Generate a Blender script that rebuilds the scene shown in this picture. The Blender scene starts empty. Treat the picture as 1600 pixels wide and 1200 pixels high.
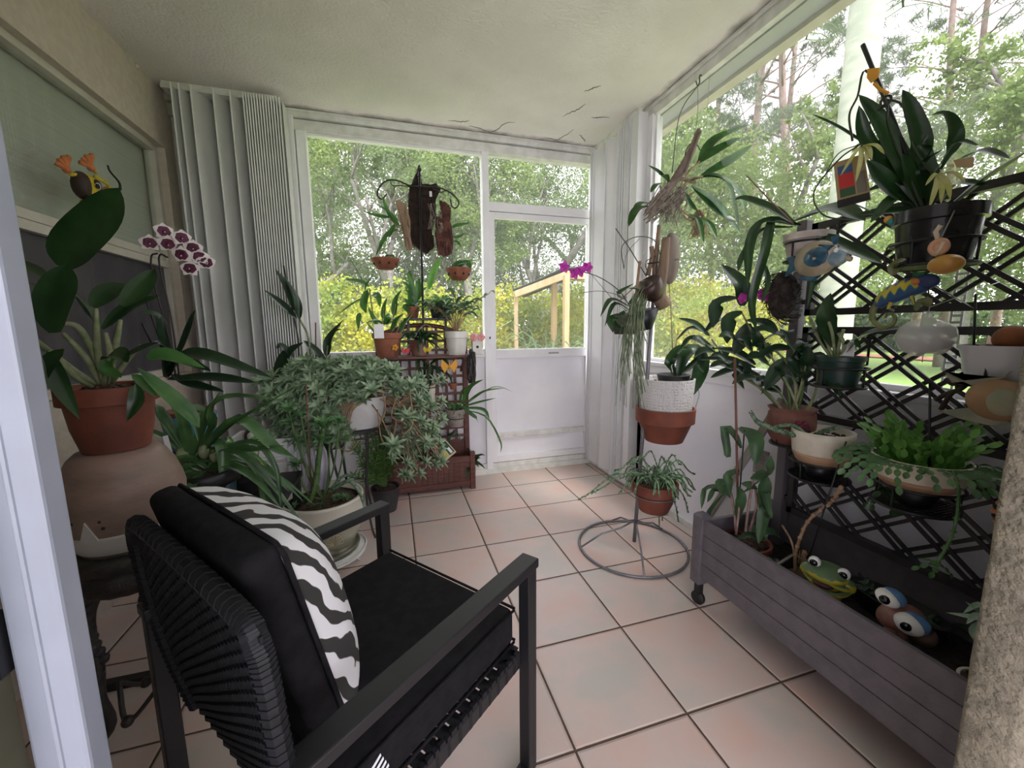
import bpy, math, random
import numpy as np
from mathutils import Vector, Matrix, noise
R = random.Random(7)
C = bpy.context.scene.collection
pi = math.pi
V = Vector
# ---------------------------------------------------------------- camera
FPX = 626.67
yaw, pit, rol = 0.28835, -0.14054, -0.008543
CAM = V((-1.109, -2.573, 1.10))
f_ = V((math.sin(yaw)*math.cos(pit), math.cos(yaw)*math.cos(pit), math.sin(pit)))
r0 = V((math.cos(yaw), -math.sin(yaw), 0)); u0 = r0.cross(f_)
r_ = math.cos(rol)*r0 + math.sin(rol)*u0
u_ = -math.sin(rol)*r0 + math.cos(rol)*u0
cam = bpy.data.cameras.new('camera'); co = bpy.data.objects.new('camera', cam); C.objects.link(co)
mw = Matrix.Identity(4)
for i in range(3):
    mw[i][0] = r_[i]; mw[i][1] = u_[i]; mw[i][2] = -f_[i]; mw[i][3] = CAM[i]
co.matrix_world = mw
cam.sensor_width = 36; cam.lens = FPX/1600*36; cam.clip_start = 0.02; cam.clip_end = 300
bpy.context.scene.camera = co

def at(px, py, x=None, y=None, z=None):
    """the point of the plane x=, y= or z= that a survey ray of the photograph meets"""
    d = (px-800)/FPX*r_ - (py-600)/FPX*u_ + f_
    if x is not None: t = (x-CAM.x)/d.x
    elif y is not None: t = (y-CAM.y)/d.y
    else: t = (z-CAM.z)/d.z
    return CAM + d*t
def pp(pts, x=None, y=None):
    n = len(pts)-1; out = []
    for i, q in enumerate(pts):
        t = i/n
        if x is not None: out.append(at(q[0], q[1], x=x[0]+(x[1]-x[0])*t))
        else: out.append(at(q[0], q[1], y=y[0]+(y[1]-y[0])*t))
    return out
def far(px, py, d):
    v = (px-800)/FPX*r_ - (py-600)/FPX*u_ + f_
    h = math.hypot(v.x, v.y)
    return CAM + v*(d/h)

# ---------------------------------------------------------------- materials
_m = {}
def mat(name, c1, c2=None, sc=8, rough=.6, metal=0, bump=0, bsc=60, spec=.5, trans=0, emit=0, alpha=1, stretch=None, coat=0, lo=.4, hi=.6):
    if name in _m: return _m[name]
    m = bpy.data.materials.new(name); m.use_nodes = True
    nt = m.node_tree; N = nt.nodes; L = nt.links
    b = N['Principled BSDF']; out = N['Material Output']
    b.inputs['Base Color'].default_value = (*c1, 1)
    b.inputs['Roughness'].default_value = rough; b.inputs['Metallic'].default_value = metal
    b.inputs['Specular IOR Level'].default_value = spec
    b.inputs['Coat Weight'].default_value = coat
    tc = N.new('ShaderNodeTexCoord'); src = tc.outputs['Object']
    if stretch:
        mp = N.new('ShaderNodeMapping'); mp.inputs['Scale'].default_value = stretch
        L.new(src, mp.inputs[0]); src = mp.outputs[0]
    if c2:
        nz = N.new('ShaderNodeTexNoise'); nz.inputs['Scale'].default_value = sc; nz.inputs['Detail'].default_value = 5
        L.new(src, nz.inputs['Vector'])
        cr = N.new('ShaderNodeValToRGB'); cr.color_ramp.elements[0].position = lo; cr.color_ramp.elements[1].position = hi
        cr.color_ramp.elements[0].color = (*c1, 1); cr.color_ramp.elements[1].color = (*c2, 1)
        L.new(nz.outputs['Fac'], cr.inputs[0]); L.new(cr.outputs[0], b.inputs['Base Color'])
        col = cr.outputs[0]
    else: col = None
    if bump:
        nb = N.new('ShaderNodeTexNoise'); nb.inputs['Scale'].default_value = bsc; nb.inputs['Detail'].default_value = 4
        L.new(src, nb.inputs['Vector'])
        bp = N.new('ShaderNodeBump'); bp.inputs['Strength'].default_value = bump; bp.inputs['Distance'].default_value = .01
        L.new(nb.outputs['Fac'], bp.inputs['Height']); L.new(bp.outputs[0], b.inputs['Normal'])
    if trans:
        t = N.new('ShaderNodeBsdfTranslucent'); t.inputs[0].default_value = (c1[0]*1.3, c1[1]*1.5, c1[2]*.8, 1)
        if col: L.new(col, t.inputs[0])
        mx = N.new('ShaderNodeMixShader'); mx.inputs[0].default_value = trans
        L.new(b.outputs[0], mx.inputs[1]); L.new(t.outputs[0], mx.inputs[2]); L.new(mx.outputs[0], out.inputs[0])
    if alpha < 1:
        t = N.new('ShaderNodeBsdfTransparent')
        mx = N.new('ShaderNodeMixShader'); mx.inputs[0].default_value = alpha
        L.new(t.outputs[0], mx.inputs[1]); L.new(b.outputs[0], mx.inputs[2]); L.new(mx.outputs[0], out.inputs[0])
    _m[name] = m
    return m
def nodes_of(m):
    return m.node_tree.nodes, m.node_tree.links

WHITE = mat('white_paint', (.84, .84, .86), (.79, .79, .81), 6, .35)
WHITE2 = mat('white_panel', (.84, .84, .88), (.79, .79, .84), 3, .5)
OFFW = mat('aged_white_metal', (.74, .74, .71), (.62, .62, .58), 14, .4)
WALLB = mat('beige_stucco', (.60, .53, .46), (.55, .48, .41), 30, .9, bump=.35, bsc=160)
STUC = mat('rough_stucco', (.29, .26, .195), (.20, .18, .135), 28, .95, bump=.9, bsc=90)
CEIL = mat('ceiling_texture', (.80, .76, .73), (.74, .70, .67), 3, .95, bump=.55, bsc=75)
BLK = mat('black_metal', (.008, .008, .010), None, rough=.45)
BLKIRON = mat('black_iron', (.014, .013, .013), (.03, .026, .022), 40, .5, bump=.3, bsc=200)
WICK = mat('black_wicker', (.009, .009, .011), (.014, .014, .018), 90, .6, spec=.3)
FAB = mat('black_fabric', (.007, .0065, .008), (.012, .011, .013), 40, .95, bump=.25, bsc=400, spec=.2)
TERRA = mat('terracotta', (.20, .055, .030), (.13, .036, .022), 9, .7, bump=.1)
TERRA2 = mat('pale_terracotta', (.32, .115, .065), (.22, .075, .045), 12, .8, bump=.1)
TERRAD = mat('old_terracotta', (.15, .05, .035), (.24, .13, .10), 9, .8, bump=.2)
SOIL = mat('bark_soil', (.035, .022, .014), (.10, .06, .035), 50, .95, bump=1, bsc=90)
CERW = mat('white_ceramic', (.70, .69, .64), (.62, .61, .56), 10, .35, coat=.3)
CREAM = mat('cream_ceramic', (.66, .62, .52), (.57, .53, .43), 20, .5)
CREAMB = mat('tan_clay', (.42, .26, .16), None, rough=.7)
GREYP = mat('grey_plastic', (.135, .12, .135), (.11, .10, .115), 25, .55, bump=.15, bsc=200)
DGREY = mat('dark_lattice_plastic', (.028, .025, .028), (.04, .037, .04), 20, .5)
BROWNW = mat('red_brown_wood', (.13, .040, .026), (.075, .022, .016), 12, .5, stretch=(1, 1, 8), bump=.1)
GRN_D = mat('dark_green_leaf', (.010, .036, .010), (.022, .065, .018), 14, .33, trans=.12)
GRN_DD = mat('blackish_green_leaf', (.010, .030, .014), (.018, .05, .02), 14, .35, trans=.1)
GRN_M = mat('mid_green_leaf', (.035, .12, .025), (.07, .19, .04), 14, .4, trans=.25)
GRN_B = mat('bright_green_leaf', (.10, .27, .05), (.17, .38, .08), 12, .4, trans=.35)
GRN_G = mat('grey_green_leaf', (.13, .22, .12), (.33, .43, .28), 25, .55, trans=.15)
GRN_S = mat('silvery_leaf', (.22, .33, .24), (.32, .44, .33), 25, .55, trans=.15)
CANE = mat('pale_cane', (.13, .18, .07), (.26, .28, .16), 30, .6)
CANEB = mat('brown_cane', (.22, .13, .075), (.33, .22, .13), 30, .7)
STEMG = mat('green_stem', (.06, .12, .035), (.10, .17, .05), 20, .5)
BAM = mat('red_bamboo_stake', (.16, .06, .045), None, rough=.5)
ROOT = mat('grey_roots', (.16, .13, .10), (.30, .27, .23), 40, .9)
BARK = mat('dark_cork_bark', (.014, .008, .006), (.035, .018, .013), 30, .95, bump=1, bsc=60)
PLANK = mat('light_driftwood', (.33, .23, .16), (.22, .15, .10), 18, .9, stretch=(1, 1, .2), bump=.4)
GREYMET = mat('grey_painted_metal', (.20, .20, .215), (.15, .15, .16), 20, .4, metal=.4)
WIRE = mat('steel_wire', (.30, .31, .32), None, rough=.35, metal=.8)
SCREEN = mat('insect_screen', (.50, .53, .52), None, rough=.9, alpha=.16)
SCREENR = mat('hazy_insect_screen', (.62, .66, .65), None, rough=.9, alpha=.20)

# ---------------------------------------------------------------- mesh helper
def cr_spline(P, n):
    P = [V(p) for p in P]
    if len(P) == 2: return [P[0].lerp(P[1], i/n) for i in range(n+1)]
    Q = [P[0]*2-P[1]] + P + [P[-1]*2-P[-2]]
    out = []; segs = len(P)-1
    for i in range(n+1):
        t = i/n*segs; k = min(int(t), segs-1); t -= k
        a, b, c, d = Q[k], Q[k+1], Q[k+2], Q[k+3]
        out.append(.5*((2*b) + (c-a)*t + (2*a-5*b+4*c-d)*t*t + (3*b-a-3*c+d)*t**3))
    return out
def wpos(o):
    p = V((0, 0, 0))
    while o is not None:
        p += o.location; o = o.parent
    return p
class M:
    def __init__(s): s.v = []; s.f = []
    def add(s, vs, fs):
        k = len(s.v); s.v += [tuple(v) for v in vs]; s.f += [tuple(i+k for i in f) for f in fs]; return s
    def box(s, lo, hi, fn=None):
        x0, y0, z0 = lo; x1, y1, z1 = hi
        vs = [(x0,y0,z0),(x1,y0,z0),(x1,y1,z0),(x0,y1,z0),(x0,y0,z1),(x1,y0,z1),(x1,y1,z1),(x0,y1,z1)]
        if fn: vs = [fn(*v) for v in vs]
        return s.add(vs, [(0,3,2,1),(4,5,6,7),(0,1,5,4),(1,2,6,5),(2,3,7,6),(3,0,4,7)])
    def bar(s, a, b, w, h=None, up=(0, 0, 1)):
        a, b = V(a), V(b); h = h or w; t = (b-a).normalized(); up = V(up)
        if abs(t.dot(up)) > .98: up = V((0, 1, 0))
        sd = t.cross(up).normalized(); u = sd.cross(t)
        vs = []
        for p in (a, b):
            for i, j in ((-1,-1),(1,-1),(1,1),(-1,1)): vs.append(p + sd*w/2*i + u*h/2*j)
        return s.add(vs, [(0,3,2,1),(4,5,6,7),(0,1,5,4),(1,2,6,5),(2,3,7,6),(3,0,4,7)])
    def tube(s, pts, r, n=6, seg=None, closed=False):
        P = cr_spline(pts, seg) if seg else [V(p) for p in pts]
        k = len(P); vs = []; last = None
        for i, p in enumerate(P):
            if closed: t = P[(i+1) % k]-P[i-1]
            else: t = P[min(i+1, k-1)]-P[max(i-1, 0)]
            t = t.normalized() if t.length > 1e-9 else V((0, 0, 1))
            if last is None:
                a = V((0, 0, 1)) if abs(t.z) < .9 else V((1, 0, 0))
                last = t.cross(a).normalized()
            sd = (last - t*last.dot(t)).normalized(); last = sd; u = t.cross(sd)
            rr = r(i/max(1, k-1)) if callable(r) else r
            for j in range(n):
                a = 2*pi*j/n; vs.append(p + (sd*math.cos(a)+u*math.sin(a))*rr)
        fs = []
        for i in range(k if closed else k-1):
            for j in range(n):
                a = i*n+j; b = i*n+(j+1) % n; c = ((i+1) % k)*n
                fs.append((a, b, c+(j+1) % n, c+j))
        if not closed: fs += [tuple(range(n-1, -1, -1)), tuple((k-1)*n+j for j in range(n))]
        return s.add(vs, fs)
    def ring(s, c, rad, r, n=28, axis='z', m=6, ry=None):
        c = V(c); P = []
        for i in range(n):
            a = 2*pi*i/n; q = (math.cos(a)*rad, math.sin(a)*(ry or rad))
            P.append(c + (V((q[0], q[1], 0)) if axis == 'z' else V((q[0], 0, q[1])) if axis == 'y' else V((0, q[0], q[1]))))
        return s.tube(P, r, m, closed=True)
    def lathe(s, prof, c=(0, 0, 0), n=32, sx=1, sy=1, axis=None, flute=0, nf=0):
        c = V(c); vs = []; k = len(prof)
        for r, z in prof:
            for j in range(n):
                a = 2*pi*j/n; rr = r*(1+flute*math.cos(nf*a))
                vs.append(V((math.cos(a)*rr*sx, math.sin(a)*rr*sy, z)))
        fs = [(i*n+j, i*n+(j+1) % n, (i+1)*n+(j+1) % n, (i+1)*n+j) for i in range(k-1) for j in range(n)]
        if prof[0][0] > 1e-6: fs.append(tuple(range(n-1, -1, -1)))
        if axis is not None:
            q = V((0, 0, 1)).rotation_difference(V(axis)); vs = [q @ v for v in vs]
        return s.add([v+c for v in vs], fs)
    def ball(s, c, r, n=14, m=9, rot=None):
        if not hasattr(r, '__len__'): r = (r, r, r)
        c = V(c); vs = []
        for i in range(m+1):
            b = pi*i/m - pi/2
            for j in range(n):
                a = 2*pi*j/n
                v = V((math.cos(b)*math.cos(a)*r[0], math.cos(b)*math.sin(a)*r[1], math.sin(b)*r[2]))
                if rot: v = rot @ v
                vs.append(v+c)
        fs = [(i*n+j, i*n+(j+1) % n, (i+1)*n+(j+1) % n, (i+1)*n+j) for i in range(m) for j in range(n)]
        return s.add(vs, fs)
    def prism(s, poly, nrm, th):
        poly = [V(p) for p in poly]; nrm = V(nrm).normalized()*th/2; k = len(poly)
        vs = [p-nrm for p in poly]+[p+nrm for p in poly]
        fs = [tuple(range(k-1, -1, -1)), tuple(range(k, 2*k))]+[(i, (i+1) % k, k+(i+1) % k, k+i) for i in range(k)]
        return s.add(vs, fs)
    def leaf(s, pts, w, prof='oval', face=None, fold=.18, n=9, roll=0):
        P = cr_spline(pts, n); k = len(P)
        mid = P[k//2]
        F = V(face) if face is not None else ((CAM-mid).normalized()*.6+V((0, 0, .8)))
        vs = []
        for i, p in enumerate(P):
            t = i/(k-1); tg = (P[min(i+1, k-1)]-P[max(i-1, 0)])
            tg = tg.normalized() if tg.length > 1e-9 else V((0, 0, 1))
            sd = tg.cross(F)
            sd = sd.normalized() if sd.length > 1e-4 else V((1, 0, 0))
            if roll: sd = Matrix.Rotation(roll, 3, tg) @ sd
            nn = sd.cross(tg)
            if prof == 'oval': q = max(0, math.sin(pi*min(1, .04+t*.96)))**.62
            elif prof == 'strap': q = min(1, .35+t*3)*(1-t**5)**.8
            elif prof == 'lance': q = max(0, math.sin(pi*(t**.75)))**.8
            elif prof == 'ovate': q = max(0, math.sin(pi*t**.65))**.7
            elif prof == 'grass': q = (1-t)**.6
            ww = w*max(q, .03)/2
            vs += [p-sd*ww+nn*fold*ww*2*.5, p-sd*ww*.5-nn*fold*ww*.1, p-nn*fold*ww, p+sd*ww*.5-nn*fold*ww*.1, p+sd*ww+nn*fold*ww]
        fs = [(i*5+j, i*5+j+1, i*5+j+6, i*5+j+5) for i in range(k-1) for j in range(4)]
        return s.add(vs, fs)
    def build(s, name, m, parent=None, smooth=True, bevel=0, seg=2, solid=0, auto=None):
        off = wpos(parent) if parent else V((0, 0, 0))
        me = bpy.data.meshes.new(name)
        me.from_pydata([(x-off.x, y-off.y, z-off.z) for x, y, z in s.v], [], s.f)
        me.materials.append(m)
        o = bpy.data.objects.new(name, me); C.objects.link(o)
        if parent: o.parent = parent
        if smooth: me.polygons.foreach_set('use_smooth', [True]*len(me.polygons))
        if auto: me.set_sharp_from_angle(angle=math.radians(auto))
        if bevel:
            b = o.modifiers.new('bevel', 'BEVEL'); b.width = bevel; b.segments = seg; b.limit_method = 'ANGLE'
        if solid:
            b = o.modifiers.new('solid', 'SOLIDIFY'); b.thickness = solid
        return o
def tag(o, label=None, cat=None, group=None, kind=None):
    if label: o['label'] = label
    if cat: o['category'] = cat
    if group: o['group'] = group
    if kind: o['kind'] = kind
    return o
def thing(name, label, cat, loc, group=None):
    o = bpy.data.objects.new(name, None); C.objects.link(o); o.location = V(loc); o.empty_display_size = .05
    return tag(o, label, cat, group)
def struct(name, mesh, m, **k):
    o = mesh.build(name, m, smooth=k.pop('smooth', False), **k); o['kind'] = 'structure'; return o
def sroot(name, loc):
    o = bpy.data.objects.new(name, None); C.objects.link(o); o.location = V(loc); o['kind'] = 'structure'; return o

# ================================================================ SETTING
XL, XR, YB, ZC = -2.24, .42, .31, 2.39
# floor tiles
fm = bpy.data.materials.new('clay_tiles'); fm.use_nodes = True
N, L = nodes_of(fm); b = N['Principled BSDF']
tc = N.new('ShaderNodeTexCoord'); sep = N.new('ShaderNodeSeparateXYZ'); L.new(tc.outputs['Object'], sep.inputs[0])
def mth(op, a, bb=None, c=None):
    n = N.new('ShaderNodeMath'); n.operation = op
    for i, q in enumerate((a, bb, c)):
        if q is None: continue
        if isinstance(q, (int, float)): n.inputs[i].default_value = q
        else: L.new(q, n.inputs[i])
    return n.outputs[0]
gs = []; ids = []
for ax in (0, 1):
    q = mth('DIVIDE', sep.outputs[ax], .35)
    ids.append(mth('FLOOR', q))
    fr = mth('FRACT', q); d = mth('MINIMUM', fr, mth('SUBTRACT', 1, fr)); gs.append(d)
edge = mth('MINIMUM', gs[0], gs[1])
nzw = N.new('ShaderNodeTexNoise'); nzw.inputs['Scale'].default_value = 40; L.new(tc.outputs['Object'], nzw.inputs['Vector'])
edge = mth('ADD', edge, mth('MULTIPLY', mth('SUBTRACT', nzw.outputs['Fac'], .5), .004))
grout = mth('GREATER_THAN', edge, .0095)
wn = N.new('ShaderNodeTexWhiteNoise'); wn.noise_dimensions = '2D'; cb = N.new('ShaderNodeCombineXYZ')
L.new(ids[0], cb.inputs[0]); L.new(ids[1], cb.inputs[1]); L.new(cb.outputs[0], wn.inputs['Vector'])
va = N.new('ShaderNodeVectorMath'); va.operation = 'MULTIPLY_ADD'; L.new(wn.outputs['Color'], va.inputs[0]); va.inputs[1].default_value = (9, 9, 9); L.new(tc.outputs['Object'], va.inputs[2])
n1 = N.new('ShaderNodeTexNoise'); n1.inputs['Scale'].default_value = 5; n1.inputs['Detail'].default_value = 6; L.new(va.outputs[0], n1.inputs['Vector'])
cr = N.new('ShaderNodeValToRGB'); L.new(n1.outputs['Fac'], cr.inputs[0])
e = cr.color_ramp.elements; e[0].position = .32; e[0].color = (.54, .50, .45, 1); e[1].position = .70; e[1].color = (.66, .47, .40, 1)
e2 = cr.color_ramp.elements.new(.50); e2.color = (.63, .51, .46, 1)
hs = N.new('ShaderNodeHueSaturation'); L.new(cr.outputs[0], hs.inputs['Color']); L.new(mth('ADD', mth('MULTIPLY', wn.outputs['Value'], .18), .92), hs.inputs['Value'])
mx = N.new('ShaderNodeMix'); mx.data_type = 'RGBA'; L.new(grout, mx.inputs[0]); mx.inputs[6].default_value = (.10, .065, .05, 1); L.new(hs.outputs[0], mx.inputs[7])
L.new(mx.outputs[2], b.inputs['Base Color']); b.inputs['Roughness'].default_value = .38
rr = mth('SUBTRACT', .85, mth('MULTIPLY', grout, .45)); L.new(rr, b.inputs['Roughness'])
bp = N.new('ShaderNodeBump'); bp.inputs['Distance'].default_value = .004; bp.inputs['Strength'].default_value = .8
L.new(mth('ADD', mth('MINIMUM', mth('MULTIPLY', edge, 40), 1), mth('MULTIPLY', n1.outputs['Fac'], .15)), bp.inputs['Height']); L.new(bp.outputs[0], b.inputs['Normal'])
struct('floor', M().box((XL-.3, -3.6, -.12), (.62, YB+.1, 0)), fm)
# ceiling with cracks
cl = M().box((XL-.25, -2.55, ZC), (.68, YB+.12, ZC+.14))
struct('ceiling', cl, CEIL)
N, L = nodes_of(CEIL); b = N['Principled BSDF']; lk_ = b.inputs['Base Color'].links[0].from_socket
tcc = N.new('ShaderNodeTexCoord'); sx_ = N.new('ShaderNodeSeparateXYZ'); L.new(tcc.outputs['Object'], sx_.inputs[0])
dd_ = []
for ax, edge_, sg in ((0, XR+.02, -1), (1, YB-.05, -1)):
    a_ = N.new('ShaderNodeMath'); a_.operation = 'SUBTRACT'; a_.inputs[0].default_value = edge_; L.new(sx_.outputs[ax], a_.inputs[1]); dd_.append(a_.outputs[0])
mn = N.new('ShaderNodeMath'); mn.operation = 'MINIMUM'; L.new(dd_[0], mn.inputs[0]); L.new(dd_[1], mn.inputs[1])
nz_ = N.new('ShaderNodeTexNoise'); nz_.inputs['Scale'].default_value = 9; nz_.inputs['Detail'].default_value = 8; L.new(tcc.outputs['Object'], nz_.inputs[0])
mu_ = N.new('ShaderNodeMath'); mu_.operation = 'MULTIPLY_ADD'; L.new(nz_.outputs['Fac'], mu_.inputs[0]); mu_.inputs[1].default_value = -.10; L.new(mn.outputs[0], mu_.inputs[2])
rm_ = N.new('ShaderNodeMapRange'); L.new(mu_.outputs[0], rm_.inputs[0]); rm_.inputs[1].default_value = -.045; rm_.inputs[2].default_value = .015
mm_ = N.new('ShaderNodeMix'); mm_.data_type = 'RGBA'; L.new(rm_.outputs[0], mm_.inputs[0]); mm_.inputs[6].default_value = (.20, .19, .15, 1); L.new(lk_, mm_.inputs[7]); L.new(mm_.outputs[2], b.inputs['Base Color'])
CRK = mat('crack_dark', (.20, .18, .15), None, rough=.9)
cracks = [[(805,192),(790,193),(768,206),(745,199),(732,197)], [(938,134),(926,138),(913,143)], [(915,163),(900,172),(880,182)], [(952,183),(935,184),(925,184)], [(895,203),(880,214),(868,218),(848,214)], [(733,188),(722,190),(700,188)], [(905,210),(912,216),(916,222)]]
for k, q in enumerate(cracks):
    P = [at(a+R.uniform(-1, 1), b_, z=ZC-.001) for a, b_ in q]
    P = [p_+V((R.uniform(-.006, .006), R.uniform(-.006, .006), 0)) for p_ in cr_spline(P, 16)]; m_ = M().tube(P, lambda t: .0022*math.sin(pi*min(1, max(.05, t)))+.0006, 5)
    tag(m_.build('plaster_crack', CRK), 'dark crack in the peeling ceiling plaster, ' + ['above the left of the screen door', 'farthest from the door and darkest', 'long slanting one in the middle of the group', 'faint short one nearest the right windows', 'bent one close above the door', 'short one above the left window', 'tiny one near the back corner'][k], 'crack')
# left wall with window recess
def wall_with_hole(x0, x1, y0, y1, z0, z1, hy0, hy1, hz0, hz1):
    m = M()
    m.box((x0, y0, z0), (x1, y1, hz0)); m.box((x0, y0, hz1), (x1, y1, z1))
    m.box((x0, y0, hz0), (x1, hy0, hz1)); m.box((x0, hy1, hz0), (x1, y1, hz1)); m.box((x0, hy0, hz0), (x0+.03, hy1, hz1))  # last box: added backing that blocks the sky behind the shade
    return m
struct('wall_left', wall_with_hole(XL-.2, XL, -2.3, YB+.1, 0, ZC, -1.75, .20, .86, 2.08), WALLB)
# the left window, its frame, blind and lower pane
wr = sroot('window_1', (XL-.06, -.7, .86))
xw = XL-.055
fr = M(); y0, y1, z0, z1 = -1.75, .20, .86, 2.08
for lo, hi in (((xw-.03, y0, z0), (xw+.02, y1, z0+.035)), ((xw-.03, y0, z1-.03), (xw+.02, y1, z1)), ((xw-.03, y1-.032, z0+.035), (xw+.02, y1, z1-.03)), ((xw-.03, y0, z0+.035), (xw+.02, y0+.032, z1-.03)), ((xw-.03, y0+.032, 1.44), (xw+.022, y1-.032, 1.475)), ((xw-.03, y0+.032, 1.480), (xw+.012, y1-.032, 1.515))):
    fr.box(lo, hi)
fr.build('window_frame', mat('window_frame_beige', (.62, .59, .52), (.55, .52, .45), 9, .4), wr, smooth=False, bevel=.002)
gl = M().box((xw-.012, y0+.03, 1.51), (xw-.006, y1-.03, z1-.03))
gm = bpy.data.materials.new('window_glass'); gm.use_nodes = True
N_, L_ = nodes_of(gm); gb = N_['Principled BSDF']; gb.inputs['Roughness'].default_value = .02
gg = N_.new('ShaderNodeBsdfGlossy'); gg.inputs['Roughness'].default_value = .02; tt = N_.new('ShaderNodeBsdfTransparent'); tt.inputs[0].default_value = (.9, .93, .92, 1)
ms = N_.new('ShaderNodeMixShader'); fz = N_.new('ShaderNodeFresnel'); fz.inputs[0].default_value = 1.45
ms.inputs[0].default_value = .07; L_.new(tt.outputs[0], ms.inputs[1]); L_.new(gg.outputs[0], ms.inputs[2]); L_.new(ms.outputs[0], N_['Material Output'].inputs[0])
gl.build('upper_pane', gm, wr, smooth=False)
M().box((xw-.016, y0+.03, .895), (xw-.006, y1-.03, 1.44)).build('lower_pane', mat('dark_grey_pane', (.055, .052, .062), (.085, .08, .09), 5, .45, stretch=(1, 3, .6)), wr, smooth=False)
bl = M()
for k in range(11):
    z = 1.52+k*.052
    bl.box((xw-.05-.012*(k % 2), y0+.01, z), (xw-.045, y1-.01, z+.0518))
bl.build('pleated_shade', mat('shade_fabric', (.74, .72, .64), (.68, .66, .58), 3, .9, stretch=(1, .3, 60), bump=.2, bsc=60), wr, smooth=False)
# wall plate near ceiling
sp = at(212, 103, x=XL)
tag(M().lathe([(.010, 0), (.012, .004), (.006, .012), (0, .014)], sp, 14, axis=(1, 0, 0)).build('wall_hook', mat('clear_hook', (.62, .58, .52), None, rough=.2)), 'small clear adhesive hook high on the beige wall above the window', 'hook')
# back wall: bottom track, header, kick panel, posts
tr = M().box((XL, YB-.045, 0), (XR, YB+.03, .038)).box((XL, YB-.02, .038), (XR, YB+.03, .075))
for k in range(14): tr.ball((XL+.15+k*.19, YB-.047, .02), .005, 6, 4)
struct('trim_1', tr, OFFW, bevel=.002)
hd = M().box((XL, YB-.03, 2.285), (XR+.05, YB+.06, 2.345)).box((XL, YB-.055, 2.350), (XR+.05, YB+.02, ZC)).box((XL, YB-.06, 2.375), (XR, YB-.045, ZC))
struct('trim_2', hd, OFFW, bevel=.002)
struct('wall_back', M().box((XL-.05, YB+.0, .075), (-.464, YB+.03, .885)).box((XL-.05, YB, .885), (-1.60, YB+.03, 2.3)).box((XR-.02, YB, 0), (XR+.08, YB+.06, ZC)), WHITE2)
w2 = sroot('window_2', (-1.0, YB, .89))
f2 = M().box((-1.605, YB-.03, .075), (-1.55, YB+.035, 2.285)).box((-1.55, YB-.025, .885), (-.464, YB+.035, .945)).box((-1.66, YB-.06, .075), (-1.61, YB, 2.35)).box((-1.55, YB-.01, 2.27), (-.464, YB+.03, 2.285))
f2.build('window_frame', WHITE, w2, smooth=False, bevel=.002)
M().box((-1.55, YB+.008, .945), (-.464, YB+.010, 2.27)).build('insect_screen', SCREEN, w2, smooth=False)
struct('trim_3', M().box((-.464, YB-.035, .0), (-.418, YB+.04, 2.285)), WHITE, bevel=.002)
w3 = sroot('window_3', (0, YB, 1.91))
M().box((-.418, YB-.03, 1.905), (.40, YB+.035, 1.965)).box((.375, YB-.03, .08), (.40, YB+.035, 2.285)).build('window_frame', WHITE, w3, smooth=False, bevel=.002)
M().box((-.418, YB+.008, 1.965), (.375, YB+.010, 2.285)).build('insect_screen', SCREEN, w3, smooth=False)
d1 = sroot('door_1', (0, YB, .08))
dm = M()
dm.box((-.416, YB-.022, .08), (-.378, YB+.02, 1.902)).box((.347, YB-.022, .08), (.373, YB+.02, 1.902)).box((-.378, YB-.022, 1.862), (.347, YB+.02, 1.902)).box((-.378, YB-.022, .872), (.347, YB+.02, .938)).box((-.378, YB-.022, .08), (.347, YB+.02, .125))
dm.build('door_frame', WHITE, d1, smooth=False, bevel=.003)
M().box((-.378, YB+.003, .125), (.347, YB+.012, .872)).build('kick_panel', WHITE2, d1, smooth=False)
M().box((-.376, YB-.030, .268), (.345, YB+.003, .305)).build('push_bar', OFFW, d1, smooth=False, bevel=.004)
M().box((-.378, YB+.005, .938), (.347, YB+.007, 1.862)).build('insect_screen', SCREEN, d1, smooth=False)
lk = at(765, 527, y=YB-.03)
M().box((lk.x-.008, YB-.034, lk.z-.025), (lk.x+.008, YB-.022, lk.z+.025)).box((lk.x-.004, YB-.05, lk.z-.012), (lk.x+.004, YB-.034, lk.z+.004)).build('door_latch', mat('dull_latch', (.08, .08, .08), None, rough=.4, metal=.5), d1, smooth=False)
st = M()
for k in range(7): st.box((.035+k*.012, YB-.0235, .897), (.043+k*.012, YB-.022, .909))
st.build('maker_plate', mat('grey_print', (.22, .22, .22), None, rough=.5), d1, smooth=False)
# right wall
struct('wall_right', M().box((XR, -3.2, 0), (XR+.12, YB, .815)), mat('white_knee_wall', (.85, .85, .91), (.80, .80, .87), 2, .7, bump=.1, bsc=90))
struct('trim_4', M().box((XR-.012, -3.2, .815), (XR+.14, -.37, .875)).box((XR-.022, -3.2, .862), (XR+.14, -.37, .885)), WHITE, bevel=.003)
struct('baseboard_right', M().box((XR-.022, -3.2, 0), (XR, YB-.05, .035)), OFFW, bevel=.003)
w4 = sroot('window_4', (XR+.03, -1.2, .885))
hx = XR+.02
f4 = M().box((hx-.02, -.37, .0), (hx+.04, -.325, 2.335)).box((hx+.0, -.385, .885), (hx+.04, -.37, 2.335))
f4.box((hx+.0, -3.2, .885), (hx+.035, -.385, .905))
f4.build('window_frame', WHITE, w4, smooth=False, bevel=.002)
my = at(1508, 450, x=hx+.03).y
mu = M().box((hx+.010, my-.014, .885), (hx+.014, my-.009, 1.40)).box((hx+.010, my+.009, .885), (hx+.014, my+.014, 1.40))
for k in range(27): mu.box((hx+.010, my-.009, .885+k*.0195), (hx+.014, my+.009, .892+k*.0195))
mu.build('slotted_strip', WHITE, w4, smooth=False)
M().box((hx+.02, -3.2, .905), (hx+.022, -.385, 2.335)).build('insect_screen', SCREENR, w4, smooth=False)
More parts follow.
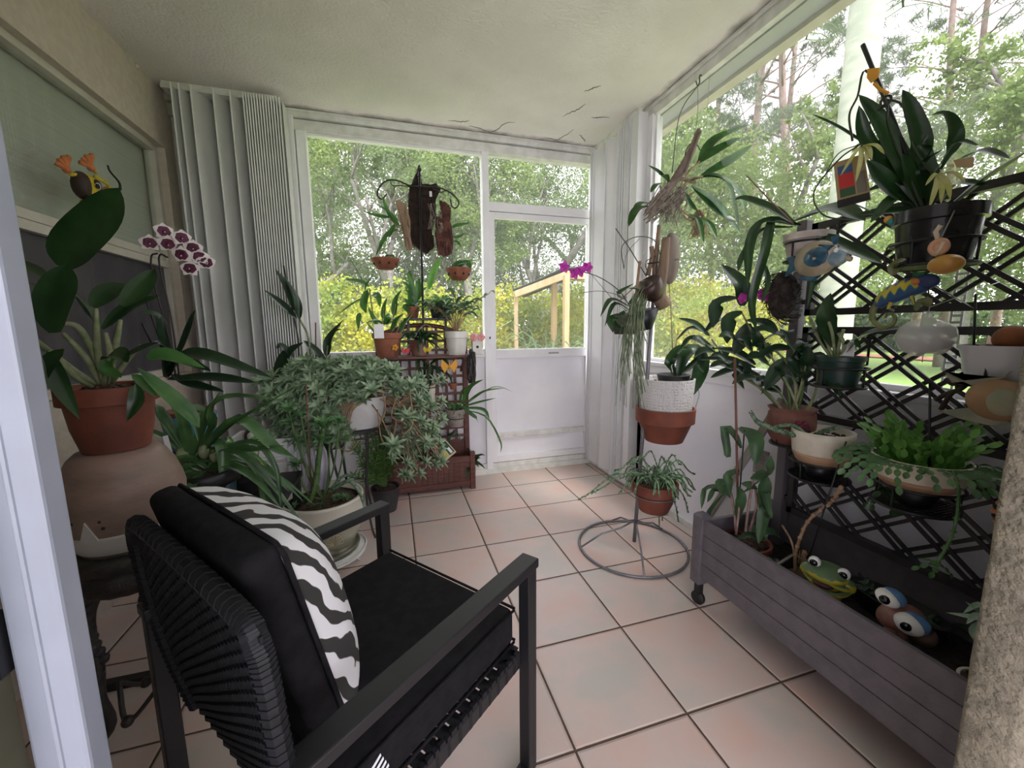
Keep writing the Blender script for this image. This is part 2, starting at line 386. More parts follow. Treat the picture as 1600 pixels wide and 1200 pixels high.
struct('trim_5', M().box((XR+.01, -3.2, 2.325), (XR+.045, YB-.3, ZC)).box((XR-.005, -3.2, 2.372), (XR+.01, YB-.1, ZC)), OFFW, bevel=.002)
struct('trim_6', M().box((XR+.055, -3.2, 2.335), (XR+.16, YB, ZC)).box((XR+.045, -3.2, 2.318), (XR+.055, YB, ZC)), mat('grey_header', (.36, .37, .38), None, rough=.5))
struct('trim_7', M().box((XR+.16, -3.2, 2.315), (XR+.22, YB+.1, ZC+.14)), mat('tan_fascia', (.50, .46, .38), (.44, .40, .32), 12, .8))
# accordion shutters
BLADE = mat('shutter_blade', (.68, .68, .68), (.62, .62, .62), 3, .4)  # blades coloured greyer than their edges to deepen the shaded gaps
sl = thing('accordion_shutter', 'folded off-white accordion shutter beside the left window of the back wall', 'shutter', (-1.9, .16, .03))
near = [274, 286, 304, 338, 364, 384] + [384+4.25*k for k in range(1, 14)] + [444]
xs = [at(p_, 190, y=.10).x for p_ in near]
for i in range(len(xs)-1):
    a, b2 = xs[i], xs[i+1]; mdx = (a+b2)/2 + (b2-a)*.12
    yv = .235 if i < 5 else .225
    m_ = M()
    def pl(p0, p1, th=.0022):
        d = V((p1[0]-p0[0], p1[1]-p0[1], 0)).normalized(); nn = V((-d.y, d.x, 0))*th
        v4 = [V((*p0, 0))-nn, V((*p1, 0))-nn, V((*p1, 0))+nn, V((*p0, 0))+nn]
        m_.add([v+V((0, 0, .045)) for v in v4]+[v+V((0, 0, 2.352)) for v in v4], [(0,3,2,1),(4,5,6,7),(0,1,5,4),(1,2,6,5),(2,3,7,6),(3,0,4,7)])
    pl((a, .10), (mdx, yv)); pl((mdx, yv), (b2-.002, .105))
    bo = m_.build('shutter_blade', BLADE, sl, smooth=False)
    M().box((a-.0032, .091, .045), (a+.0032, .1005, 2.365)).build('blade_edge', WHITE, bo, smooth=False)
M().box((-2.19, .12, .040), (-1.66, .22, .045)).build('bottom_rail', OFFW, sl, smooth=False)
M().box((-2.20, .13, 2.352), (-1.66, .20, 2.372)).box((-2.20, .14, 2.372), (-1.66, .19, ZC)).build('top_rail', OFFW, sl, smooth=False)
sr = thing('accordion_shutter', 'folded white accordion shutter in the right back corner beside the screen door', 'shutter', (.36, 0, .03))
BLW = mat('white_shutter_blade', (.70, .70, .71), (.64, .64, .65), 3, .4)
ys = [.26, .217, .048, -.105, -.15, -.175, -.20, -.213, -.228, -.243, -.258]
for i in range(len(ys)-1):
    a, b2 = ys[i], ys[i+1]; md = (a+b2)/2
    m_ = M()
    for p0, p1 in (((.352, a), (.392, md)), ((.392, md), (.354, b2+.002))):
        d = V((p1[0]-p0[0], p1[1]-p0[1], 0)).normalized(); nn = V((-d.y, d.x, 0))*.002
        v4 = [V((*p0, 0))-nn, V((*p1, 0))-nn, V((*p1, 0))+nn, V((*p0, 0))+nn]
        m_.add([v+V((0, 0, .045)) for v in v4]+[v+V((0, 0, 2.35)) for v in v4], [(0,3,2,1),(4,5,6,7),(0,1,5,4),(1,2,6,5),(2,3,7,6),(3,0,4,7)])
    m_.box((.345, a-.004, .045), (.353, a+.004, 2.365))
    m_.build('shutter_blade', BLW, sr, smooth=False)
M().box((.355, -.325, .045), (.362, -.262, 2.36)).box((.362, -.325, .045), (.42, -.318, 2.36)).build('end_stile', BLW, sr, smooth=False)
M().box((.365, -.30, 2.352), (.395, .25, ZC)).build('top_rail', OFFW, sr, smooth=False)
M().box((.36, -.31, .036), (.398, .25, .045)).build('bottom_rail', OFFW, sr, smooth=False)
# doorway the view looks out of: white sliding-door stile on the left, rough stucco jamb on the right
YD = -2.2
pa = at(160, 1200, y=YD); pb = at(52, 1200, y=YD)
pm_ = at(115, 1200, y=YD)
dpost = sroot('door_2', (pa.x, YD, 0))
M().box((pb.x, YD-.0, 0), (pm_.x, YD+.03, ZC)).box((pm_.x, YD-.01, 0), (pa.x, YD+.012, ZC)).box((pm_.x-.002, YD-.012, 0), (pm_.x+.003, YD+.0, ZC)).build('door_stile', mat('bluish_white_stile', (.30, .325, .40), (.27, .295, .36), 9, .4), dpost, smooth=False, bevel=.003)
pc = at(1, 995, y=YD)
M().box((pc.x-.012, YD-.008, pc.z-.03), (pc.x+.002, YD+.004, pc.z+.02)).build('door_lock', BLK, dpost, smooth=False)
struct('wall_front', M().box((XL-.2, YD-.03, 0), (pb.x-.002, YD+.0, ZC)), mat('olive_dark_wall', (.10, .095, .055), (.07, .065, .04), 6, .9))
ps = at(1488, 1200, y=YD)
stm = M()
ny, nz = 3, 60
jx = ps.x
cols = [(jx+.001, YD), (jx, YD-.006), (jx+.0, YD-.06), (jx+.02, YD-.075), (jx+.4, YD-.075)]
vs = []; 
for i in range(nz+1):
    z = ZC*i/nz
    for (x_, y_) in [(jx+.4, YD)]+cols:
        w_ = .004*noise.noise(V((x_*30, y_*30, z*30)))
        vs.append((x_+w_, y_+w_, z))
k6 = 6
stm.add(vs, [(i*k6+j, i*k6+j+1, (i+1)*k6+j+1, (i+1)*k6+j) for i in range(nz) for j in range(k6-1)])
struct('wall_front_right', stm, STUC, smooth=True)
M2 = M().box((jx+.03, YD-.10, 0), (jx+.06, YD-.076, ZC)).box((jx+.045, YD-.12, 0), (jx+.12, YD-.10, ZC))
struct('door_3', M2, mat('green_grey_track', (.05, .06, .035), (.12, .13, .10), 6, .6), bevel=.002)

# the dwelling behind the viewpoint, unseen, open to the porch through the doorway
INW = mat('indoor_wall', (.50, .49, .50), None, rough=.9)
struct('wall_indoor_back', M().box((-3.6, -5.6, 0), (1.8, -5.5, .2)).box((-3.6, -5.6, 2.3), (1.8, -5.5, ZC)).box((-3.6, -5.6, .2), (-3.4, -5.5, 2.3)).box((1.6, -5.6, .2), (1.8, -5.5, 2.3)), INW)  # wide opening added in this unseen wall to let fill daylight in
struct('wall_indoor_left', M().box((-3.6, -5.5, 0), (-3.5, YD-.03, ZC)), INW)
struct('wall_indoor_right', M().box((1.7, -5.5, 0), (1.8, YD-.08, ZC)), INW)
struct('wall_indoor_front', M().box((-3.6, YD-.03, 0), (XL-.2, YD, ZC)).box((jx+.4, YD-.075, 0), (1.8, YD, ZC)), INW)
struct('ceiling_indoor', M().box((-3.6, -5.6, ZC), (1.8, -2.55, ZC+.1)), INW)
struct('floor_indoor', M().box((-3.6, -5.6, -.12), (1.8, -3.6, 0)).box((-3.6, -3.6, -.12), (XL-.3, YD, 0)).box((.62, -3.6, -.12), (1.8, YD-.075, 0)), INW)
# ================================================================ OUTSIDE
ZG = -.15
LAWN = mat('lawn_green', (.17, .28, .05), (.12, .22, .035), 14, .9, bump=.4, bsc=60)
struct('ground_lawn', M().box((-60, .36, ZG-.2), (90, 120, ZG)).box((.66, -40, ZG-.2), (90, .36, ZG)), LAWN)
struct('floor_bounce_slab', M().box((.54, -8, ZG), (1.9, .36, ZG+.02)).box((-8, .36, ZG), (1.9, 1.7, ZG+.02)), mat('pale_bounce_slab', (.55, .53, .50), (.48, .46, .43), 5, .9))  # unseen pale slab, added to bounce neutral daylight up to the ceiling
MUL = mat('red_brick_path', (.26, .10, .06), (.2, .07, .045), 30, .9, bump=.3)
a1 = at(1262, 585, z=ZG); 
struct('trim_8', M().box((4.3, -40, ZG), (5.1, 3, ZG+.03)), MUL)
struct('trim_9', M().box((16, -40, ZG), (17.5, 12, ZG+.05)), MUL)
TRK = mat('tree_bark', (.17, .13, .12), (.26, .21, .19), 12, .95, bump=.6, bsc=30)
TRK2 = mat('grey_tree_bark', (.16, .145, .14), (.25, .23, .22), 12, .95, bump=.6, bsc=30)
def fmat(n, a, b, tr=.45): return mat(n, a, b, 1.2, .6, trans=tr)
F_Y = fmat('yellow_green_foliage', (.44, .43, .045), (.20, .28, .045))
F_L = fmat('lime_foliage', (.13, .20, .055), (.24, .32, .10))
F_M = fmat('mid_foliage', (.085, .14, .05), (.16, .22, .09))
F_D = fmat('dark_foliage', (.03, .055, .025), (.06, .095, .045))
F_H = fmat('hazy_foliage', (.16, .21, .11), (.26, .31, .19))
F_P = fmat('pine_needles', (.085, .12, .07), (.13, .17, .10))
def leaves_mesh(name, m, parent, blobs, n, size, asp=.5, seed=1, clump=30, droop=0, shell=.55):
    g = np.random.default_rng(seed)
    w = np.array([b[1][0]*b[1][1]*b[1][2] for b in blobs])**.67; w = w/w.sum()
    nc = max(1, n//clump)
    k = g.choice(len(blobs), nc, p=w)
    C0 = np.array([b[0] for b in blobs])[k]; RR = np.array([b[1] for b in blobs])[k]
    d = g.normal(size=(nc, 3)); d /= np.linalg.norm(d, axis=1)[:, None]
    cc = C0 + d*RR*(g.uniform(shell**3, 1, nc)**(1/3))[:, None]
    cs = g.uniform(.12, .30, nc)*np.cbrt(RR.prod(1))*.6
    P = np.repeat(cc, clump, 0) + g.normal(size=(nc*clump, 3))*np.repeat(cs, clump)[:, None]*[1, 1, .6]
    n = len(P)
    a = g.normal(size=(n, 3)); a[:, 2] -= droop; a /= np.linalg.norm(a, axis=1)[:, None]
    b = g.normal(size=(n, 3)); b = np.cross(a, b); b /= np.linalg.norm(b, axis=1)[:, None]
    s = size*g.uniform(.6, 1.4, n)[:, None]
    vs = np.stack([P-a*s, P+b*s*asp, P+a*s, P-b*s*asp], 1).reshape(-1, 3)
    if parent: vs = vs - np.array(wpos(parent))
    me = bpy.data.meshes.new(name); me.vertices.add(4*n); me.vertices.foreach_set('co', vs.astype(np.float32).ravel())
    me.loops.add(4*n); me.loops.foreach_set('vertex_index', np.arange(4*n, dtype=np.int32))
    me.polygons.add(n); me.polygons.foreach_set('loop_start', np.arange(0, 4*n, 4, dtype=np.int32)); me.polygons.foreach_set('loop_total', np.full(n, 4, np.int32))
    me.update(); me.materials.append(m)
    o = bpy.data.objects.new(name, me); C.objects.link(o)
    if parent: o.parent = parent
    return o
def branchy(m, p, d, L, r, depth, rnd, out=None, spread=.55):
    P = [p]; dd = V(d).normalized()
    for i in range(4):
        dd = (dd + V((rnd.uniform(-1, 1), rnd.uniform(-1, 1), rnd.uniform(-.5, .7)))*.16).normalized()
        P.append(P[-1]+dd*L/4)
    m.tube(P, lambda t: r*(1-.45*t), 6 if depth > 1 else 4)
    if out is not None and depth <= 1: out.append(P[-1])
    if depth > 0:
        for k in range(rnd.choice((2, 3))):
            q = P[rnd.choice((2, 3, 4))]
            nd = (dd + V((rnd.uniform(-1, 1), rnd.uniform(-1, 1), rnd.uniform(-.3, .9)))*spread*1.5).normalized()
            branchy(m, q, nd, L*rnd.uniform(.6, .8), r*.55, depth-1, rnd, out, spread)
def tree(label, base, h, r, blobs, fm_, n, size, seed, trunk=TRK2, L0=None, depth=3, lean=(0, 0, 1), group='garden trees behind the porch', droop=0, clump=30, asp=.5, name='garden_tree', cat='tree'):
    t = thing(name, label, cat, base, group)
    rnd = random.Random(seed); m = M(); tips = []
    branchy(m, V(base), lean, L0 or h*.42, r, depth, rnd, tips)
    m.build('trunk', trunk, t)
    bb = [(tuple(V(base)+V(c)), rr) for c, rr in blobs]
    if tips:
        for q in rnd.sample(tips, min(len(tips), 14)): bb.append((tuple(q), (h*.07,)*3))
    leaves_mesh('foliage', fm_, t, bb, n, size, asp, seed, clump, droop)
    return t
# yellow hedge behind the back wall, and the shrub outside the right window
hg = thing('hedge', 'clipped yellow-green hedge running behind the left window and the screen door', 'hedge', (-1.5, 4.2, ZG))
leaves_mesh('foliage', F_Y, hg, [((x, 4.2+.15*math.sin(x*2), .75), (.75, .5, 1.18)) for x in np.arange(-8, 2.6, .55)], 80000, .032, .6, 11, 25, shell=.6)
mm = M()
for k in range(18): branchy(mm, V((-7.5+k*.55, 4.2, ZG)), (0, 0, 1), .8, .02, 2, random.Random(k))
mm.build('stems', TRK, hg)
hb = thing('shrub', 'yellow-green leafy shrub outside the right-hand window behind the pole stand', 'shrub', (2.8, 2.0, ZG))
leaves_mesh('foliage', F_Y, hb, [((2.5, 1.5, .7), (.5, .6, .9)), ((3.3, 1.7, .8), (.7, .6, .95)), ((2.2, 2.2, .6), (.6, .5, .8)), ((3.6, 2.9, .9), (.8, .7, 1.0)), ((2.0, 3.0, .8), (.7, .6, .9))], 34000, .024, .7, 12, 25, shell=.5)
mm = M()
for k in range(12): branchy(mm, V((2.2+.12*k, 1.3+.13*k, ZG)), (0, 0, 1), .9, .015, 2, random.Random(50+k))
mm.build('stems', TRK, hb)
# far hedges beyond the lawn on the right
for k, (x, y, rx, ry, rz, lab) in enumerate([(24, -1, 3, 7, 1.4, 'dark green hedge beyond the lawn, seen through the trellis'), (23, 12, 3, 7, 1.5, 'dark green hedge beyond the lawn, left of the palm trunk')]):
    h2 = thing('hedge', lab, 'hedge', (x, y, ZG))
    leaves_mesh('foliage', F_M, h2, [((x+R.uniform(-1, 1), y+q, .8), (1.5, 1.6, 1.2)) for q in np.arange(-ry, ry, 1.2)], 14000, .10, .6, 20+k, 25)
# trees behind the back wall
T = [('large leafy garden tree filling the upper left of the left window', (-3.2, 7.5), 6.5, .16, [((-1.2, 0, 4.6), (2.2, 1.4, 1.6)), ((1.0, -.4, 5.4), (1.6, 1.2, 1.0)), ((-.8, 0, 2.9), (1.1, .8, .7))], F_L, 16000),
     ('bare-branched grey garden tree in the middle of the left window', (-1.3, 8.6), 7.0, .17, [((.2, 0, 5.6), (2.0, 1.3, 1.1)), ((1.4, 0, 4.4), (1.1, .8, .8)), ((-.8, 0, 2.5), (.8, .6, .5))], F_M, 9000),
     ('light green garden tree behind the top of the door post', (1.0, 7.8), 6.5, .13, [((0, 0, 4.8), (1.9, 1.3, 1.3)), ((.5, 0, 3.5), (1.0, .8, .9))], F_L, 15000),
     ('garden tree with a thick pale trunk seen through the screen door', (2.9, 8.5), 7.5, .20, [((0, 0, 5.2), (2.0, 1.4, 1.6)), ((.8, 0, 3.3), (.9, .7, .9))], F_M, 13000),
     ('green garden tree left of the right-hand window corner', (5.2, 6.5), 6.8, .15, [((-.2, 0, 4.6), (1.5, 1.5, 1.3)), ((.3, 0, 3.2), (1.3, 1.2, 1.2)), ((0, 0, 2.0), (1.2, 1.0, .9))], F_L, 17000),
     ('distant pale garden tree low behind the yellow hedge', (-5.5, 11), 6.0, .15, [((0, 0, 3.8), (2.6, 1.4, 2.0))], F_M, 9000)]
for k, (lab, (x, y), h, r, bl_, fm_, n) in enumerate(T):
    tree(lab, (x, y, ZG), h, r, bl_, fm_, int(n*2.3), .032, 100+k, depth=4, clump=40)
for k, (x, y) in enumerate([(-4.4, 9.6), (-2.3, 11), (.2, 10.4), (2.0, 11.5), (4.3, 10.5)]):
    tree(['grey twiggy garden tree at the far left of the left window', 'grey twiggy garden tree left of the hook pole', 'grey twiggy garden tree right of the hook pole', 'grey twiggy garden tree behind the timber shelter', 'grey twiggy garden tree at the right jamb of the screen door'][k], (x, y, ZG), 6.5, .13, [((0, 0, 4.2), (1.7, 1.2, 1.9)), ((.5, 0, 2.2), (1.2, .8, 1.0))], F_M, 15000, .034, 400+k, depth=5, clump=14)
for k, (x, y, h) in enumerate([(-7.5, 14, 9), (-4.2, 15, 10), (-1.0, 14.5, 10), (2.4, 15.5, 10), (6.0, 14.5, 10), (9.5, 13, 9)]):
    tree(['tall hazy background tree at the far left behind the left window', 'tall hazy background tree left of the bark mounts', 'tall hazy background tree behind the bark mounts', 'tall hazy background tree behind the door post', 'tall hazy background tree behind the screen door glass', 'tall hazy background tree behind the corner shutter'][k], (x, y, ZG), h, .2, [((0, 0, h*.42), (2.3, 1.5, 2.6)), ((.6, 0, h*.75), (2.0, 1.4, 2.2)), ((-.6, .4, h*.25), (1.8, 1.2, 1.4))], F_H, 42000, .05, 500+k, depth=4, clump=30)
# distant thicket so the horizon is closed
for k, (x, y, w_, lab) in enumerate([(-6, 16, 7, 'distant thicket low behind the left window'), (7, 16, 7, 'distant thicket low behind the screen door'), (19, 13, 6, 'distant thicket low behind the pole stand'), (30, 2, 7, 'distant dark thicket low behind the trellis'), (30, -14, 7, 'distant dark thicket at the far right behind the trellis')]):
    h3 = thing('thicket', lab, 'bushes', (x, y, ZG))
    g = random.Random(k)
    ax = (1, 0) if k < 2 else (.6, -.8) if k == 2 else (0, 1)
    leaves_mesh('foliage', F_M if k % 2 else F_D, h3, [((x+ax[0]*q, y+ax[1]*q, g.uniform(.8, 1.8)), (1.6, 1.5, g.uniform(1.2, 2.2))) for q in np.arange(-w_, w_, 1.5)], 12000, .11, .6, 40+k, 30)
# right side: bushy tree, pines, palm
def rtree(lab, px, py, d, h, r, bl_, fm_, n, size, seed, **k):
    q = far(px, py, d); return tree(lab, (q.x, q.y, ZG), h, r, bl_, fm_, n, size, seed, **k)
rtree('big rounded bright green tree beyond the trellis at the right edge', 1500, 500, 16, 8.5, .25, [((0, 0, 4.6), (2.8, 3.4, 2.6)), ((-1.0, 2.6, 3.4), (2.2, 2.2, 1.9)), ((1.5, -4.0, 6.0), (3.0, 3.5, 3.0)), ((0, -3, 2.9), (2.4, 4, 1.7))], F_L, 90000, .05, 61, depth=3, group='trees right of the porch')
rtree('medium green tree behind the hanging driftwood orchid', 1130, 500, 9, 5, .15, [((0, 0, 3.2), (1.4, 1.2, 1.4)), ((.6, -1.2, 2.4), (1.3, 1.2, 1.1)), ((-.8, .4, 4.2), (1.0, .9, .9))], F_L, 42000, .036, 62, depth=3, group='trees right of the porch')
for k, (px, d, h, tw) in enumerate([(1105, 17, 15, 1), (1172, 14, 14, 1), (1210, 16, 15, 1), (1248, 13, 14, 1), (1420, 19, 16, 1), (1475, 17, 15, 1), (1560, 20, 16, 1)]):
    g = random.Random(200+k)
    q = far(px, 500, d)
    t = thing('pine_tree', ['tall thin pine left of the driftwood orchid top', 'tall thin pine above the driftwood orchid leaves', 'leaning tall pine in the gap left of the palm', 'tall pine close against the left side of the palm trunk', 'tall pine just right of the palm trunk', 'tall pine above the big black orchid pot', 'tall pine at the far upper right'][k], 'pine tree', (q.x, q.y, ZG), 'tall pines beyond the lawn')
    m_ = M(); lean = V((g.uniform(-.08, .08), g.uniform(-.12, .12), 1))
    P = [V((q.x, q.y, ZG))+lean*h*i/6+V((g.uniform(-.12, .12), g.uniform(-.12, .12), 0)) for i in range(7)]
    m_.tube(P, lambda s: .13*(1-.75*s), 7, seg=18)
    bb = []
    for i in range(26):
        t_ = g.uniform(.22, 1); p0 = P[0].lerp(P[-1], t_); a = g.uniform(0, 2*pi); Lb = (1.15-t_)*h*.17+.4
        e_ = p0+V((math.cos(a)*Lb, math.sin(a)*Lb, Lb*.55))
        m_.tube([p0, p0.lerp(e_, .5)+V((0, 0, .1)), e_], lambda s: .028*(1-.8*s), 4, seg=5)
        bb.append((tuple(e_), (.75, .75, .40))); bb.append((tuple(p0.lerp(e_, .65)), (.5, .5, .3)))
    m_.build('trunk', mat('pine_bark', (.20, .14, .125), (.28, .21, .19), 10, .95), t)
    leaves_mesh('foliage', F_P, t, bb, 17000, .13, .05, 300+k, 40, droop=.8, shell=.1)
pq = at(1325, 300, x=4.2)
pt = thing('palm_tree', 'pale smooth palm trunk standing close outside the right-hand window', 'palm tree', (4.2, pq.y, ZG))
pw = .165
M().lathe([(pw*1.5, ZG), (pw*1.25, ZG+.5), (pw*1.12, ZG+1.2), (pw*1.05, 2.5), (pw, 4.5), (pw*.8, 6.0), (.10, 6.4)], (4.2, pq.y, 0), 28).build('trunk', mat('pale_palm_bark', (.30, .34, .27), (.40, .43, .35), 5, .85, bump=.3, bsc=14, stretch=(1, 1, 2.5)), pt)
fr_ = M()
for k in range(14):
    a = 2*pi*k/14; b0 = V((4.2, pq.y, 6.3)); Lf = 2.7
    P = [b0+V((math.cos(a)*Lf*t, math.sin(a)*Lf*t, .9*t-1.3*t*t)) for t in (0, .25, .5, .75, 1)]
    fr_.tube(P, .015, 4); S = cr_spline(P, 30)
    for i in range(3, 31):
        tg = (S[min(i+1, 30)]-S[i-1]).normalized(); sd = tg.cross(V((0, 0, 1))).normalized()
        for s_ in (-1, 1):
            fr_.leaf([S[i], S[i]+sd*s_*.3+tg*.12, S[i]+sd*s_*.5+tg*.2-V((0, 0, .22))], .035, 'grass', n=3, face=(0, 0, 1))
fr_.build('fronds', F_M, pt)
# wooden pergola of the neighbouring patch
PW = mat('new_pine_wood', (.36, .25, .12), (.42, .31, .18), 9, .7, stretch=(1, 1, .3))
pg = thing('plant_shelter', 'new timber plant shelter with a dark netted roof beyond the screen door', 'plant shelter', (1.2, 2.6, ZG))
def fpt(px, py, y): return at(px, py, y=y)
p1 = fpt(885, 430, 2.3); p2 = fpt(866, 440, 2.9); p3 = fpt(806, 455, 3.1); p4 = V((p1.x+1.6, 2.9, p1.z-.1))
for p_, w_ in ((p1, .07), (p2, .07), (p3, .05), (p4, .07)):
    M().box((p_.x-w_/2, p_.y-w_/2, ZG), (p_.x+w_/2, p_.y+w_/2, p_.z)).build('post', PW, pg, smooth=False, bevel=.004)
for a_, b_ in ((fpt(806, 460, 2.9), fpt(890, 428, 2.3)), (fpt(806, 456, 3.3), fpt(872, 436, 2.9)), (p1, p4), (fpt(890, 430, 2.3), fpt(935, 432, 2.3))):
    M().bar(a_, b_, .05, .09).build('beam', PW, pg, smooth=False, bevel=.004)
nt_ = M(); A_ = [fpt(800, 458, 3.0), fpt(845, 440, 2.8), fpt(880, 424, 2.4), fpt(935, 420, 2.4)]; 
for i in range(3): nt_.add([A_[i]+V((0, 0, .05)), A_[i+1]+V((0, 0, .05)), A_[i+1]+V((.5, 1.0, .02)), A_[i]+V((.5, 1.0, .02))], [(0, 1, 2, 3)])
nt_.build('netting', mat('dark_shade_net', (.07, .07, .085), None, rough=.9), pg, smooth=False, solid=.01)
for k, (px, py, y, hh, lab) in enumerate([(800, 540, 2.2, .8, 'strap-leaved garden plant left under the timber shelter'), (830, 545, 1.8, .75, 'strap-leaved garden plant in the middle under the timber shelter'), (868, 545, 2.2, .95, 'strap-leaved garden plant right under the timber shelter'), (905, 545, 2.0, .8, 'strap-leaved garden plant at the right jamb of the screen door'), (850, 540, 2.8, 1.15, 'tall strap-leaved garden plant at the back under the timber shelter'), (545, 548, 1.6, .7, 'grassy garden plant low behind the left window')]):
    c = at(px, py, y=y); c = V((c.x, y, ZG)); t = thing('strap_leaf_plant', lab, 'plant', c, 'garden plants under the shelter' if k < 5 else None); m_ = M(); g = random.Random(k)
    for i in range(130):
        a = g.uniform(0, 2*pi); L_2 = g.uniform(.5, 1)*hh*.75; el = g.uniform(.5, 1.4); z0_ = g.uniform(0, hh*.65)
        o_ = c+V((g.uniform(-.2, .2), g.uniform(-.2, .2), z0_))
        dx = V((math.cos(a), math.sin(a), 0))
        m_.leaf([o_, o_+dx*L_2*.4+V((0, 0, L_2*.6*el)), o_+dx*L_2*.9+V((0, 0, L_2*.45*el))], .03, 'grass', n=5)
    m_.build('leaves', F_L if k % 2 else F_M, t)
# ---------------------------------------------------------------- light
w = bpy.data.worlds.new('world'); bpy.context.scene.world = w; w.use_nodes = True
N, L = w.node_tree.nodes, w.node_tree.links
bg = N['Background']; tcw = N.new('ShaderNodeTexCoord'); sx = N.new('ShaderNodeSeparateXYZ'); L.new(tcw.outputs['Generated'], sx.inputs[0])
crw = N.new('ShaderNodeValToRGB'); L.new(sx.outputs[2], crw.inputs[0])
crw.color_ramp.elements[0].position = 0; crw.color_ramp.elements[0].color = (.97, .93, 1.0, 1)
crw.color_ramp.elements[1].position = .6; crw.color_ramp.elements[1].color = (.95, .92, 1.0, 1)
L.new(crw.outputs[0], bg.inputs['Color']); bg.inputs['Strength'].default_value = 1.0
sun = bpy.data.lights.new('sun', 'SUN'); sun.energy = 2.2; sun.angle = .6; sun.color = (1, .96, .88)
so = bpy.data.objects.new('sun', sun); C.objects.link(so); so.rotation_euler = (math.radians(28), math.radians(12), 0)
sc_ = bpy.context.scene
sc_.view_settings.view_transform = 'Standard'; sc_.view_settings.look = 'None'; sc_.view_settings.gamma = 1; sc_.view_settings.use_curve_mapping = False
sc_.view_settings.exposure = 2.5
try:
    sc_.cycles.use_denoising = True; sc_.cycles.max_bounces = 10; sc_.cycles.diffuse_bounces = 6; sc_.cycles.transparent_max_bounces = 24; sc_.cycles.transmission_bounces = 8
except Exception: pass
# ================================================================ FURNITURE, LEFT SIDE
# armchair: local frame s (forward), l (towards its left arm), z
F0 = V((-.84, -1.76, 0)); fa = V((.78, .6258, 0)); fb = V((-.6258, .78, 0))
def ch(s, l, z): return F0 + fa*s + fb*l + V((0, 0, z))
ac = thing('armchair', 'black metal and woven wicker armchair in the foreground', 'armchair', ch(-.25, .26, 0))
def arm(l):
    m = M()
    m.bar(ch(.025, l, .559), ch(-.55, l, .559), .045, .022)
    return m
arm(0).build('armrest', BLK, ac, smooth=False, bevel=.003)
arm(.53).build('armrest', BLK, ac, smooth=False, bevel=.003)
for l in (0, .53):
    M().bar(ch(.010, l, .548), ch(.010, l, .0), .030, .034, up=fa).build('leg', BLK, ac, smooth=False, bevel=.003)
    M().bar(ch(-.53, l, .548), ch(-.53, l, .0), .030, .034, up=fa).build('leg', BLK, ac, smooth=False, bevel=.003)
    M().bar(ch(-.005, l, .013), ch(-.512, l, .013), .030, .026).build('floor_rail', BLK, ac, smooth=False, bevel=.003)
sf = M()
for a_, b_ in ((ch(-.03, .03, .315), ch(-.03, .50, .315)), (ch(-.47, .03, .315), ch(-.47, .50, .315)), (ch(-.47, .018, .315), ch(-.01, .018, .315)), (ch(-.47, .512, .315), ch(-.01, .512, .315))):
    sf.bar(a_, b_, .022, .035)
sf.build('seat_frame', BLK, ac, smooth=False, bevel=.003)
ws = M()
for i in range(30):
    s_ = -.46+i*.0155
    for j in range(20):
        l_ = .03+j*.0235
        z_ = .335+(.004 if (i+j) % 2 else -.001)
        ws.bar(ch(s_, l_-.012, z_), ch(s_, l_+.012, z_), .0125, .004)
for i in range(29):   # woven edges of the seat
    s_ = -.455+i*.0155
    for l_ in (.012, .518):
        ws.bar(ch(s_, l_, .300), ch(s_, l_, .342), .011 if i % 2 else .008, .008 if i % 2 else .014, up=fa)
for i in range(34):
    l_ = .03+i*.0142
    ws.bar(ch(-.012, l_, .285), ch(-.012, l_, .345), .010, .012 if i % 2 else .006, up=fa)
ws.build('woven_seat', WICK, ac, smooth=False)
# woven backrest
bk = M()
nr, nc_ = 44, 34
def bp_(u, v, off=0):   # u across 0..1, v up 0..1
    s_ = -.488-.055*v-.012*math.sin(pi*v)
    return ch(s_-off, .012+.506*u, .32+.44*v-.010*(2*u-1)**4)
for i in range(nr):
    v = (i+.5)/nr
    for j in range(nc_):
        u0_, u1_ = j/nc_, (j+1)/nc_
        if u0_ < .03 or u1_ > .97: continue
        of = .0028 if (i+j) % 2 else -.0014
        bk.bar(bp_(u0_, v, of*.2), bp_((u0_+u1_)/2, v, of), .004, .0082, up=(0, 0, 1)); bk.bar(bp_((u0_+u1_)/2, v, of), bp_(u1_, v, of*.2), .004, .0082, up=(0, 0, 1))
for j in range(nc_+1):
    bk.tube([bp_(j/nc_, q/8) for q in range(9)], .0028, 4)
bk.build('woven_back', WICK, ac, smooth=False)
rm = M(); rim_p = [bp_(0, 0), bp_(0, .3), bp_(0, .6), bp_(0, .88), bp_(.03, .97), bp_(.10, 1.0), bp_(.5, 1.0), bp_(.90, 1.0), bp_(.97, .97), bp_(1, .88), bp_(1, .6), bp_(1, .3), bp_(1, 0)]
rm.tube(rim_p, .0135, 8, seg=60)
S = cr_spline(rim_p, 240)
for i in range(2, 238):
    if i % 2: rm.tube([S[i], S[i]+(S[i+1]-S[i]).normalized()*.0035], .0152, 8)
rm.build('wrapped_rim', WICK, ac, auto=40)
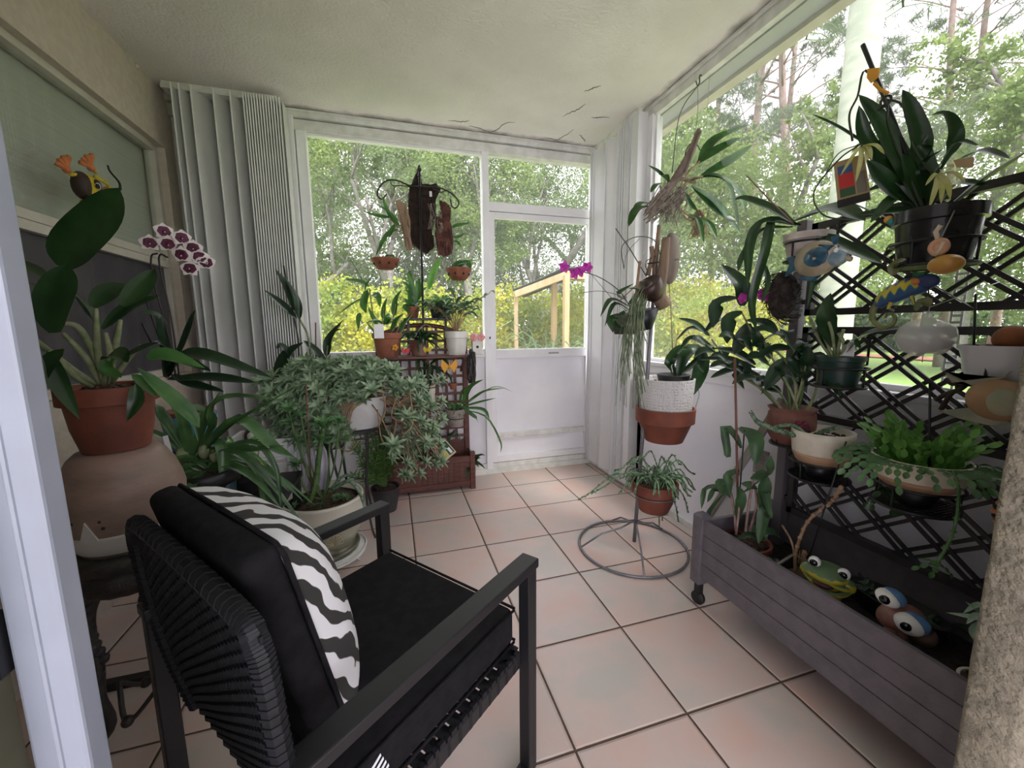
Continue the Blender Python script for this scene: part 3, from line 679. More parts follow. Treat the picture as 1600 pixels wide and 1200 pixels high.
# seat cushion
def cushion(c0, ux, uy, uz, a, b_, t, n=14, pw=4):
    """rounded slab; c0 centre, half sizes a,b_,t along the axes"""
    m = M(); vs = []; fs = []
    for side in (1, -1):
        for i in range(n+1):
            for j in range(n+1):
                u = -1+2*i/n; v = -1+2*j/n
                # rounded square mapping
                k = max(abs(u), abs(v)); e_ = (1-k**8)**.5 if k < 1 else 0
                h = t*(.72*(1 if k < 1 else .0)+.28*(1-u*u)*(1-v*v))*(e_ if k > .6 else 1)
                rc = 1-.035*(u*v)**4
                vs.append(c0+ux*a*u*rc+uy*b_*v*rc+uz*side*h)
    q = n+1
    for s_ in (0, 1):
        o_ = s_*q*q
        for i in range(n):
            for j in range(n):
                f4 = (o_+i*q+j, o_+(i+1)*q+j, o_+(i+1)*q+j+1, o_+i*q+j+1)
                fs.append(f4 if s_ == 0 else f4[::-1])
    m.add(vs, fs); return m
up = V((0, 0, 1))
sc1 = M()
def slab(m, c, a1, a2, a3, h1, h2, h3):
    return m.add([c+a1*h1*i+a2*h2*j+a3*h3*k for k in (-1, 1) for (i, j) in ((-1,-1),(1,-1),(1,1),(-1,1))], [(0,3,2,1),(4,5,6,7),(0,1,5,4),(1,2,6,5),(2,3,7,6),(3,0,4,7)])
so_ = slab(M(), ch(-.222, .265, .387), fa, fb, up, .228, .232, .045).build('seat_cushion', FAB, None, bevel=.018, seg=4)
tag(so_, 'flat black box cushion on the seat of the armchair', 'cushion')
pipe = M()
for z in (.345, .429):
    pipe.tube([ch(.006, .035, z), ch(.006, .495, z)], .0035, 6)
    pipe.tube([ch(-.44, .033, z), ch(.0, .033, z)], .0035, 6)
pipe.build('piping', FAB, so_)
lgm = M()
for i in range(4):
    q0 = at(597+i*2.5, 1104+i*9, x=None, y=None, z=.40)
    # printed mark: four slanting bars on the cushion side
    s0 = -.395+.0075*i
    zt = .412-.010*i
    A = [ch(s0-.012, .0325, zt-.007), ch(s0+.012-.003*i, .0325, zt+.007-.001*i), ch(s0+.013-.003*i, .0325, zt+.0015-.001*i), ch(s0-.009, .0325, zt-.0125)]
    lgm.add(A, [(0, 1, 2, 3)])
lgm.build('printed_mark', mat('white_print', (.75, .76, .8), None, rough=.6), so_, smooth=False, solid=.0006)
# back cushion with zebra front
zeb = bpy.data.materials.new('zebra_print'); zeb.use_nodes = True
N, L = nodes_of(zeb); b = N['Principled BSDF']; tc = N.new('ShaderNodeTexCoord')
mp = N.new('ShaderNodeMapping'); mp.inputs['Scale'].default_value = (1, 1, 1.0); mp.inputs['Rotation'].default_value = (.3, .5, 0); L.new(tc.outputs['Object'], mp.inputs[0])
wv = N.new('ShaderNodeTexWave'); wv.wave_type = 'BANDS'; wv.bands_direction = 'DIAGONAL'; wv.inputs['Scale'].default_value = 10; wv.inputs['Distortion'].default_value = 7; wv.inputs['Detail'].default_value = 2; wv.inputs['Detail Scale'].default_value = 1.1
L.new(mp.outputs[0], wv.inputs['Vector']); cr = N.new('ShaderNodeValToRGB'); cr.color_ramp.interpolation = 'CONSTANT'; L.new(wv.outputs['Fac'], cr.inputs[0])
e = cr.color_ramp.elements; e[0].position = 0; e[0].color = (.03, .028, .028, 1); e[1].position = .44; e[1].color = (.70, .70, .73, 1)
e3 = e.new(.38); e3.color = (.22, .20, .20, 1)
L.new(cr.outputs[0], b.inputs['Base Color']); b.inputs['Roughness'].default_value = .9
tl = V((-.22, 0, 1)).normalized()
bu = (fa*tl.x + up*tl.z).normalized(); bn = fb.cross(bu).normalized()
if bn.dot(fa) < 0: bn = -bn
cc = ch(-.437, .295, .610)
bc = slab(M(), cc-bn*.022, fb, bu, bn, .205, .205, .026).build('back_cushion', FAB, None, bevel=.02, seg=5)
tag(bc, 'thick black back cushion with a zebra-striped front leaning in the armchair', 'cushion')
zm = M(); n = 22; vs = []
for i in range(n+1):
    for j in range(n+1):
        u = -1+2*i/n; v = -1+2*j/n
        h = .110*(1-abs(u)**3.2)**.55*(1-abs(v)**3.2)**.55
        rc = 1-.03*(u*v)**4
        vs.append(cc+bn*(.0+h)+fb*.202*u*rc+bu*.202*v*rc)
zm.add(vs, [(i*(n+1)+j, (i+1)*(n+1)+j, (i+1)*(n+1)+j+1, i*(n+1)+j+1) for i in range(n) for j in range(n)])
zm.build('zebra_front', zeb, bc)
pp_ = M(); loop = [cc+bn*.003+fb*.203*u+bu*.202*v for u, v in ((-1,-.9),(-1,0),(-1,.9),(-.93,.98),(0,1),(.93,.98),(1,.9),(1,0),(1,-.9),(.93,-.98),(0,-1),(-.93,-.98))]
pp_.tube(loop, .004, 6, closed=True); pp_.build('piping', FAB, bc)

# ---- black iron pedestal stool
SC = V((-1.785, -1.35, 0))
isx = thing('plant_stool', 'black cast-iron pedestal with leafy curved legs at the left doorway edge', 'plant stand', SC)
M().lathe([(.0, .452), (.085, .452), (.105, .462), (.118, .475), (.124, .50), (.118, .512), (.112, .52), (.122, .53), (.124, .545), (.118, .556), (.10, .560), (0, .560)], SC, 40, flute=.012, nf=20).build('top', BLKIRON, isx)
for k in range(3):
    a = math.radians((-50, 70, 205)[k]); dx = V((math.cos(a), math.sin(a), 0))
    m_ = M()
    m_.tube([SC+dx*.07+up*.46, SC+dx*.095+up*.40, SC+dx*.10+up*.33, SC+dx*(.078 if k < 2 else .095)+up*.24, SC+dx*(.068 if k < 2 else .10)+up*.16, SC+dx*.09+up*.07, SC+dx*.15+up*.015, SC+dx*.17+up*.025], lambda t: .016-.006*t, 8, seg=30)
    m_.build('leg', BLKIRON, isx)
    m_ = M()
    for q in range(9):
        z = .44-q*.022
        m_.ball(SC+dx*(.10+.012*math.sin(q/8*pi)-.002*q)+up*z, (.026-.0015*q, .026-.0015*q, .014), 8, 6)
    m_.build('leaf_ornament', BLKIRON, isx)
m_ = M()
for k in range(3):
    a = math.radians(-50+120*k); a2 = a+2*pi/3
    p = SC+V((math.cos(a), math.sin(a), 0))*.068+up*.17; q = SC+V((math.cos(a2), math.sin(a2), 0))*.068+up*.17
    mid = SC+V((math.cos(a+pi/3), math.sin(a+pi/3), 0))*.075+up*.10
    m_.tube([p, mid, q], .006, 6, seg=12)
    m_.ball(mid, .014)
m_.build('scroll_brace', BLKIRON, isx)
# ---- upturned glazed pot
uc = SC+up*.56
up1 = thing('stoneware_pot', 'upturned brown and white stoneware pot on the black iron pedestal', 'pot', uc)
GB = mat('brown_glaze', (.22, .155, .12), (.30, .20, .165), 7, .45, stretch=(1, 1, 3), bump=.1)
M().lathe([(.112, .058), (.1185, .066), (.1228, .105), (.125, .135), (.120, .165), (.109, .20), (.092, .232), (.078, .246), (.0, .248)], uc, 44).build('glazed_body', GB, up1)
M().lathe([(0, 0), (.088, 0), (.095, .006), (.1, .012), (.108, .03), (.116, .055), (.117, .062), (.1, .064)], uc, 44).build('white_band', mat('offwhite_glaze', (.55, .53, .49), (.48, .46, .42), 9, .4), up1)
M().lathe([(.0, -.0), (.092, 0), (.099, .010), (.101, .022), (.098, .0225)], uc, 44).build('foot_rim', mat('olive_glaze', (.16, .15, .11), None, rough=.5), up1)
for ang in (-96,):
    a = math.radians(ang); nm = V((math.cos(a), math.sin(a), 0)); sd = V((-nm.y, nm.x, 0))
    M().prism([uc+nm*.1185-sd*.018+up*.060, uc+nm*.1185+sd*.018+up*.060, uc+nm*.1245+up*.108], nm, .004).build('white_notch', mat('offwhite_glaze', (.55, .53, .49)), up1, smooth=False)
hm_ = M()
for ang, z in ((-84, .105), (-82, .088), (-110, .105)):
    a = math.radians(ang); hm_.ball(uc+V((math.cos(a), math.sin(a), 0))*.121+up*z, .004, 8, 6)
hm_.build('drain_hole', BLK, up1)

# ---- pot helper
def pot_prof(rt, rb, h, lip=.0, lh=.03, wall=.006, foot=0):
    P = [(0, 0), (rb, 0)]
    if foot: P += [(rb+foot, .008), (rb, .012)]
    P += [(rb+(rt-rb)*.5, (h-lh)*.5), (rt-(rt-rb)*lh/h, h-lh)]
    if lip: P += [(rt+lip, h-lh+.002), (rt+lip, h)]
    else: P += [(rt, h)]
    P += [(rt-wall, h), (rt-wall-.002, h-.02), (0, h-.02)]
    return P
def potted(name, label, cat, c, rt, rb, h, m, lip=0, lh=.03, group=None, sx=1, sy=1, flute=0, nf=0, soil=SOIL, potname='pot', n=32):
    t = thing(name, label, cat, c, group)
    M().lathe(pot_prof(rt, rb, h, lip, lh), c, n, sx=sx, sy=sy, flute=flute, nf=nf).build(potname, m, t, auto=35)
    if soil:
        g = random.Random(int(c[0]*1000+c[1]*77)); s_ = M().lathe([(rt-.006, h-.014), (rt*.5, h-.006), (0, h-.004)], c, 20, sx=sx, sy=sy)
        for i in range(26):
            a = g.uniform(0, 2*pi); r = g.uniform(0, rt*.85)
            s_.ball((c[0]+math.cos(a)*r*sx, c[1]+math.sin(a)*r*sy, c[2]+h-.006), (g.uniform(.004, .011), g.uniform(.004, .009), .006), 6, 4)
        s_.build('soil', soil, t)
    return t
def strap(m, c, n, L0, L1, w, g, el0=.4, el1=1.3, droop=1.0, prof='strap', a0=0, a1=2*pi, cr_=.015):
    for i in range(n):
        a = g.uniform(a0, a1); Lf = g.uniform(L0, L1); el = g.uniform(el0, el1)
        dx = V((math.cos(a), math.sin(a), 0)); o_ = V(c)+V((g.uniform(-cr_, cr_), g.uniform(-cr_, cr_), 0))
        P = []
        for t in (0, .25, .5, .75, 1):
            P.append(o_+dx*Lf*math.cos(el)*t+up*Lf*(math.sin(el)*t-droop*.75*t*t))
        m.leaf(P, w*g.uniform(.8, 1.2), prof, n=8)
def pl_(m, pts, w, prof='oval', y=None, x=None, **k): m.leaf(pp(pts, x=x, y=y), w, prof, **k)
def cane(m, lm, pts, r, lw, ll, g, n=8, prof='lance', start=.25, face=None):
    """a stem with leaves alternating along it"""
    S = cr_spline(pts, 24); m.tube(S, lambda t: r*(1-.4*t), 6)
    for i in range(n):
        k = int((start+(1-start)*i/max(1, n-1))*23.9); tg = (S[min(k+1, 24)]-S[k-1]).normalized()
        a = tg.cross(V((R.uniform(-.3, .3), R.uniform(-.3, .3), 1))); a = a.normalized() if a.length > .01 else V((1, 0, 0))
        a = Matrix.Rotation(g.uniform(-.7, .7), 3, tg) @ a
        if i % 2: a = -a
        l_ = ll*g.uniform(.75, 1.15); d = (a+tg*.8).normalized()
        lm.leaf([S[k], S[k]+d*l_*.5+up*l_*.08, S[k]+(d*.85)*l_-up*l_*.18], lw*g.uniform(.8, 1.2), prof, n=6, face=face)

# ---- cattleya in terracotta on the upturned pot
cc_ = uc+up*.249
ct = potted('potted_orchid', 'big broad-leaved orchid in a terracotta pot on the upturned stoneware pot', 'potted plant', cc_, .090, .064, .158, TERRA, lip=.004, lh=.042)
lm = M(); Y = (-1.42, -1.36)
pl_(lm, [(100, 418), (112, 385), (160, 335), (186, 294)], .088, y=(-1.42, -1.44), fold=.1, n=14, face=(.2, -1, .25))
pl_(lm, [(86, 520), (80, 480), (95, 440), (104, 414)], .066, y=(-1.45, -1.42), fold=.1, n=12, face=(.2, -1, .25))
for q, w_ in (([(72, 436), (50, 420), (22, 404)], .03), ([(66, 450), (40, 444), (12, 446)], .018), ([(68, 488), (44, 478), (18, 473)], .013), ([(118, 462), (138, 488), (162, 514)], .05), ([(145, 480), (172, 455), (206, 447)], .052), ([(192, 478), (218, 452), (242, 420)], .052), ([(160, 514), (200, 480), (250, 462)], .032)):
    pl_(lm, q, w_, y=(-1.39, -1.32))
for q, w_ in (([(100, 545), (70, 575), (48, 632)], .035), ([(72, 548), (92, 600), (124, 655)], .035), ([(212, 600), (212, 630), (198, 658)], .03), ([(190, 560), (215, 548), (248, 535)], .04), ([(165, 560), (180, 552), (200, 566)], .05)):
    pl_(lm, q, w_, 'lance', y=(-1.44, -1.47))
lm.build('leaves', GRN_D, ct)
lm = M()
for q, w_ in (([(215, 575), (290, 640), (312, 668)], .040), ([(205, 585), (225, 600), (246, 622)], .028), ([(190, 590), (165, 575), (185, 540)], .03), ([(228, 560), (260, 555), (320, 575)], .05)):
    pl_(lm, q, w_, 'lance', y=(-1.40, -1.38))
lm.build('new_leaves', GRN_M, ct)
sm = M()
for q in ([(155, 600), (135, 560), (98, 520)], [(150, 600), (110, 575), (32, 512)], [(160, 600), (152, 545), (150, 482)], [(165, 600), (140, 540), (120, 510), (92, 505)], [(170, 600), (180, 545), (188, 500)], [(160, 600), (172, 560), (165, 520)], [(175, 600), (200, 560), (220, 540)], [(145, 605), (120, 590), (75, 548)]):
    sm.tube(pp(q, y=(-1.36, -1.40)), lambda t: .004+.003*math.sin(pi*t), 7, seg=12)
sm.build('pseudobulbs', CANE, ct)
# ---- black box-section side table carrying the next pots
ta = thing('side_table', 'low black box-section metal table against the left wall behind the pedestal', 'table', (-1.80, -.92, 0))
TX0, TX1, TY0, TY1, TZ = -2.10, -1.52, -1.18, -.70, .49
for y_ in (TY0+.02, TY1-.02):
    M().bar((TX0, y_, .0125), (TX1, y_, .0125), .03, .025).build('floor_rail', BLK, ta, smooth=False, bevel=.002)
    for x_ in (TX0+.015, TX1-.015):
        M().bar((x_, y_, .025), (x_, y_, TZ-.02), .03, .03).build('leg', BLK, ta, smooth=False, bevel=.002)
M().box((TX0-.01, TY0, TZ-.02), (TX1+.01, TY1, TZ)).build('tabletop', BLK, ta, smooth=False, bevel=.003)
# blue-black glazed pot with strap-leaved orchid
DB = mat('dark_blue_glaze', (.012, .05, .075), (.03, .10, .13), 25, .3, bump=.2, coat=.4)
dbc = V((-1.725, -1.06, TZ))
db = potted('potted_orchid', 'arching strap-leaved orchid in a blue-black glazed pot behind the armchair', 'potted plant', dbc, .092, .07, .15, DB, lip=0, lh=.05)
M().lathe([(.085, .105), (.096, .11), (.102, .125), (.102, .15), (.092, .156), (.086, .15), (.085, .14)], dbc, 36).build('black_rim', BLK, db)
M().lathe([(.050, .108), (.062, .11), (.066, .125), (.062, .139), (.05, .141)], dbc+V((-.075, -.045, -.012)), 24).build('black_spout', BLK, db)
lm = M(); S = (300, 722)
for q, w_ in (([S, (255, 682), (205, 680), (158, 770)], .022), ([S, (250, 640), (215, 652), (180, 665)], .025), ([S, (285, 660), (262, 625)], .034), ([S, (318, 660), (352, 620), (440, 624)], .034), ([S, (345, 700), (400, 702), (445, 696)], .035), ([S, (370, 655), (430, 700), (462, 716)], .045),
                ([S, (340, 690), (350, 740), (338, 798)], .034), ([S, (390, 720), (415, 790), (400, 838)], .030), ([S, (360, 705), (410, 740), (482, 830)], .028), ([S, (275, 735), (290, 765)], .022), ([(300, 715), (330, 670), (330, 640), (345, 610)], .03), ([S, (262, 665), (240, 635), (236, 650)], .028),
                ([S, (360, 665), (400, 640), (470, 600)], .022), ([S, (390, 690), (430, 730), (440, 800)], .024), ([S, (320, 650), (300, 640), (310, 690)], .028)):
    pl_(lm, q, w_, 'lance', y=(-1.06, -1.13), n=12)
strap(lm, dbc+up*.15, 26, .18, .34, .026, random.Random(5), .2, 1.2, 1.2, 'lance')
lm.build('leaves', mat('olive_green_leaf', (.03, .085, .025), (.07, .16, .05), 14, .35, trans=.15), db)
sm = M()
for q in ((285, 712, .018), (318, 706, .016), (335, 712, .015)):
    p = at(q[0], q[1], y=-1.07); sm.ball(p, (q[2], q[2], q[2]*1.5), 10, 8)
sm.build('pseudobulbs', CANE, db)
tg_ = at(266, 700, y=-1.12)
M().add([at(254, 682, y=-1.12), at(262, 680, y=-1.12), at(274, 722, y=-1.12), at(266, 727, y=-1.12)], [(0, 1, 2, 3)]).build('plant_label', WHITE, db, smooth=False, solid=.001)
# light blue fluted pot with the two-tone moth orchid, on a tall slim stand
bcx = at(300, 690, y=-.88); bz = bcx.z-.02
st_ = thing('plant_stand', 'slim dark stand under the light blue pot beside the left wall', 'plant stand', (bcx.x, -.88, TZ))
M().lathe([(0, bz-.012), (.065, bz-.012), (.07, bz-.006), (.065, bz), (0, bz)], (bcx.x, -.88, 0), 24).build('plate', BLKIRON, st_)
for k in range(3):
    a = 2*pi*k/3+.4; M().tube([(bcx.x+math.cos(a)*.05, -.88+math.sin(a)*.05, bz-.012), (bcx.x+math.cos(a)*.035, -.88+math.sin(a)*.035, (bz+TZ)/2), (bcx.x+math.cos(a)*.065, -.88+math.sin(a)*.065, TZ+.004)], .004, 6, seg=8).build('leg', BLKIRON, st_)
LB = mat('light_blue_glaze', (.05, .22, .33), (.10, .33, .46), 18, .25, coat=.5)
bc2 = V((bcx.x, -.88, bz))
mo = potted('potted_orchid', 'white-edged dark purple moth orchid in a light blue fluted pot', 'potted plant', bc2, .082, .060, .125, LB, lip=0, lh=.012, flute=.02, nf=26, n=104)
M().lathe([(.074, .10), (.077, .137), (.073, .138), (.070, .11)], bc2, 24).build('terracotta_liner', TERRA, mo)
lm = M(); Y = (-.90, -1.0)
for q, w_ in (([(262, 590), (300, 552), (425, 590)], .062), ([(262, 592), (330, 590), (400, 598)], .05), ([(260, 588), (285, 540), (305, 484)], .045), ([(262, 588), (250, 500), (214, 488)], .032), ([(258, 590), (262, 545), (240, 535)], .05), ([(262, 590), (270, 560), (330, 580)], .05), ([(270, 585), (300, 600), (350, 612)], .04)):
    pl_(lm, q, w_, 'oval', y=Y, n=12)
lm.build('leaves', GRN_DD, mo)
sm = M()
sm.tube(pp([(275, 590), (262, 520), (240, 440), (236, 402), (246, 396)], y=(-.92, -.98)), .0028, 5, seg=20)
sm.tube(pp([(280, 590), (268, 500), (250, 420), (250, 398), (262, 402)], y=(-.92, -.98)), .0028, 5, seg=20)
sm.build('flower_spike', mat('dark_spike', (.03, .02, .025), None, rough=.5), mo)
sm = M(); sm.tube(pp([(236, 535), (222, 505)], y=(-.92, -.92)), .003, 5); sm.tube(pp([(270, 590), (228, 470)], y=(-.93, -.93)), .002, 5)
sm.build('stakes', BLK, mo)
PW_ = mat('petal_white', (.82, .74, .80), None, rough=.6, trans=.2); PD = mat('petal_purple', (.055, .004, .022), (.11, .01, .05), 60, .6)
def moth(parent, p, r, g, mw_=PW_, mc=PD):
    f = (CAM-p).normalized(); f = (f+V((g.uniform(-.35, .35), g.uniform(-.2, .2), g.uniform(-.3, .3)))).normalized()
    sx_ = f.cross(up).normalized(); sy_ = sx_.cross(f)
    w_ = M(); d_ = M()
    for k, (a, ln, wd) in enumerate([(90, 1, .85), (20, 1.0, 1.15), (160, 1.0, 1.15), (-45, .95, .8), (-135, .95, .8)]):
        a = math.radians(a+g.uniform(-6, 6)); d = sx_*math.cos(a)+sy_*math.sin(a)
        for mm_, s_, o in ((w_, 1, 0), (d_, .80, .0012)):
            mm_.leaf([p+f*o, p+d*r*.5*s_+f*(o+.003), p+d*r*ln*s_-f*(.002-o)], r*wd*s_, 'ovate', face=f, fold=.02, n=6)
    d_.ball(p+f*.004, r*.16, 8, 6)
    fl = w_.build('flower', mw_, parent); d_.build('petal_centres', mc, fl)
    M().ball(p+f*.008-sy_*r*.08, r*.08, 6, 5).build('lip', mat('lip_cream', (.7, .6, .5), None, rough=.5), fl)
g = random.Random(3)
for (px, py) in ((234, 380), (256, 362), (262, 381), (284, 372), (284, 398), (302, 388), (297, 420), (312, 402), (322, 410)):
    moth(mo, at(px, py, y=-.98-g.uniform(0, .03)), .028, g)
# black plastic pot with exposed roots, next to it
b3 = at(385, 800, y=-.86); c3 = V((b3.x, -.86, TZ))
rp_ = potted('root_bound_pot', 'shiny black pot with a tan root ball left of the glazed bowl', 'potted plant', c3, .085, .07, .07, mat('shiny_black_plastic', (.015, .015, .017), None, rough=.25), lip=.006, lh=.02)
rbm = M().ball(c3+up*.10, (.055, .05, .045), 14, 10); g = random.Random(8)
for i in range(26):
    a = g.uniform(0, 2*pi); p0 = c3+up*.12+V((math.cos(a)*.03, math.sin(a)*.03, 0))
    rbm.tube([p0, p0+V((math.cos(a)*.035, math.sin(a)*.035, -.02)), p0+V((math.cos(a+.5)*.045, math.sin(a+.5)*.045, -.07))], .003, 4, seg=6)
rbm.build('root_ball', mat('tan_roots', (.36, .22, .11), (.48, .34, .20), 30, .9), rp_)
lm = M(); strap(lm, c3+up*.14, 20, .10, .24, .014, g, .3, 1.3, 1.0, 'lance')
for i in range(9):
    a = 2*pi*i/9; lm.leaf([c3+V((.05, -.05, .09)), c3+V((.05+math.cos(a)*.012, -.05+math.sin(a)*.012, .10)), c3+V((.05+math.cos(a)*.026, -.05+math.sin(a)*.026, .098))], .012, 'ovate', n=4)
lm.build('leaves', GRN_B, rp_)
# small pot of trailing grey succulent
c4 = at(425, 830, y=-.66); c4 = V((c4.x+.02, -.66, 0))
s4 = thing('potted_succulent', 'trailing silvery succulent in a clear plastic pot between armchair and glazed bowl', 'potted plant', c4)
M().lathe(pot_prof(.06, .05, .10, 0, .01), c4+up*.13, 24).build('pot', mat('clear_plastic', (.42, .45, .43), None, rough=.2, alpha=.55), s4)
M().box((c4.x-.06, c4.y-.06, 0), (c4.x+.06, c4.y+.06, .13)).build('riser_block', BLK, s4, smooth=False, bevel=.005)
def rosette(m, p, n, L_, w_, g, tilt=.5, ax=None):
    ax = (V(ax) if ax is not None else V((g.uniform(-.5, .5), g.uniform(-.8, .3), 1))).normalized()
    a0 = ax.cross(V((1, 0, .1))).normalized(); b0 = ax.cross(a0)
    for i in range(n):
        a = 2*pi*i/n*1.618+g.uniform(-.1, .1); d = a0*math.cos(a)+b0*math.sin(a); e_ = .15+.9*(i/n)
        dd = d*math.cos(e_)+ax*math.sin(e_); l = L_*g.uniform(.75, 1.1)
        m.leaf([p, p+dd*l*.55+ax*l*.05, p+dd*l-ax*l*.12], w_, 'ovate', face=ax, n=5, fold=.25)
lm = M(); sm = M(); g = random.Random(12)
for i in range(42):
    a = g.uniform(0, 2*pi); r_2 = g.uniform(.01, .085); z = .25-.9*r_2*g.uniform(.3, 1.5)
    rosette(lm, c4+V((math.cos(a)*r_2, math.sin(a)*r_2, z)), 9, .022, .010, g)
sm.tube(pp([(405, 700), (400, 745), (412, 790), (405, 820), (418, 850)], y=(-.72, -.72)), .003, 5, seg=20)
lm.build('leaves', GRN_S, s4); sm.build('stems', CANE, s4)

# ---- glazed bowl pot on white wire stand
gc = V((-1.44, -.69, 0))
wsn = thing('plant_stand', 'round white metal plant stand under the glazed bowl pot', 'plant stand', gc)
m_ = M().ring(gc+up*.092, .165, .005).ring(gc+up*.105, .17, .004).ring(gc+up*.10, .09, .003)
for k in range(24):
    a = 2*pi*k/24; m_.tube([gc+V((math.cos(a)*.09, math.sin(a)*.09, .1)), gc+V((math.cos(a)*.148, math.sin(a)*.148, .1))], .0025, 4)
M().lathe([(0, .098), (.168, .098), (.170, .104), (0, .104)], gc, 36).build('plate', OFFW, wsn)
m_.build('ring', OFFW, wsn)
for k in range(4):
    a = pi/4+k*pi/2-.5
    M().tube([gc+V((math.cos(a)*.13, math.sin(a)*.13, .095)), gc+V((math.cos(a)*.10, math.sin(a)*.10, .05)), gc+V((math.cos(a)*.14, math.sin(a)*.14, .004))], .0045, 6, seg=8).build('leg', OFFW, wsn)
GZ = bpy.data.materials.new('celadon_glaze'); GZ.use_nodes = True
N, L = nodes_of(GZ); b = N['Principled BSDF']; b.inputs['Roughness'].default_value = .28; b.inputs['Coat Weight'].default_value = .4
tc = N.new('ShaderNodeTexCoord'); sp_ = N.new('ShaderNodeSeparateXYZ'); L.new(tc.outputs['Object'], sp_.inputs[0])
nz = N.new('ShaderNodeTexNoise'); nz.inputs['Scale'].default_value = 14; L.new(tc.outputs['Object'], nz.inputs[0])
ad = N.new('ShaderNodeMath'); ad.operation = 'MULTIPLY_ADD'; L.new(nz.outputs['Fac'], ad.inputs[0]); ad.inputs[1].default_value = .05; L.new(sp_.outputs[2], ad.inputs[2])
mr = N.new('ShaderNodeMapRange'); L.new(ad.outputs[0], mr.inputs[0]); mr.inputs[1].default_value = .0; mr.inputs[2].default_value = .27
cr = N.new('ShaderNodeValToRGB'); L.new(mr.outputs[0], cr.inputs[0]); e = cr.color_ramp.elements
e[0].position = .25; e[0].color = (.10, .095, .06, 1); e[1].position = .80; e[1].color = (.60, .59, .50, 1)
for po, co2 in ((.34, (.23, .24, .17)), (.45, (.33, .35, .26)), (.70, (.30, .29, .22)), (.74, (.52, .51, .43))):
    q = e.new(po); q.color = (*co2, 1)
L.new(cr.outputs[0], b.inputs['Base Color'])
gp = thing('potted_succulent', 'thick-stemmed green succulent in a celadon glazed bowl pot on the white stand', 'potted plant', gc+up*.106)
gp_c = gc+up*.106
M().lathe([(0, 0), (.138, 0), (.144, .02), (.13, .024), (.112, .03), (.135, .06), (.158, .11), (.167, .155), (.169, .20), (.167, .238), (.172, .246), (.170, .256), (.158, .256), (.155, .229), (0, .229)], gp_c, 44).build('pot', GZ, gp)
em = M()
for k in range(3):
    c_ = at(528-k*30, 812+k*6, y=-.70); a0 = math.atan2(0, 1)
    ang = -pi/2+.35-.45*k
    for q in range(9):
        a = q/8*pi; p0 = gp_c+V((math.cos(ang)*.156, math.sin(ang)*.156, .09)); sd = V((-math.sin(ang), math.cos(ang), 0)); nn = V((math.cos(ang), math.sin(ang), 0))
        em.tube([p0+nn*.006, p0+sd*math.cos(a)*.035+up*math.sin(a)*.045+nn*.012], .0016, 4)
    em.tube([p0+sd*math.cos(q/10*pi)*.036+up*math.sin(q/10*pi)*.046+nn*.011 for q in range(11)], .0018, 4)
em.build('incised_flower', mat('tan_relief', (.45, .38, .25), None, rough=.5), gp)
g = random.Random(4); sl_ = M().lathe([(.156, .230), (.07, .238), (0, .240)], gp_c, 24)
for i in range(60):
    a = g.uniform(0, 2*pi); r = g.uniform(0, .128); sl_.ball(gp_c+V((math.cos(a)*r, math.sin(a)*r, .236)), (.007, .006, .005), 6, 4)
sl_.build('soil', SOIL, gp)
sm = M(); lm = M(); g = random.Random(14)
sm.tube(pp([(480, 830-40), (492, 760), (500, 700), (505, 668)], y=(-.72, -.72)), lambda t: .013-.003*t, 8, seg=20)
S_ = cr_spline(pp([(480, 790), (492, 760), (500, 700), (505, 668)], y=(-.72, -.72)), 40)
for q in S_: sm.ball(q+V((g.uniform(-.012, .012), -.010, 0)), .0035, 5, 4)
rosette(lm, S_[-1], 16, .075, .020, g, ax=(.1, -.2, 1)); rosette(lm, S_[30], 8, .06, .018, g, ax=(.3, -.3, .9))
for (px, py) in ((450, 640), (466, 690), (455, 660), (530, 660), (470, 650), (540, 690), (515, 690), (462, 728)):
    p = at(px, py, y=-.70); sm.tube([gp_c+up*.235, gp_c.lerp(p, .6)+V((0, 0, .03)), p], .004, 5, seg=8); rosette(lm, p, 11, .05, .015, g)
for i in range(14):
    a = g.uniform(pi, 2*pi); p = gp_c+V((math.cos(a)*g.uniform(.05, .13), math.sin(a)*.1, .25)); rosette(lm, p, 7, .022, .01, g)
lm.build('leaves', mat('succulent_leaf', (.06, .15, .055), (.11, .24, .09), 20, .45, trans=.15), gp); sm.build('stems', STEMG, gp)
M().tube(pp([(487, 800-30), (478, 600)], y=(-.71, -.68)), .003, 5).build('stake', BAM, gp)
cm = M()
cm.tube(pp([(520, 765), (545, 752), (562, 770), (572, 800)], y=(-.72, -.80)), lambda t: .010*(1-.5*t), 7, seg=24)
cm.tube(pp([(515, 768), (535, 745), (556, 745)], y=(-.70, -.70)), lambda t: .009*(1-.5*t), 7, seg=20)
cm.build('cactus_arm', mat('spotted_cactus', (.035, .09, .045), (.20, .28, .19), 90, .6), gp)

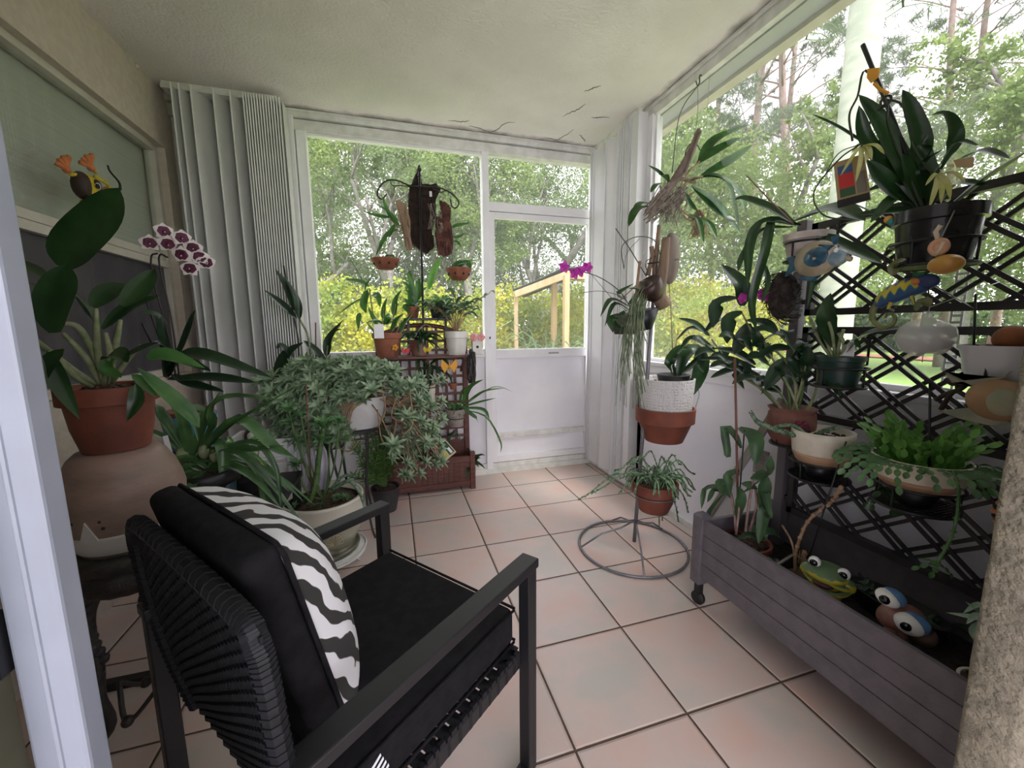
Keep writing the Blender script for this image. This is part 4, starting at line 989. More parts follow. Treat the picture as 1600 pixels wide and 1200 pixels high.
# ---- white tub on low white cabinet behind
tb = V((-1.72, -.43, 0))
cb_ = thing('storage_drawers', 'low white plastic drawer unit half hidden behind the leaves', 'drawers', tb)
M().box((tb.x-.13, tb.y-.11, 0), (tb.x+.15, tb.y+.11, .50)).build('body', OFFW, cb_, smooth=False, bevel=.006)
for k in range(3): M().box((tb.x-.11, tb.y-.118, .03+k*.158), (tb.x+.13, tb.y-.108, .17+k*.158)).build('drawer', WHITE, cb_, smooth=False, bevel=.006)
tt_ = thing('plastic_tub', 'shallow white rectangular tub with dark stones on the drawer unit', 'tub', tb+up*.5)
m_ = M().box((tb.x-.14, tb.y-.12, .50), (tb.x+.17, tb.y+.12, .515))
for lo, hi in (((-.14, -.12), (.17, -.105)), ((-.14, .105), (.17, .12)), ((-.14, -.105), (-.125, .105)), ((.155, -.105), (.17, .105))):
    m_.box((tb.x+lo[0], tb.y+lo[1], .515), (tb.x+hi[0], tb.y+hi[1], .60))
m_.build('tub', WHITE, tt_, smooth=False, bevel=.006)
M().ball((tb.x-.03, tb.y-.02, .60), (.05, .04, .05)).build('dark_stone', BLKIRON, tt_)
M().ball((tb.x-.035, tb.y-.065, .61), (.018, .012, .02)).build('pale_shell', CERW, tt_)
bag = M(); g = random.Random(2)
for i in range(5):
    q = at(455+i*11, 700, y=-.56)
    bag.leaf([V((q.x, -.55, .58)), V((q.x+.01, -.57, .45)), V((q.x-.01, -.56, .30))], .05, 'strap', face=(0, -1, 0), fold=.5)
tag(bag.build('plastic_sheet', mat('white_plastic_film', (.62, .60, .66), (.5, .49, .55), 20, .4), None, solid=.002), 'crumpled white plastic sheet hanging at the right end of the white tub', 'plastic sheet')

# ---- tall wire stand with the oval white planter and its silvery plant
oc = V((-1.325, -.33, 0))
tw = thing('plant_stand', 'tall black wire plant stand under the oval white planter', 'plant stand', oc)
m_ = M().ring(oc+up*.575, .135, .006).ring(oc+up*.545, .135, .005).ring(oc+up*.575, .07, .004)
for k in range(16):
    a = 2*pi*k/16; p = oc+V((math.cos(a)*.135, math.sin(a)*.135, .56))
    m_.ring(p, .014, .0025, n=10, axis='y' if abs(math.sin(a)) > .7 else 'x', m=4)
m_.build('scroll_ring', BLKIRON, tw)
M().lathe([(0, .574), (.13, .574), (.13, .580), (0, .580)], oc, 30).build('plate', BLKIRON, tw)
for k in range(3):
    a = -pi/2+.55+k*2*pi/3; d = V((math.cos(a), math.sin(a), 0))
    M().tube([oc+d*.13+up*.57, oc+d*.115+up*.42, oc+d*.09+up*.22, oc+d*.125+up*.06, oc+d*.16+up*.006], .0065, 6, seg=20).build('leg', BLKIRON, tw)
ov = potted('trailing_plant', 'silvery-leaved plant spilling from an oval white planter on the tall wire stand', 'potted plant', oc+up*.58, .115, .085, .165, mat('white_glaze_speck', (.62, .62, .62), (.54, .54, .53), 12, .3, coat=.3), lh=.02, sx=1.55, sy=.95)
g = random.Random(31); lm = M(); sm = M(); oz = oc+up*.735
for i in range(270):
    a = g.uniform(0, 2*pi); rx = g.uniform(.02, 1); dx = math.cos(a)*.40*rx; dy = math.sin(a)*.21*rx - .03
    z = .13*(1-rx*rx)+g.uniform(-.02, .06)
    if rx > .62: z -= (rx-.62)*g.uniform(.1, 1.0)*(.75 if dx < 0 else .95)
    if -.03 < dx < .17 and dy < -.06 and z < .02: z = g.uniform(.02, .07)   # leave the planter front bare
    p = oz+V((dx, dy, z)); rosette(lm, p, 12, .076, .019, g, ax=(dx*1.5, dy*2-.25, .8))
    if i % 3 == 0:
        b0 = oc+V((max(-.13, min(.13, dx*.4)), dy*.3, .735)); sm.tube([b0, b0.lerp(p, .5)+up*.03, p], .0035, 5, seg=8)
for i in range(75):   # right-hand trailing mass
    p = at(g.uniform(610, 690), g.uniform(590, 745), y=g.uniform(-.42, -.2))
    rosette(lm, p, 11, .058, .0145, g, ax=(.6, -.4, .4)); 
    if i % 2: sm.tube([oc+V((.15, 0, .735)), oc+V((.23, -.04, .70)), p], .0035, 5, seg=8)
for i in range(45):
    p = at(g.uniform(412, 500), g.uniform(560, 650), y=g.uniform(-.55, -.3)); rosette(lm, p, 12, .066, .016, g, ax=(-.3, -.5, .7))
for i in range(60):
    p = at(g.uniform(425, 548), g.uniform(600, 690), y=g.uniform(-.56, -.48)); rosette(lm, p, 12, .064, .016, g, ax=(-.2, -.7, .5))
for i in range(16):
    x0_ = 500+i*3.2; q_ = [(x0_+22, 628), (x0_+4, 640), (x0_-2, 668), (x0_+g.uniform(-10, 12), 690)]
    sm.tube(pp(q_, y=(-.47, -.50)), .0035, 5, seg=8)
lm.build('leaves', GRN_G, ov)
for q in ([(490, 652), (520, 640), (545, 618)], [(505, 650), (510, 620), (540, 605)], [(530, 650), (528, 615), (560, 606)], [(596, 605), (602, 640), (590, 668)], [(590, 640), (598, 690), (625, 695)], [(640, 610), (645, 660), (630, 680)], [(560, 690), (545, 705), (530, 700)], [(450, 630), (490, 640), (520, 612)], [(620, 620), (612, 650), (632, 660)]):
    sm.tube(pp(q, y=(-.46, -.46)), .004, 6, seg=12)
sm.build('stems', CANEB, ov)
# bushy light green plant on the floor behind it
c5 = V((-1.19, -.12, 0))
p5 = potted('bushy_plant', 'light green narrow-leaved bushy plant left of the brown wooden planter', 'potted plant', c5, .085, .06, .15, DGREY, lh=.02)
g = random.Random(6); lm = M(); sm = M()
for i in range(26):
    a = g.uniform(0, 2*pi); r = g.uniform(.02, .15); tip = c5+V((math.cos(a)*r-.03, math.sin(a)*r*.7-.02, g.uniform(.22, .56)))
    sm.tube([c5+up*.14, c5.lerp(tip, .5)+up*.08, tip], .003, 5, seg=8)
    for q in (.45, .6, .75, .88, 1): rosette(lm, (c5+up*.14).lerp(tip, q), 5 if q < 1 else 9, .055, .011, g, ax=(g.uniform(-.3, .3), -.3, 1))
lm.build('leaves', mat('fresh_green_leaf', (.09, .22, .045), (.16, .32, .08), 16, .45, trans=.25), p5); sm.build('stems', STEMG, p5)
# tall dark leaf plant against the shutter
c6 = V((-1.50, -.02, 0))
p6 = potted('tall_orchid', 'tall staked orchid with dark lance leaves in front of the left shutter', 'potted plant', c6+up*.42, .08, .06, .14, DGREY, lh=.02)
sdm = thing('plant_stand', 'dark plant stool hidden behind the silvery plant in front of the left window', 'plant stand', c6)
M().lathe([(0, .40), (.09, .40), (.095, .41), (.09, .42), (0, .42)], c6, 20).build('seat', BLKIRON, sdm)
for k in range(3):
    a = 2*pi*k/3+.5; M().tube([c6+V((math.cos(a)*.07, math.sin(a)*.07, .40)), c6+V((math.cos(a)*.10, math.sin(a)*.10, .003))], .008, 6).build('leg', BLKIRON, sdm)
lm = M(); sm = M()
for q, w_ in (([(464, 498), (440, 475), (413, 453)], .05), ([(465, 490), (452, 455), (430, 420)], .055), ([(468, 500), (464, 470), (445, 432)], .04), ([(510, 558), (514, 530), (536, 500)], .05), ([(512, 540), (520, 520), (534, 514)], .035), ([(430, 595), (448, 555), (474, 535)], .08), ([(474, 532), (496, 550), (514, 575)], .045), ([(460, 560), (440, 540), (432, 545)], .04)):
    pl_(lm, q, w_, 'lance', y=(-.05, -.08), n=10)
lm.build('leaves', GRN_DD, p6)
sm.tube(pp([(486, 580), (482, 528), (468, 498)], y=(-.05, -.06)), .006, 6, seg=10); sm.tube(pp([(500, 600), (508, 570), (512, 540)], y=(-.05, -.06)), .004, 6, seg=10)
sm.tube([c6+up*.55, at(490, 600, y=-.05)], .006, 6); sm.build('stems', CANE, p6)
M().tube(pp([(468, 600), (466, 530), (443, 415)], y=(-.05, -.05)), .0045, 5).build('stake', BLK, p6)
M().tube(pp([(494, 600), (493, 504)], y=(-.04, -.04)), .004, 5).build('cane_stake', BAM, p6)
# ---- yellow frog climbing the left window
fgc = at(143, 293, x=XL+.02)
fg = thing('frog_ornament', 'yellow and black climbing frog ornament on the left window', 'ornament', fgc)
YEL = mat('painted_yellow', (.62, .50, .02), (.5, .38, .02), 60, .6); ORG = mat('painted_orange', (.62, .20, .07), (.5, .16, .05), 50, .6); BRN = mat('painted_dark_brown', (.035, .018, .012), None, rough=.6)
def W(px, py, d=.02): return at(px, py, x=XL+d)
cB = W(148, 288); vx = (W(160, 288)-W(148, 288)); 
M().ball(W(140, 295, .025), (.03, .055, .05)).build('head', YEL, fg)
M().ball(W(128, 290, .020), (.03, .036, .052)).build('hood', BRN, fg)
sm = M().tube([W(148, 276), W(165, 285), W(175, 298)], .007, 6).tube([W(140, 275), W(125, 272), W(110, 273)], .006, 6).tube([W(150, 270), W(143, 262)], .007, 6)
sm.build('limbs', YEL, fg)
for (px, py) in ((152, 290), (140, 314)):
    e_ = M().ball(W(px, py, .048), (.010, .022, .022)).build('eye', BLK, fg); M().ball(W(px+1, py+1, .054), (.008, .012, .013)).build('pupil', WHITE, e_); M().ball(W(px+1, py+1, .060), (.006, .009, .010)).build('iris', BLK, e_)
def paw(px, py, a0, n=4, Lp=22):
    m_ = M()
    for k in range(n):
        a = math.radians(a0+(k-(n-1)/2)*22); m_.tube([W(px, py, .02), W(px+math.cos(a)*Lp*.6, py-math.sin(a)*Lp*.6, .025), W(px+math.cos(a)*Lp, py-math.sin(a)*Lp, .02)], lambda t: .006+.003*t, 6, seg=6)
    m_.ball(W(px, py, .02), .014, 8, 6); return m_
for (px, py, a) in ((104, 265, 115), (142, 262, 120), (132, 318, 250), (158, 305, 20)):
    paw(px, py, a, Lp=20 if py < 300 else 13).build('foot', ORG, fg)
tc_ = M().tube([W(188, 297, .03), W(186, 285, .03), W(172, 268, .03), W(168, 258, .03)], lambda t: .005*(1-.4*t), 6, seg=14)
tag(tc_.build('curled_wire', BLK), 'short curved dark wire tail above the tip of the biggest orchid leaf', 'wire')
# ================================================================ CENTRE
bpx0, bpx1, by0, by1 = -1.217, -.603, .03, .262
bw = thing('trellis_planter', 'red-brown wooden planter box with an arched lattice trellis below the left window', 'planter', (-.91, .15, 0))
for x_ in (bpx0+.018, bpx1-.018):
    M().box((x_-.018, by0, 0), (x_+.018, by0+.036, .262)).build('corner_post', BROWNW, bw, smooth=False, bevel=.004)
    M().box((x_-.018, by1-.036, 0), (x_+.018, by1, 1.06)).build('back_post', BROWNW, bw, smooth=False, bevel=.004)
pn = M(); nb = 15
for k in range(nb):
    a = bpx0+.036+k*(bpx1-bpx0-.072)/nb; pn.box((a+.0008, by0+.014, .055), (a+(bpx1-bpx0-.072)/nb-.0008, by0+.024, .205))
pn.build('slatted_panel', BROWNW, bw, smooth=False)
for z0, z1 in ((.195, .235), (.025, .06)):
    M().box((bpx0+.034, by0+.004, z0), (bpx1-.034, by0+.030, z1)).build('rail', BROWNW, bw, smooth=False, bevel=.003)
for x_ in (bpx0+.006, bpx1-.018):
    M().box((x_, by0+.036, .03), (x_+.012, by1-.036, .232)).build('side_panel', BROWNW, bw, smooth=False)
M().box((bpx0+.02, by1-.025, .03), (bpx1-.02, by1-.012, .30)).build('back_panel', BROWNW, bw, smooth=False)
M().box((bpx0+.02, by0+.026, .06), (bpx1-.02, by1-.026, .155)).build('soil', SOIL, bw, smooth=False)
lt = M(); ztop = lambda x: 1.05+.07*math.cos((x-(-.91))/.307*pi/2)
nx = 9
for k in range(1, nx):
    x_ = bpx0+.03+k*(bpx1-bpx0-.06)/nx; lt.box((x_-.009, by1-.022, .30), (x_+.009, by1-.012, ztop(x_)-.01))
for k in range(13):
    z = .33+k*.062; lt.box((bpx0+.03, by1-.032, z-.009), (bpx1-.03, by1-.022, z+.009))
lt.build('lattice', BROWNW, bw, smooth=False)
M().tube([(x_, by1-.02, ztop(x_)) for x_ in np.linspace(bpx0+.01, bpx1-.01, 13)], .016, 6).build('arched_rail', BROWNW, bw)
M().box((bpx0, by0+.0, .905), (bpx1, by1-.035, .922)).build('shelf', BROWNW, bw, smooth=False, bevel=.003)
for x_ in (bpx0+.05, bpx1-.05): M().bar((x_, by0+.02, .91), (x_, by1-.035, .80), .014).build('shelf_bracket', BROWNW, bw, smooth=False)
M().box((-1.03, .12, 1.150), (-.72, by1-.0, 1.165)).build('upper_shelf', BLK, bw, smooth=False, bevel=.002)
for x_ in (-1.0, -.75): M().box((x_-.008, by1-.04, 1.04), (x_+.008, by1-.026, 1.15)).build('shelf_bracket', BLK, bw, smooth=False)
# shepherd's pole
YP = .135
sx0 = at(658, 500, y=YP).x
sh = thing('garden_hook_pole', 'tall black double-armed hook pole planted in the brown wooden planter', 'garden hook', (sx0, YP, .12))
ptop = at(655, 262, y=YP)
M().tube([(sx0, YP, .14), (ptop.x, YP, ptop.z-.02)], .0075, 8).build('pole', BLK, sh)
M().ball((ptop.x, YP, ptop.z-.01), .014, 10, 8).ball((ptop.x, YP, ptop.z-.045), .011, 8, 6).ball((ptop.x, YP, ptop.z+.008), .008, 8, 6).build('finial', BLK, sh)
for q, q2 in (([(656, 292), (640, 290), (620, 282), (603, 283), (592, 294), (590, 306), (597, 311), (604, 303)], [(642, 292), (628, 290), (614, 290), (610, 284)]),
          ([(658, 292), (682, 292), (700, 299), (712, 308), (717, 318), (712, 325), (706, 322), (704, 312)], [(675, 294), (688, 300), (698, 298)])):
    M().tube(pp(q, y=(YP, YP)), .005, 6, seg=36).tube(pp(q2, y=(YP, YP)), .0035, 5, seg=12).build('hook_arm', BLK, sh)
def rough_slab(name, label, cat, poly, y, th, m, seed, sub=4, group=None):
    P = [at(a, b_, y=y) for a, b_ in poly]
    # densify outline and jitter it, then extrude with a bumpy face
    D = []; g = random.Random(seed)
    for i in range(len(P)):
        for k in range(sub):
            q = P[i].lerp(P[(i+1) % len(P)], k/sub); D.append(q+V((g.uniform(-.005, .005), 0, g.uniform(-.005, .005))))
    c = sum(D, V((0, 0, 0)))/len(D); m_ = M(); k = len(D); vs = []
    for s_, yo in ((1, -th/2), (.93, -th*.62), (.55, -th*.8), (.93, th*.5), (1, th*.3)):
        for q in D:
            r_3 = c+(q-c)*s_; vs.append(r_3+V((0, yo+g.uniform(-.006, .006), 0)))
    order = [2, 1, 0, 4, 3]
    fs = []
    for a, b_ in zip(order[:-1], order[1:]):
        for i in range(k): fs.append((a*k+i, a*k+(i+1) % k, b_*k+(i+1) % k, b_*k+i))
    fs.append(tuple(2*k+i for i in range(k))[::-1]); fs.append(tuple(3*k+i for i in range(k)))
    m_.add(vs, fs)
    t = thing(name, label, cat, c+V((0, 0, 0)), group)
    m_.build('bark', m, t, smooth=False)
    return t, c
b1, c1_ = rough_slab('bark_mount', 'large dark cork bark slab hanging in the middle of the hook pole', 'bark mount', [(652, 268), (660, 288), (682, 290), (688, 299), (681, 312), (679, 340), (674, 362), (679, 386), (666, 398), (652, 388), (640, 380), (637, 345), (637, 305), (645, 283)], YP+.06, .05, BARK, 1, group='bark mounts on the hook pole')
M().box(at(673, 303, y=YP+.018)-V((.008, 0, .016)), at(673, 303, y=YP+.018)+V((.008, .001, .016))).build('plant_label', WHITE, b1, smooth=False)
rt = M(); g = random.Random(2)
for i in range(10): rt.tube([at(672+g.uniform(-4, 6), 318, y=YP+.02), at(674+g.uniform(-5, 8), 340, y=YP+.012), at(670+g.uniform(-2, 8), 358, y=YP+.02)], .0018, 4, seg=6)
rt.build('roots', ROOT, b1)
M().tube([at(664, 292, y=YP+.05), (ptop.x, YP+.008, ptop.z-.1)], .0015, 4).build('hanging_wire', WIRE, b1)
b2_, c2_ = rough_slab('bark_mount', 'pale flat driftwood plank hanging on the left side of the hook pole', 'bark mount', [(616, 312), (634, 317), (640, 345), (645, 392), (633, 386), (625, 350)], YP-.045, .02, PLANK, 2, group='bark mounts on the hook pole')
lm = M(); sm = M()
for q, w_ in (([(628, 356), (610, 338), (595, 303)], .035), ([(622, 345), (605, 330), (588, 318)], .032), ([(612, 340), (590, 338), (567, 330)], .045), ([(624, 358), (604, 368), (586, 402)], .035), ([(618, 350), (612, 360), (608, 372)], .03)): pl_(lm, q, w_, 'lance', y=(YP-.05, YP-.09))
lm.build('leaves', GRN_M, b2_)
sm.tube(pp([(634, 362), (622, 355), (610, 342)], y=(YP-.05, YP-.06)), .004, 5).tube(pp([(632, 360), (615, 362), (604, 368)], y=(YP-.05, YP-.06)), .004, 5).build('stems', CANEB, b2_)
M().tube([at(630, 318, y=YP-.045), at(637, 290, y=YP)], .0015, 4).build('hanging_wire', WIRE, b2_)
b3_, c3_ = rough_slab('bark_mount', 'small dark reddish bark slab hanging on the right side of the hook pole', 'bark mount', [(687, 314), (697, 318), (704, 326), (703, 345), (708, 380), (705, 396), (694, 402), (683, 396), (680, 365), (682, 340), (690, 330)], YP-.03, .04, mat('reddish_bark', (.06, .02, .016), (.13, .055, .04), 20, .95, bump=1, bsc=50), 3, group='bark mounts on the hook pole')
lm = M()
for q, w_ in (([(704, 356), (718, 352), (737, 348)], .045), ([(704, 370), (716, 371), (727, 364)], .03), ([(705, 378), (714, 378), (722, 388)], .028)): pl_(lm, q, w_, 'lance', y=(YP-.05, YP-.07))
lm.build('leaves', GRN_M, b3_)
q = at(695, 335, y=YP-.06); M().box(q-V((.007, 0, .02)), q+V((.007, .001, .02))).build('plant_label', WHITE, b3_, smooth=False)
rt = M()
for i in range(9): rt.tube([at(688+g.uniform(-3, 4), 330, y=YP-.055), at(686+g.uniform(-4, 5), 350, y=YP-.06), at(690+g.uniform(-5, 4), 368, y=YP-.055)], .0018, 4, seg=6)
rt.build('roots', ROOT, b3_)
M().tube([at(694, 318, y=YP-.03), at(692, 294, y=YP)], .0015, 4).build('hanging_wire', WIRE, b3_)
# hanging terracotta bowls
for (px, pyr, pyb, px0, px1, hk, lab) in ((603, 405, 421, 580, 626, (598, 311), 'little holed terracotta bowl hanging under the left arm of the hook pole'), (717, 420, 438, 697, 738, (710, 325), 'little holed terracotta bowl hanging under the right arm of the hook pole')):
    c = at(px, pyb, y=YP-.04); top = at(px, pyr, y=YP-.04); r = (at(px1, pyr, y=YP-.04)-at(px0, pyr, y=YP-.04)).length/2; h = top.z-c.z
    t = thing('hanging_bowl', lab, 'hanging pot', c, 'terracotta bowls hanging on the hook pole')
    M().lathe([(0, 0), (r*.5, 0), (r*.72, h*.3), (r*.9, h*.8), (r, h), (r*.96, h+.002), (r*.85, h*.8), (r*.6, h*.3), (0, h*.2)], c, 28, flute=.03, nf=10).build('bowl', TERRA2, t)
    hm_ = M()
    for k in range(8):
        a = -pi+k*pi/4+.3; hm_.ball(c+V((math.cos(a)*r*.80, math.sin(a)*r*.80, h*.5)), (.008, .008, .009), 8, 6)
    hm_.build('side_holes', BRN, t)
    hkp = at(hk[0], hk[1], y=YP)
    wm = M()
    for k in range(3):
        a = k*2*pi/3; wm.tube([c+V((math.cos(a)*r*.97, math.sin(a)*r*.97, h)), hkp], .0012, 4)
    wm.build('hanger', WIRE, t)
    lm = M()
    if px < 650: pl_(lm, [(605, 406), (612, 400), (616, 404)], .03, y=(YP-.04, YP-.06)); pl_(lm, [(600, 406), (606, 400), (612, 402)], .03, y=(YP-.04, YP-.05))
    else:
        for q in ([(706, 424), (715, 412), (734, 409)], [(708, 424), (712, 432), (722, 418)], [(715, 420), (728, 410), (736, 420)]): pl_(lm, q, .05, y=(YP-.07, YP-.09))
    lm.build('leaves', GRN_M, t)
# plants of the wooden planter, at their shelf
def pc_(px, py, y): return at(px, py, y=y)
ZS = .922
y_ = .095
c = pc_(606, 560, y_); c = V((c.x, y_, ZS))
t = potted('potted_orchid', 'leafy cane orchid in a terracotta pot at the left end of the planter shelf', 'potted plant', c, .085, .06, .15, TERRA2, lip=.004, lh=.035, group=None)
lm = M(); sm = M()
for q, w_ in (([(578, 448), (560, 440), (538, 437)], .055), ([(570, 455), (573, 445), (580, 434)], .03), ([(574, 452), (568, 475), (572, 490)], .045), ([(580, 462), (590, 462), (594, 480)], .045), ([(562, 488), (560, 500), (560, 515)], .03), ([(578, 460), (550, 475), (528, 492)], .015), ([(598, 500), (600, 480), (606, 463)], .03), ([(615, 495), (618, 470), (628, 452)], .04), ([(610, 520), (620, 500), (632, 490)], .04), ([(590, 510), (582, 495), (575, 480)], .04), ([(625, 520), (632, 505), (645, 490)], .045), ([(600, 530), (590, 525), (570, 500)], .03)):
    pl_(lm, q, w_, 'ovate', y=(.08, .03))
for q in ([(600, 540), (585, 500), (577, 450)], [(602, 540), (598, 510), (600, 480)], [(608, 540), (614, 500), (618, 475)], [(612, 540), (622, 515), (628, 500)]): sm.tube(pp(q, y=(y_, .06)), .004, 5, seg=10)
strap(lm, c+up*.2, 10, .08, .18, .03, random.Random(1), .6, 1.4, .7, 'ovate')
lm.build('leaves', GRN_M, t); sm.build('stems', CANE, t)
M().tube(pp([(566, 437), (548, 405)], y=(.06, .06)), .002, 4).build('stake', BLK, t)
q = at(592, 517, y=.0); M().box(q-V((.028, 0, .045)), q+V((.028, .002, .040))).build('seed_label', WHITE, t, smooth=False)
fm_ = M(); q = at(617, 543, y=0)
for k in range(5): a = k*2*pi/5; fm_.ball(q+V((math.cos(a)*.012, -.0, math.sin(a)*.012)), (.009, .004, .009), 6, 5)
fm_.build('painted_flower', mat('painted_amber', (.7, .33, .03), None), t)
c = pc_(714, 560, y_); c = V((c.x, y_, ZS))
t = potted('potted_orchid', 'spreading leafy orchid in a white pot at the right end of the planter shelf', 'potted plant', c, .075, .055, .155, CERW, lip=.002, lh=.045)
lm = M(); sm = M(); g = random.Random(9)
for i in range(17):
    a = g.uniform(0, 2*pi); tip = c+V((math.cos(a)*g.uniform(.05, .24)+.03, math.sin(a)*.10, g.uniform(.25, .42)))
    cane(sm, lm, [c+up*.15, c.lerp(tip, .5)+up*.12, tip], .0035, .022, .095, g, 5, start=.45)
lm.build('leaves', mat('deep_mid_green', (.03, .09, .03), (.07, .16, .05), 12, .4, trans=.2), t); sm.build('canes', CANEB, t)
c = pc_(655, 560, .12); c = V((c.x, .12, ZS))
t = potted('potted_orchid', 'dark arching-leaved orchid in a small pot in the middle of the planter shelf', 'potted plant', c, .06, .045, .10, TERRAD)
lm = M(); g = random.Random(10); strap(lm, c+up*.1, 34, .12, .24, .026, g, .3, 1.35, 1.0, 'lance', cr_=.03); lm.build('leaves', GRN_D, t)
M().tube([c+up*.1, c+V((.0, -.02, .16)), c+V((.05, -.04, .20)), c+V((.09, -.05, .17))], .003, 5, seg=10).build('aerial_root', ROOT, t)
for (px, py, fm2, lab) in ((702, 548, 'painted_coral', 0),): pass
# upper shelf
c = V((pc_(645, 490, .19).x, .19, 1.165))
t = potted('potted_orchid', 'small upright orchid in a terracotta pot left on the black upper shelf', 'potted plant', c, .042, .03, .075, TERRA2, lip=.002)
lm = M(); sm = M(); g = random.Random(12)
for q, w_ in (([(648, 475), (640, 450), (625, 438)], .04), ([(650, 470), (640, 430), (646, 424)], .035), ([(652, 470), (655, 440), (663, 440)], .04), ([(645, 478), (640, 460), (632, 452)], .05), ([(645, 480), (635, 480), (640, 490)], .06), ([(652, 470), (660, 455), (668, 448)], .035)): pl_(lm, q, w_, 'ovate', y=(.17, .14))
strap(lm, c+up*.07, 10, .06, .15, .03, g, .6, 1.4, .6, 'ovate'); lm.build('leaves', GRN_M, t)
c = V((pc_(688, 495, .19).x, .19, 1.165))
t = thing('hanging_basket', 'dark mesh basket of bright leafy plants right on the black upper shelf', 'potted plant', c)
M().lathe([(0, 0), (.055, 0), (.075, .09), (.07, .09), (0, .07)], c, 24).build('basket', mat('dark_mesh', (.035, .03, .028), (.07, .06, .055), 60, .9, bump=.6), t)
lm = M(); g = random.Random(13); strap(lm, c+up*.08, 90, .08, .20, .022, g, .1, 1.45, .8, 'lance', cr_=.05)
lm.build('leaves', mat('fresh_green_leaf', (.09, .22, .045)), t)
lm = M(); pl_(lm, [(670, 452), (678, 425), (690, 402)], .055, 'oval', y=(.19, .18)); pl_(lm, [(700, 440), (720, 415), (745, 405)], .04, 'oval', y=(.19, .22)); lm.build('tall_leaves', GRN_B, t)
# birdhouse with pink flowers
c = at(744, 553, y=.10); c = V((c.x+.004, .10, ZS)); zt = at(744, 524, y=.10).z
t = thing('birdhouse', 'tiny white birdhouse with two pink flowers at the right end of the planter shelf', 'ornament', c)
M().box((c.x-.032, .07, ZS), (c.x+.032, .13, zt-.03)).build('house', CERW, t, smooth=False, bevel=.002)
M().prism([V((c.x-.04, .1, zt-.03)), V((c.x+.04, .1, zt-.03)), V((c.x, .1, zt+.01))], (0, 1, 0), .075).build('roof', CERW, t, smooth=False)
hm_ = M().ball((c.x, .069, ZS+.05), (.009, .003, .009), 10, 6); hm_.build('doorway', BLK, t)
for sx_ in (-.028, .024):
    fl = M(); q = V((c.x+sx_, .055, zt-.012))
    for k in range(5): a = k*2*pi/5; fl.ball(q+V((math.cos(a)*.015, 0, math.sin(a)*.015)), (.012, .004, .012), 8, 5)
    f_1 = fl.build('flower', mat('painted_pink', (.72, .22, .27), (.8, .35, .4), 60, .6), t); M().ball(q-V((0, .006, 0)), .005, 6, 5).build('flower_centre', YEL, f_1)
# small colourful ornaments hanging in front
def small_orn(name, label, px, py, y, col, r, cat='ornament'):
    q = at(px, py, y=y); t = M(); g = random.Random(px)
    for s_ in (-1, 1):
        t.prism([q, q+V((s_*r, 0, r)), q+V((s_*r*1.2, 0, 0)), q+V((s_*r*.7, 0, -r))], (0, 1, .1), .004)
    t.tube([q+V((0, -.003, r*.6)), q+V((0, -.003, -r*.7))], .004, 5)
    o = t.build(name, col, None, smooth=False); return tag(o, label, cat)
AMB = mat('painted_amber', (.7, .33, .03))
small_orn('butterfly_ornament', 'orange butterfly ornament in the leaves of the lattice planter', 702, 572, .02, AMB, .045)
small_orn('butterfly_ornament', 'yellow and green butterfly ornament left of the orange one', 668, 546, .02, YEL, .022)
small_orn('flower_ornament', 'small red flower ornament beside the terracotta shelf pot', 634, 548, .02, mat('painted_red', (.55, .04, .06), None), .022)
o, _c = rough_slab('bark_mount', 'narrow black cork piece hanging at the right post of the lattice planter', 'bark mount', [(734, 545), (741, 550), (744, 570), (741, 597), (733, 600), (729, 585), (731, 560)], .0, .03, BLKIRON, 5)
M().tube([_c+up*.09, V((_c.x, .03, ZS+.003))], .0015, 4).build('hanging_wire', WIRE, o)
# pots hung on the lattice
def ring_holder(parent, c, r, r2=.003, to=None):
    m_ = M().ring(c, r, r2)
    if to is not None: m_.tube([c+(V(to)-c).normalized()*r, V(to)], r2, 6)
    return m_.build('ring_holder', BLKIRON, parent)
yy = .055
c = at(712, 665, y=yy); rr_ = .062; h = .12
t = potted('potted_orchid', 'grassy-leaved orchid in a grey ribbed pot hung low on the right of the lattice', 'potted plant', c, .063, .048, .115, mat('grey_ribbed_clay', (.20, .17, .15), (.30, .26, .23), 30, .8, stretch=(1, 1, 6), bump=.3), lip=.004, lh=.035)
ring_holder(t, c+up*.055, .062, .003, (c.x, by1-.04, c.z+.09))
lm = M(); g = random.Random(15)
for q, w_ in (([(722, 632), (735, 605), (755, 593)], .045), ([(725, 632), (755, 612), (790, 606)], .02), ([(725, 635), (750, 628), (775, 622)], .022), ([(725, 637), (755, 640), (765, 655)], .03), ([(724, 640), (760, 652), (782, 690), (782, 708)], .016), ([(718, 632), (722, 612), (730, 604)], .025), ([(722, 637), (740, 650), (745, 655)], .03), ([(725, 634), (770, 605), (802, 612)], .008)): pl_(lm, q, w_, 'lance', y=(yy, -.02), n=10)
strap(lm, c+V((.01, 0, .12)), 20, .08, .17, .015, g, .2, 1.3, 1, 'lance'); lm.build('leaves', GRN_M, t)
c = at(708, 608, y=.06); t = potted('mini_pot', 'tiny terracotta cup wired above the grey ribbed pot', 'pot', c, .026, .018, .04, TERRA2, lip=.002, lh=.012)
ring_holder(t, c+up*.03, .026, .002, (c.x, by1-.04, c.z+.06))
c = at(668, 628, y=.10); t = potted('potted_orchid', 'drooping dark orchid in a whitish slatted pot on the middle of the lattice', 'potted plant', c, .055, .045, .12, CREAM, flute=.03, nf=12)
ring_holder(t, c+up*.1, .058, .003, (c.x, by1-.04, c.z+.14))
lm = M()
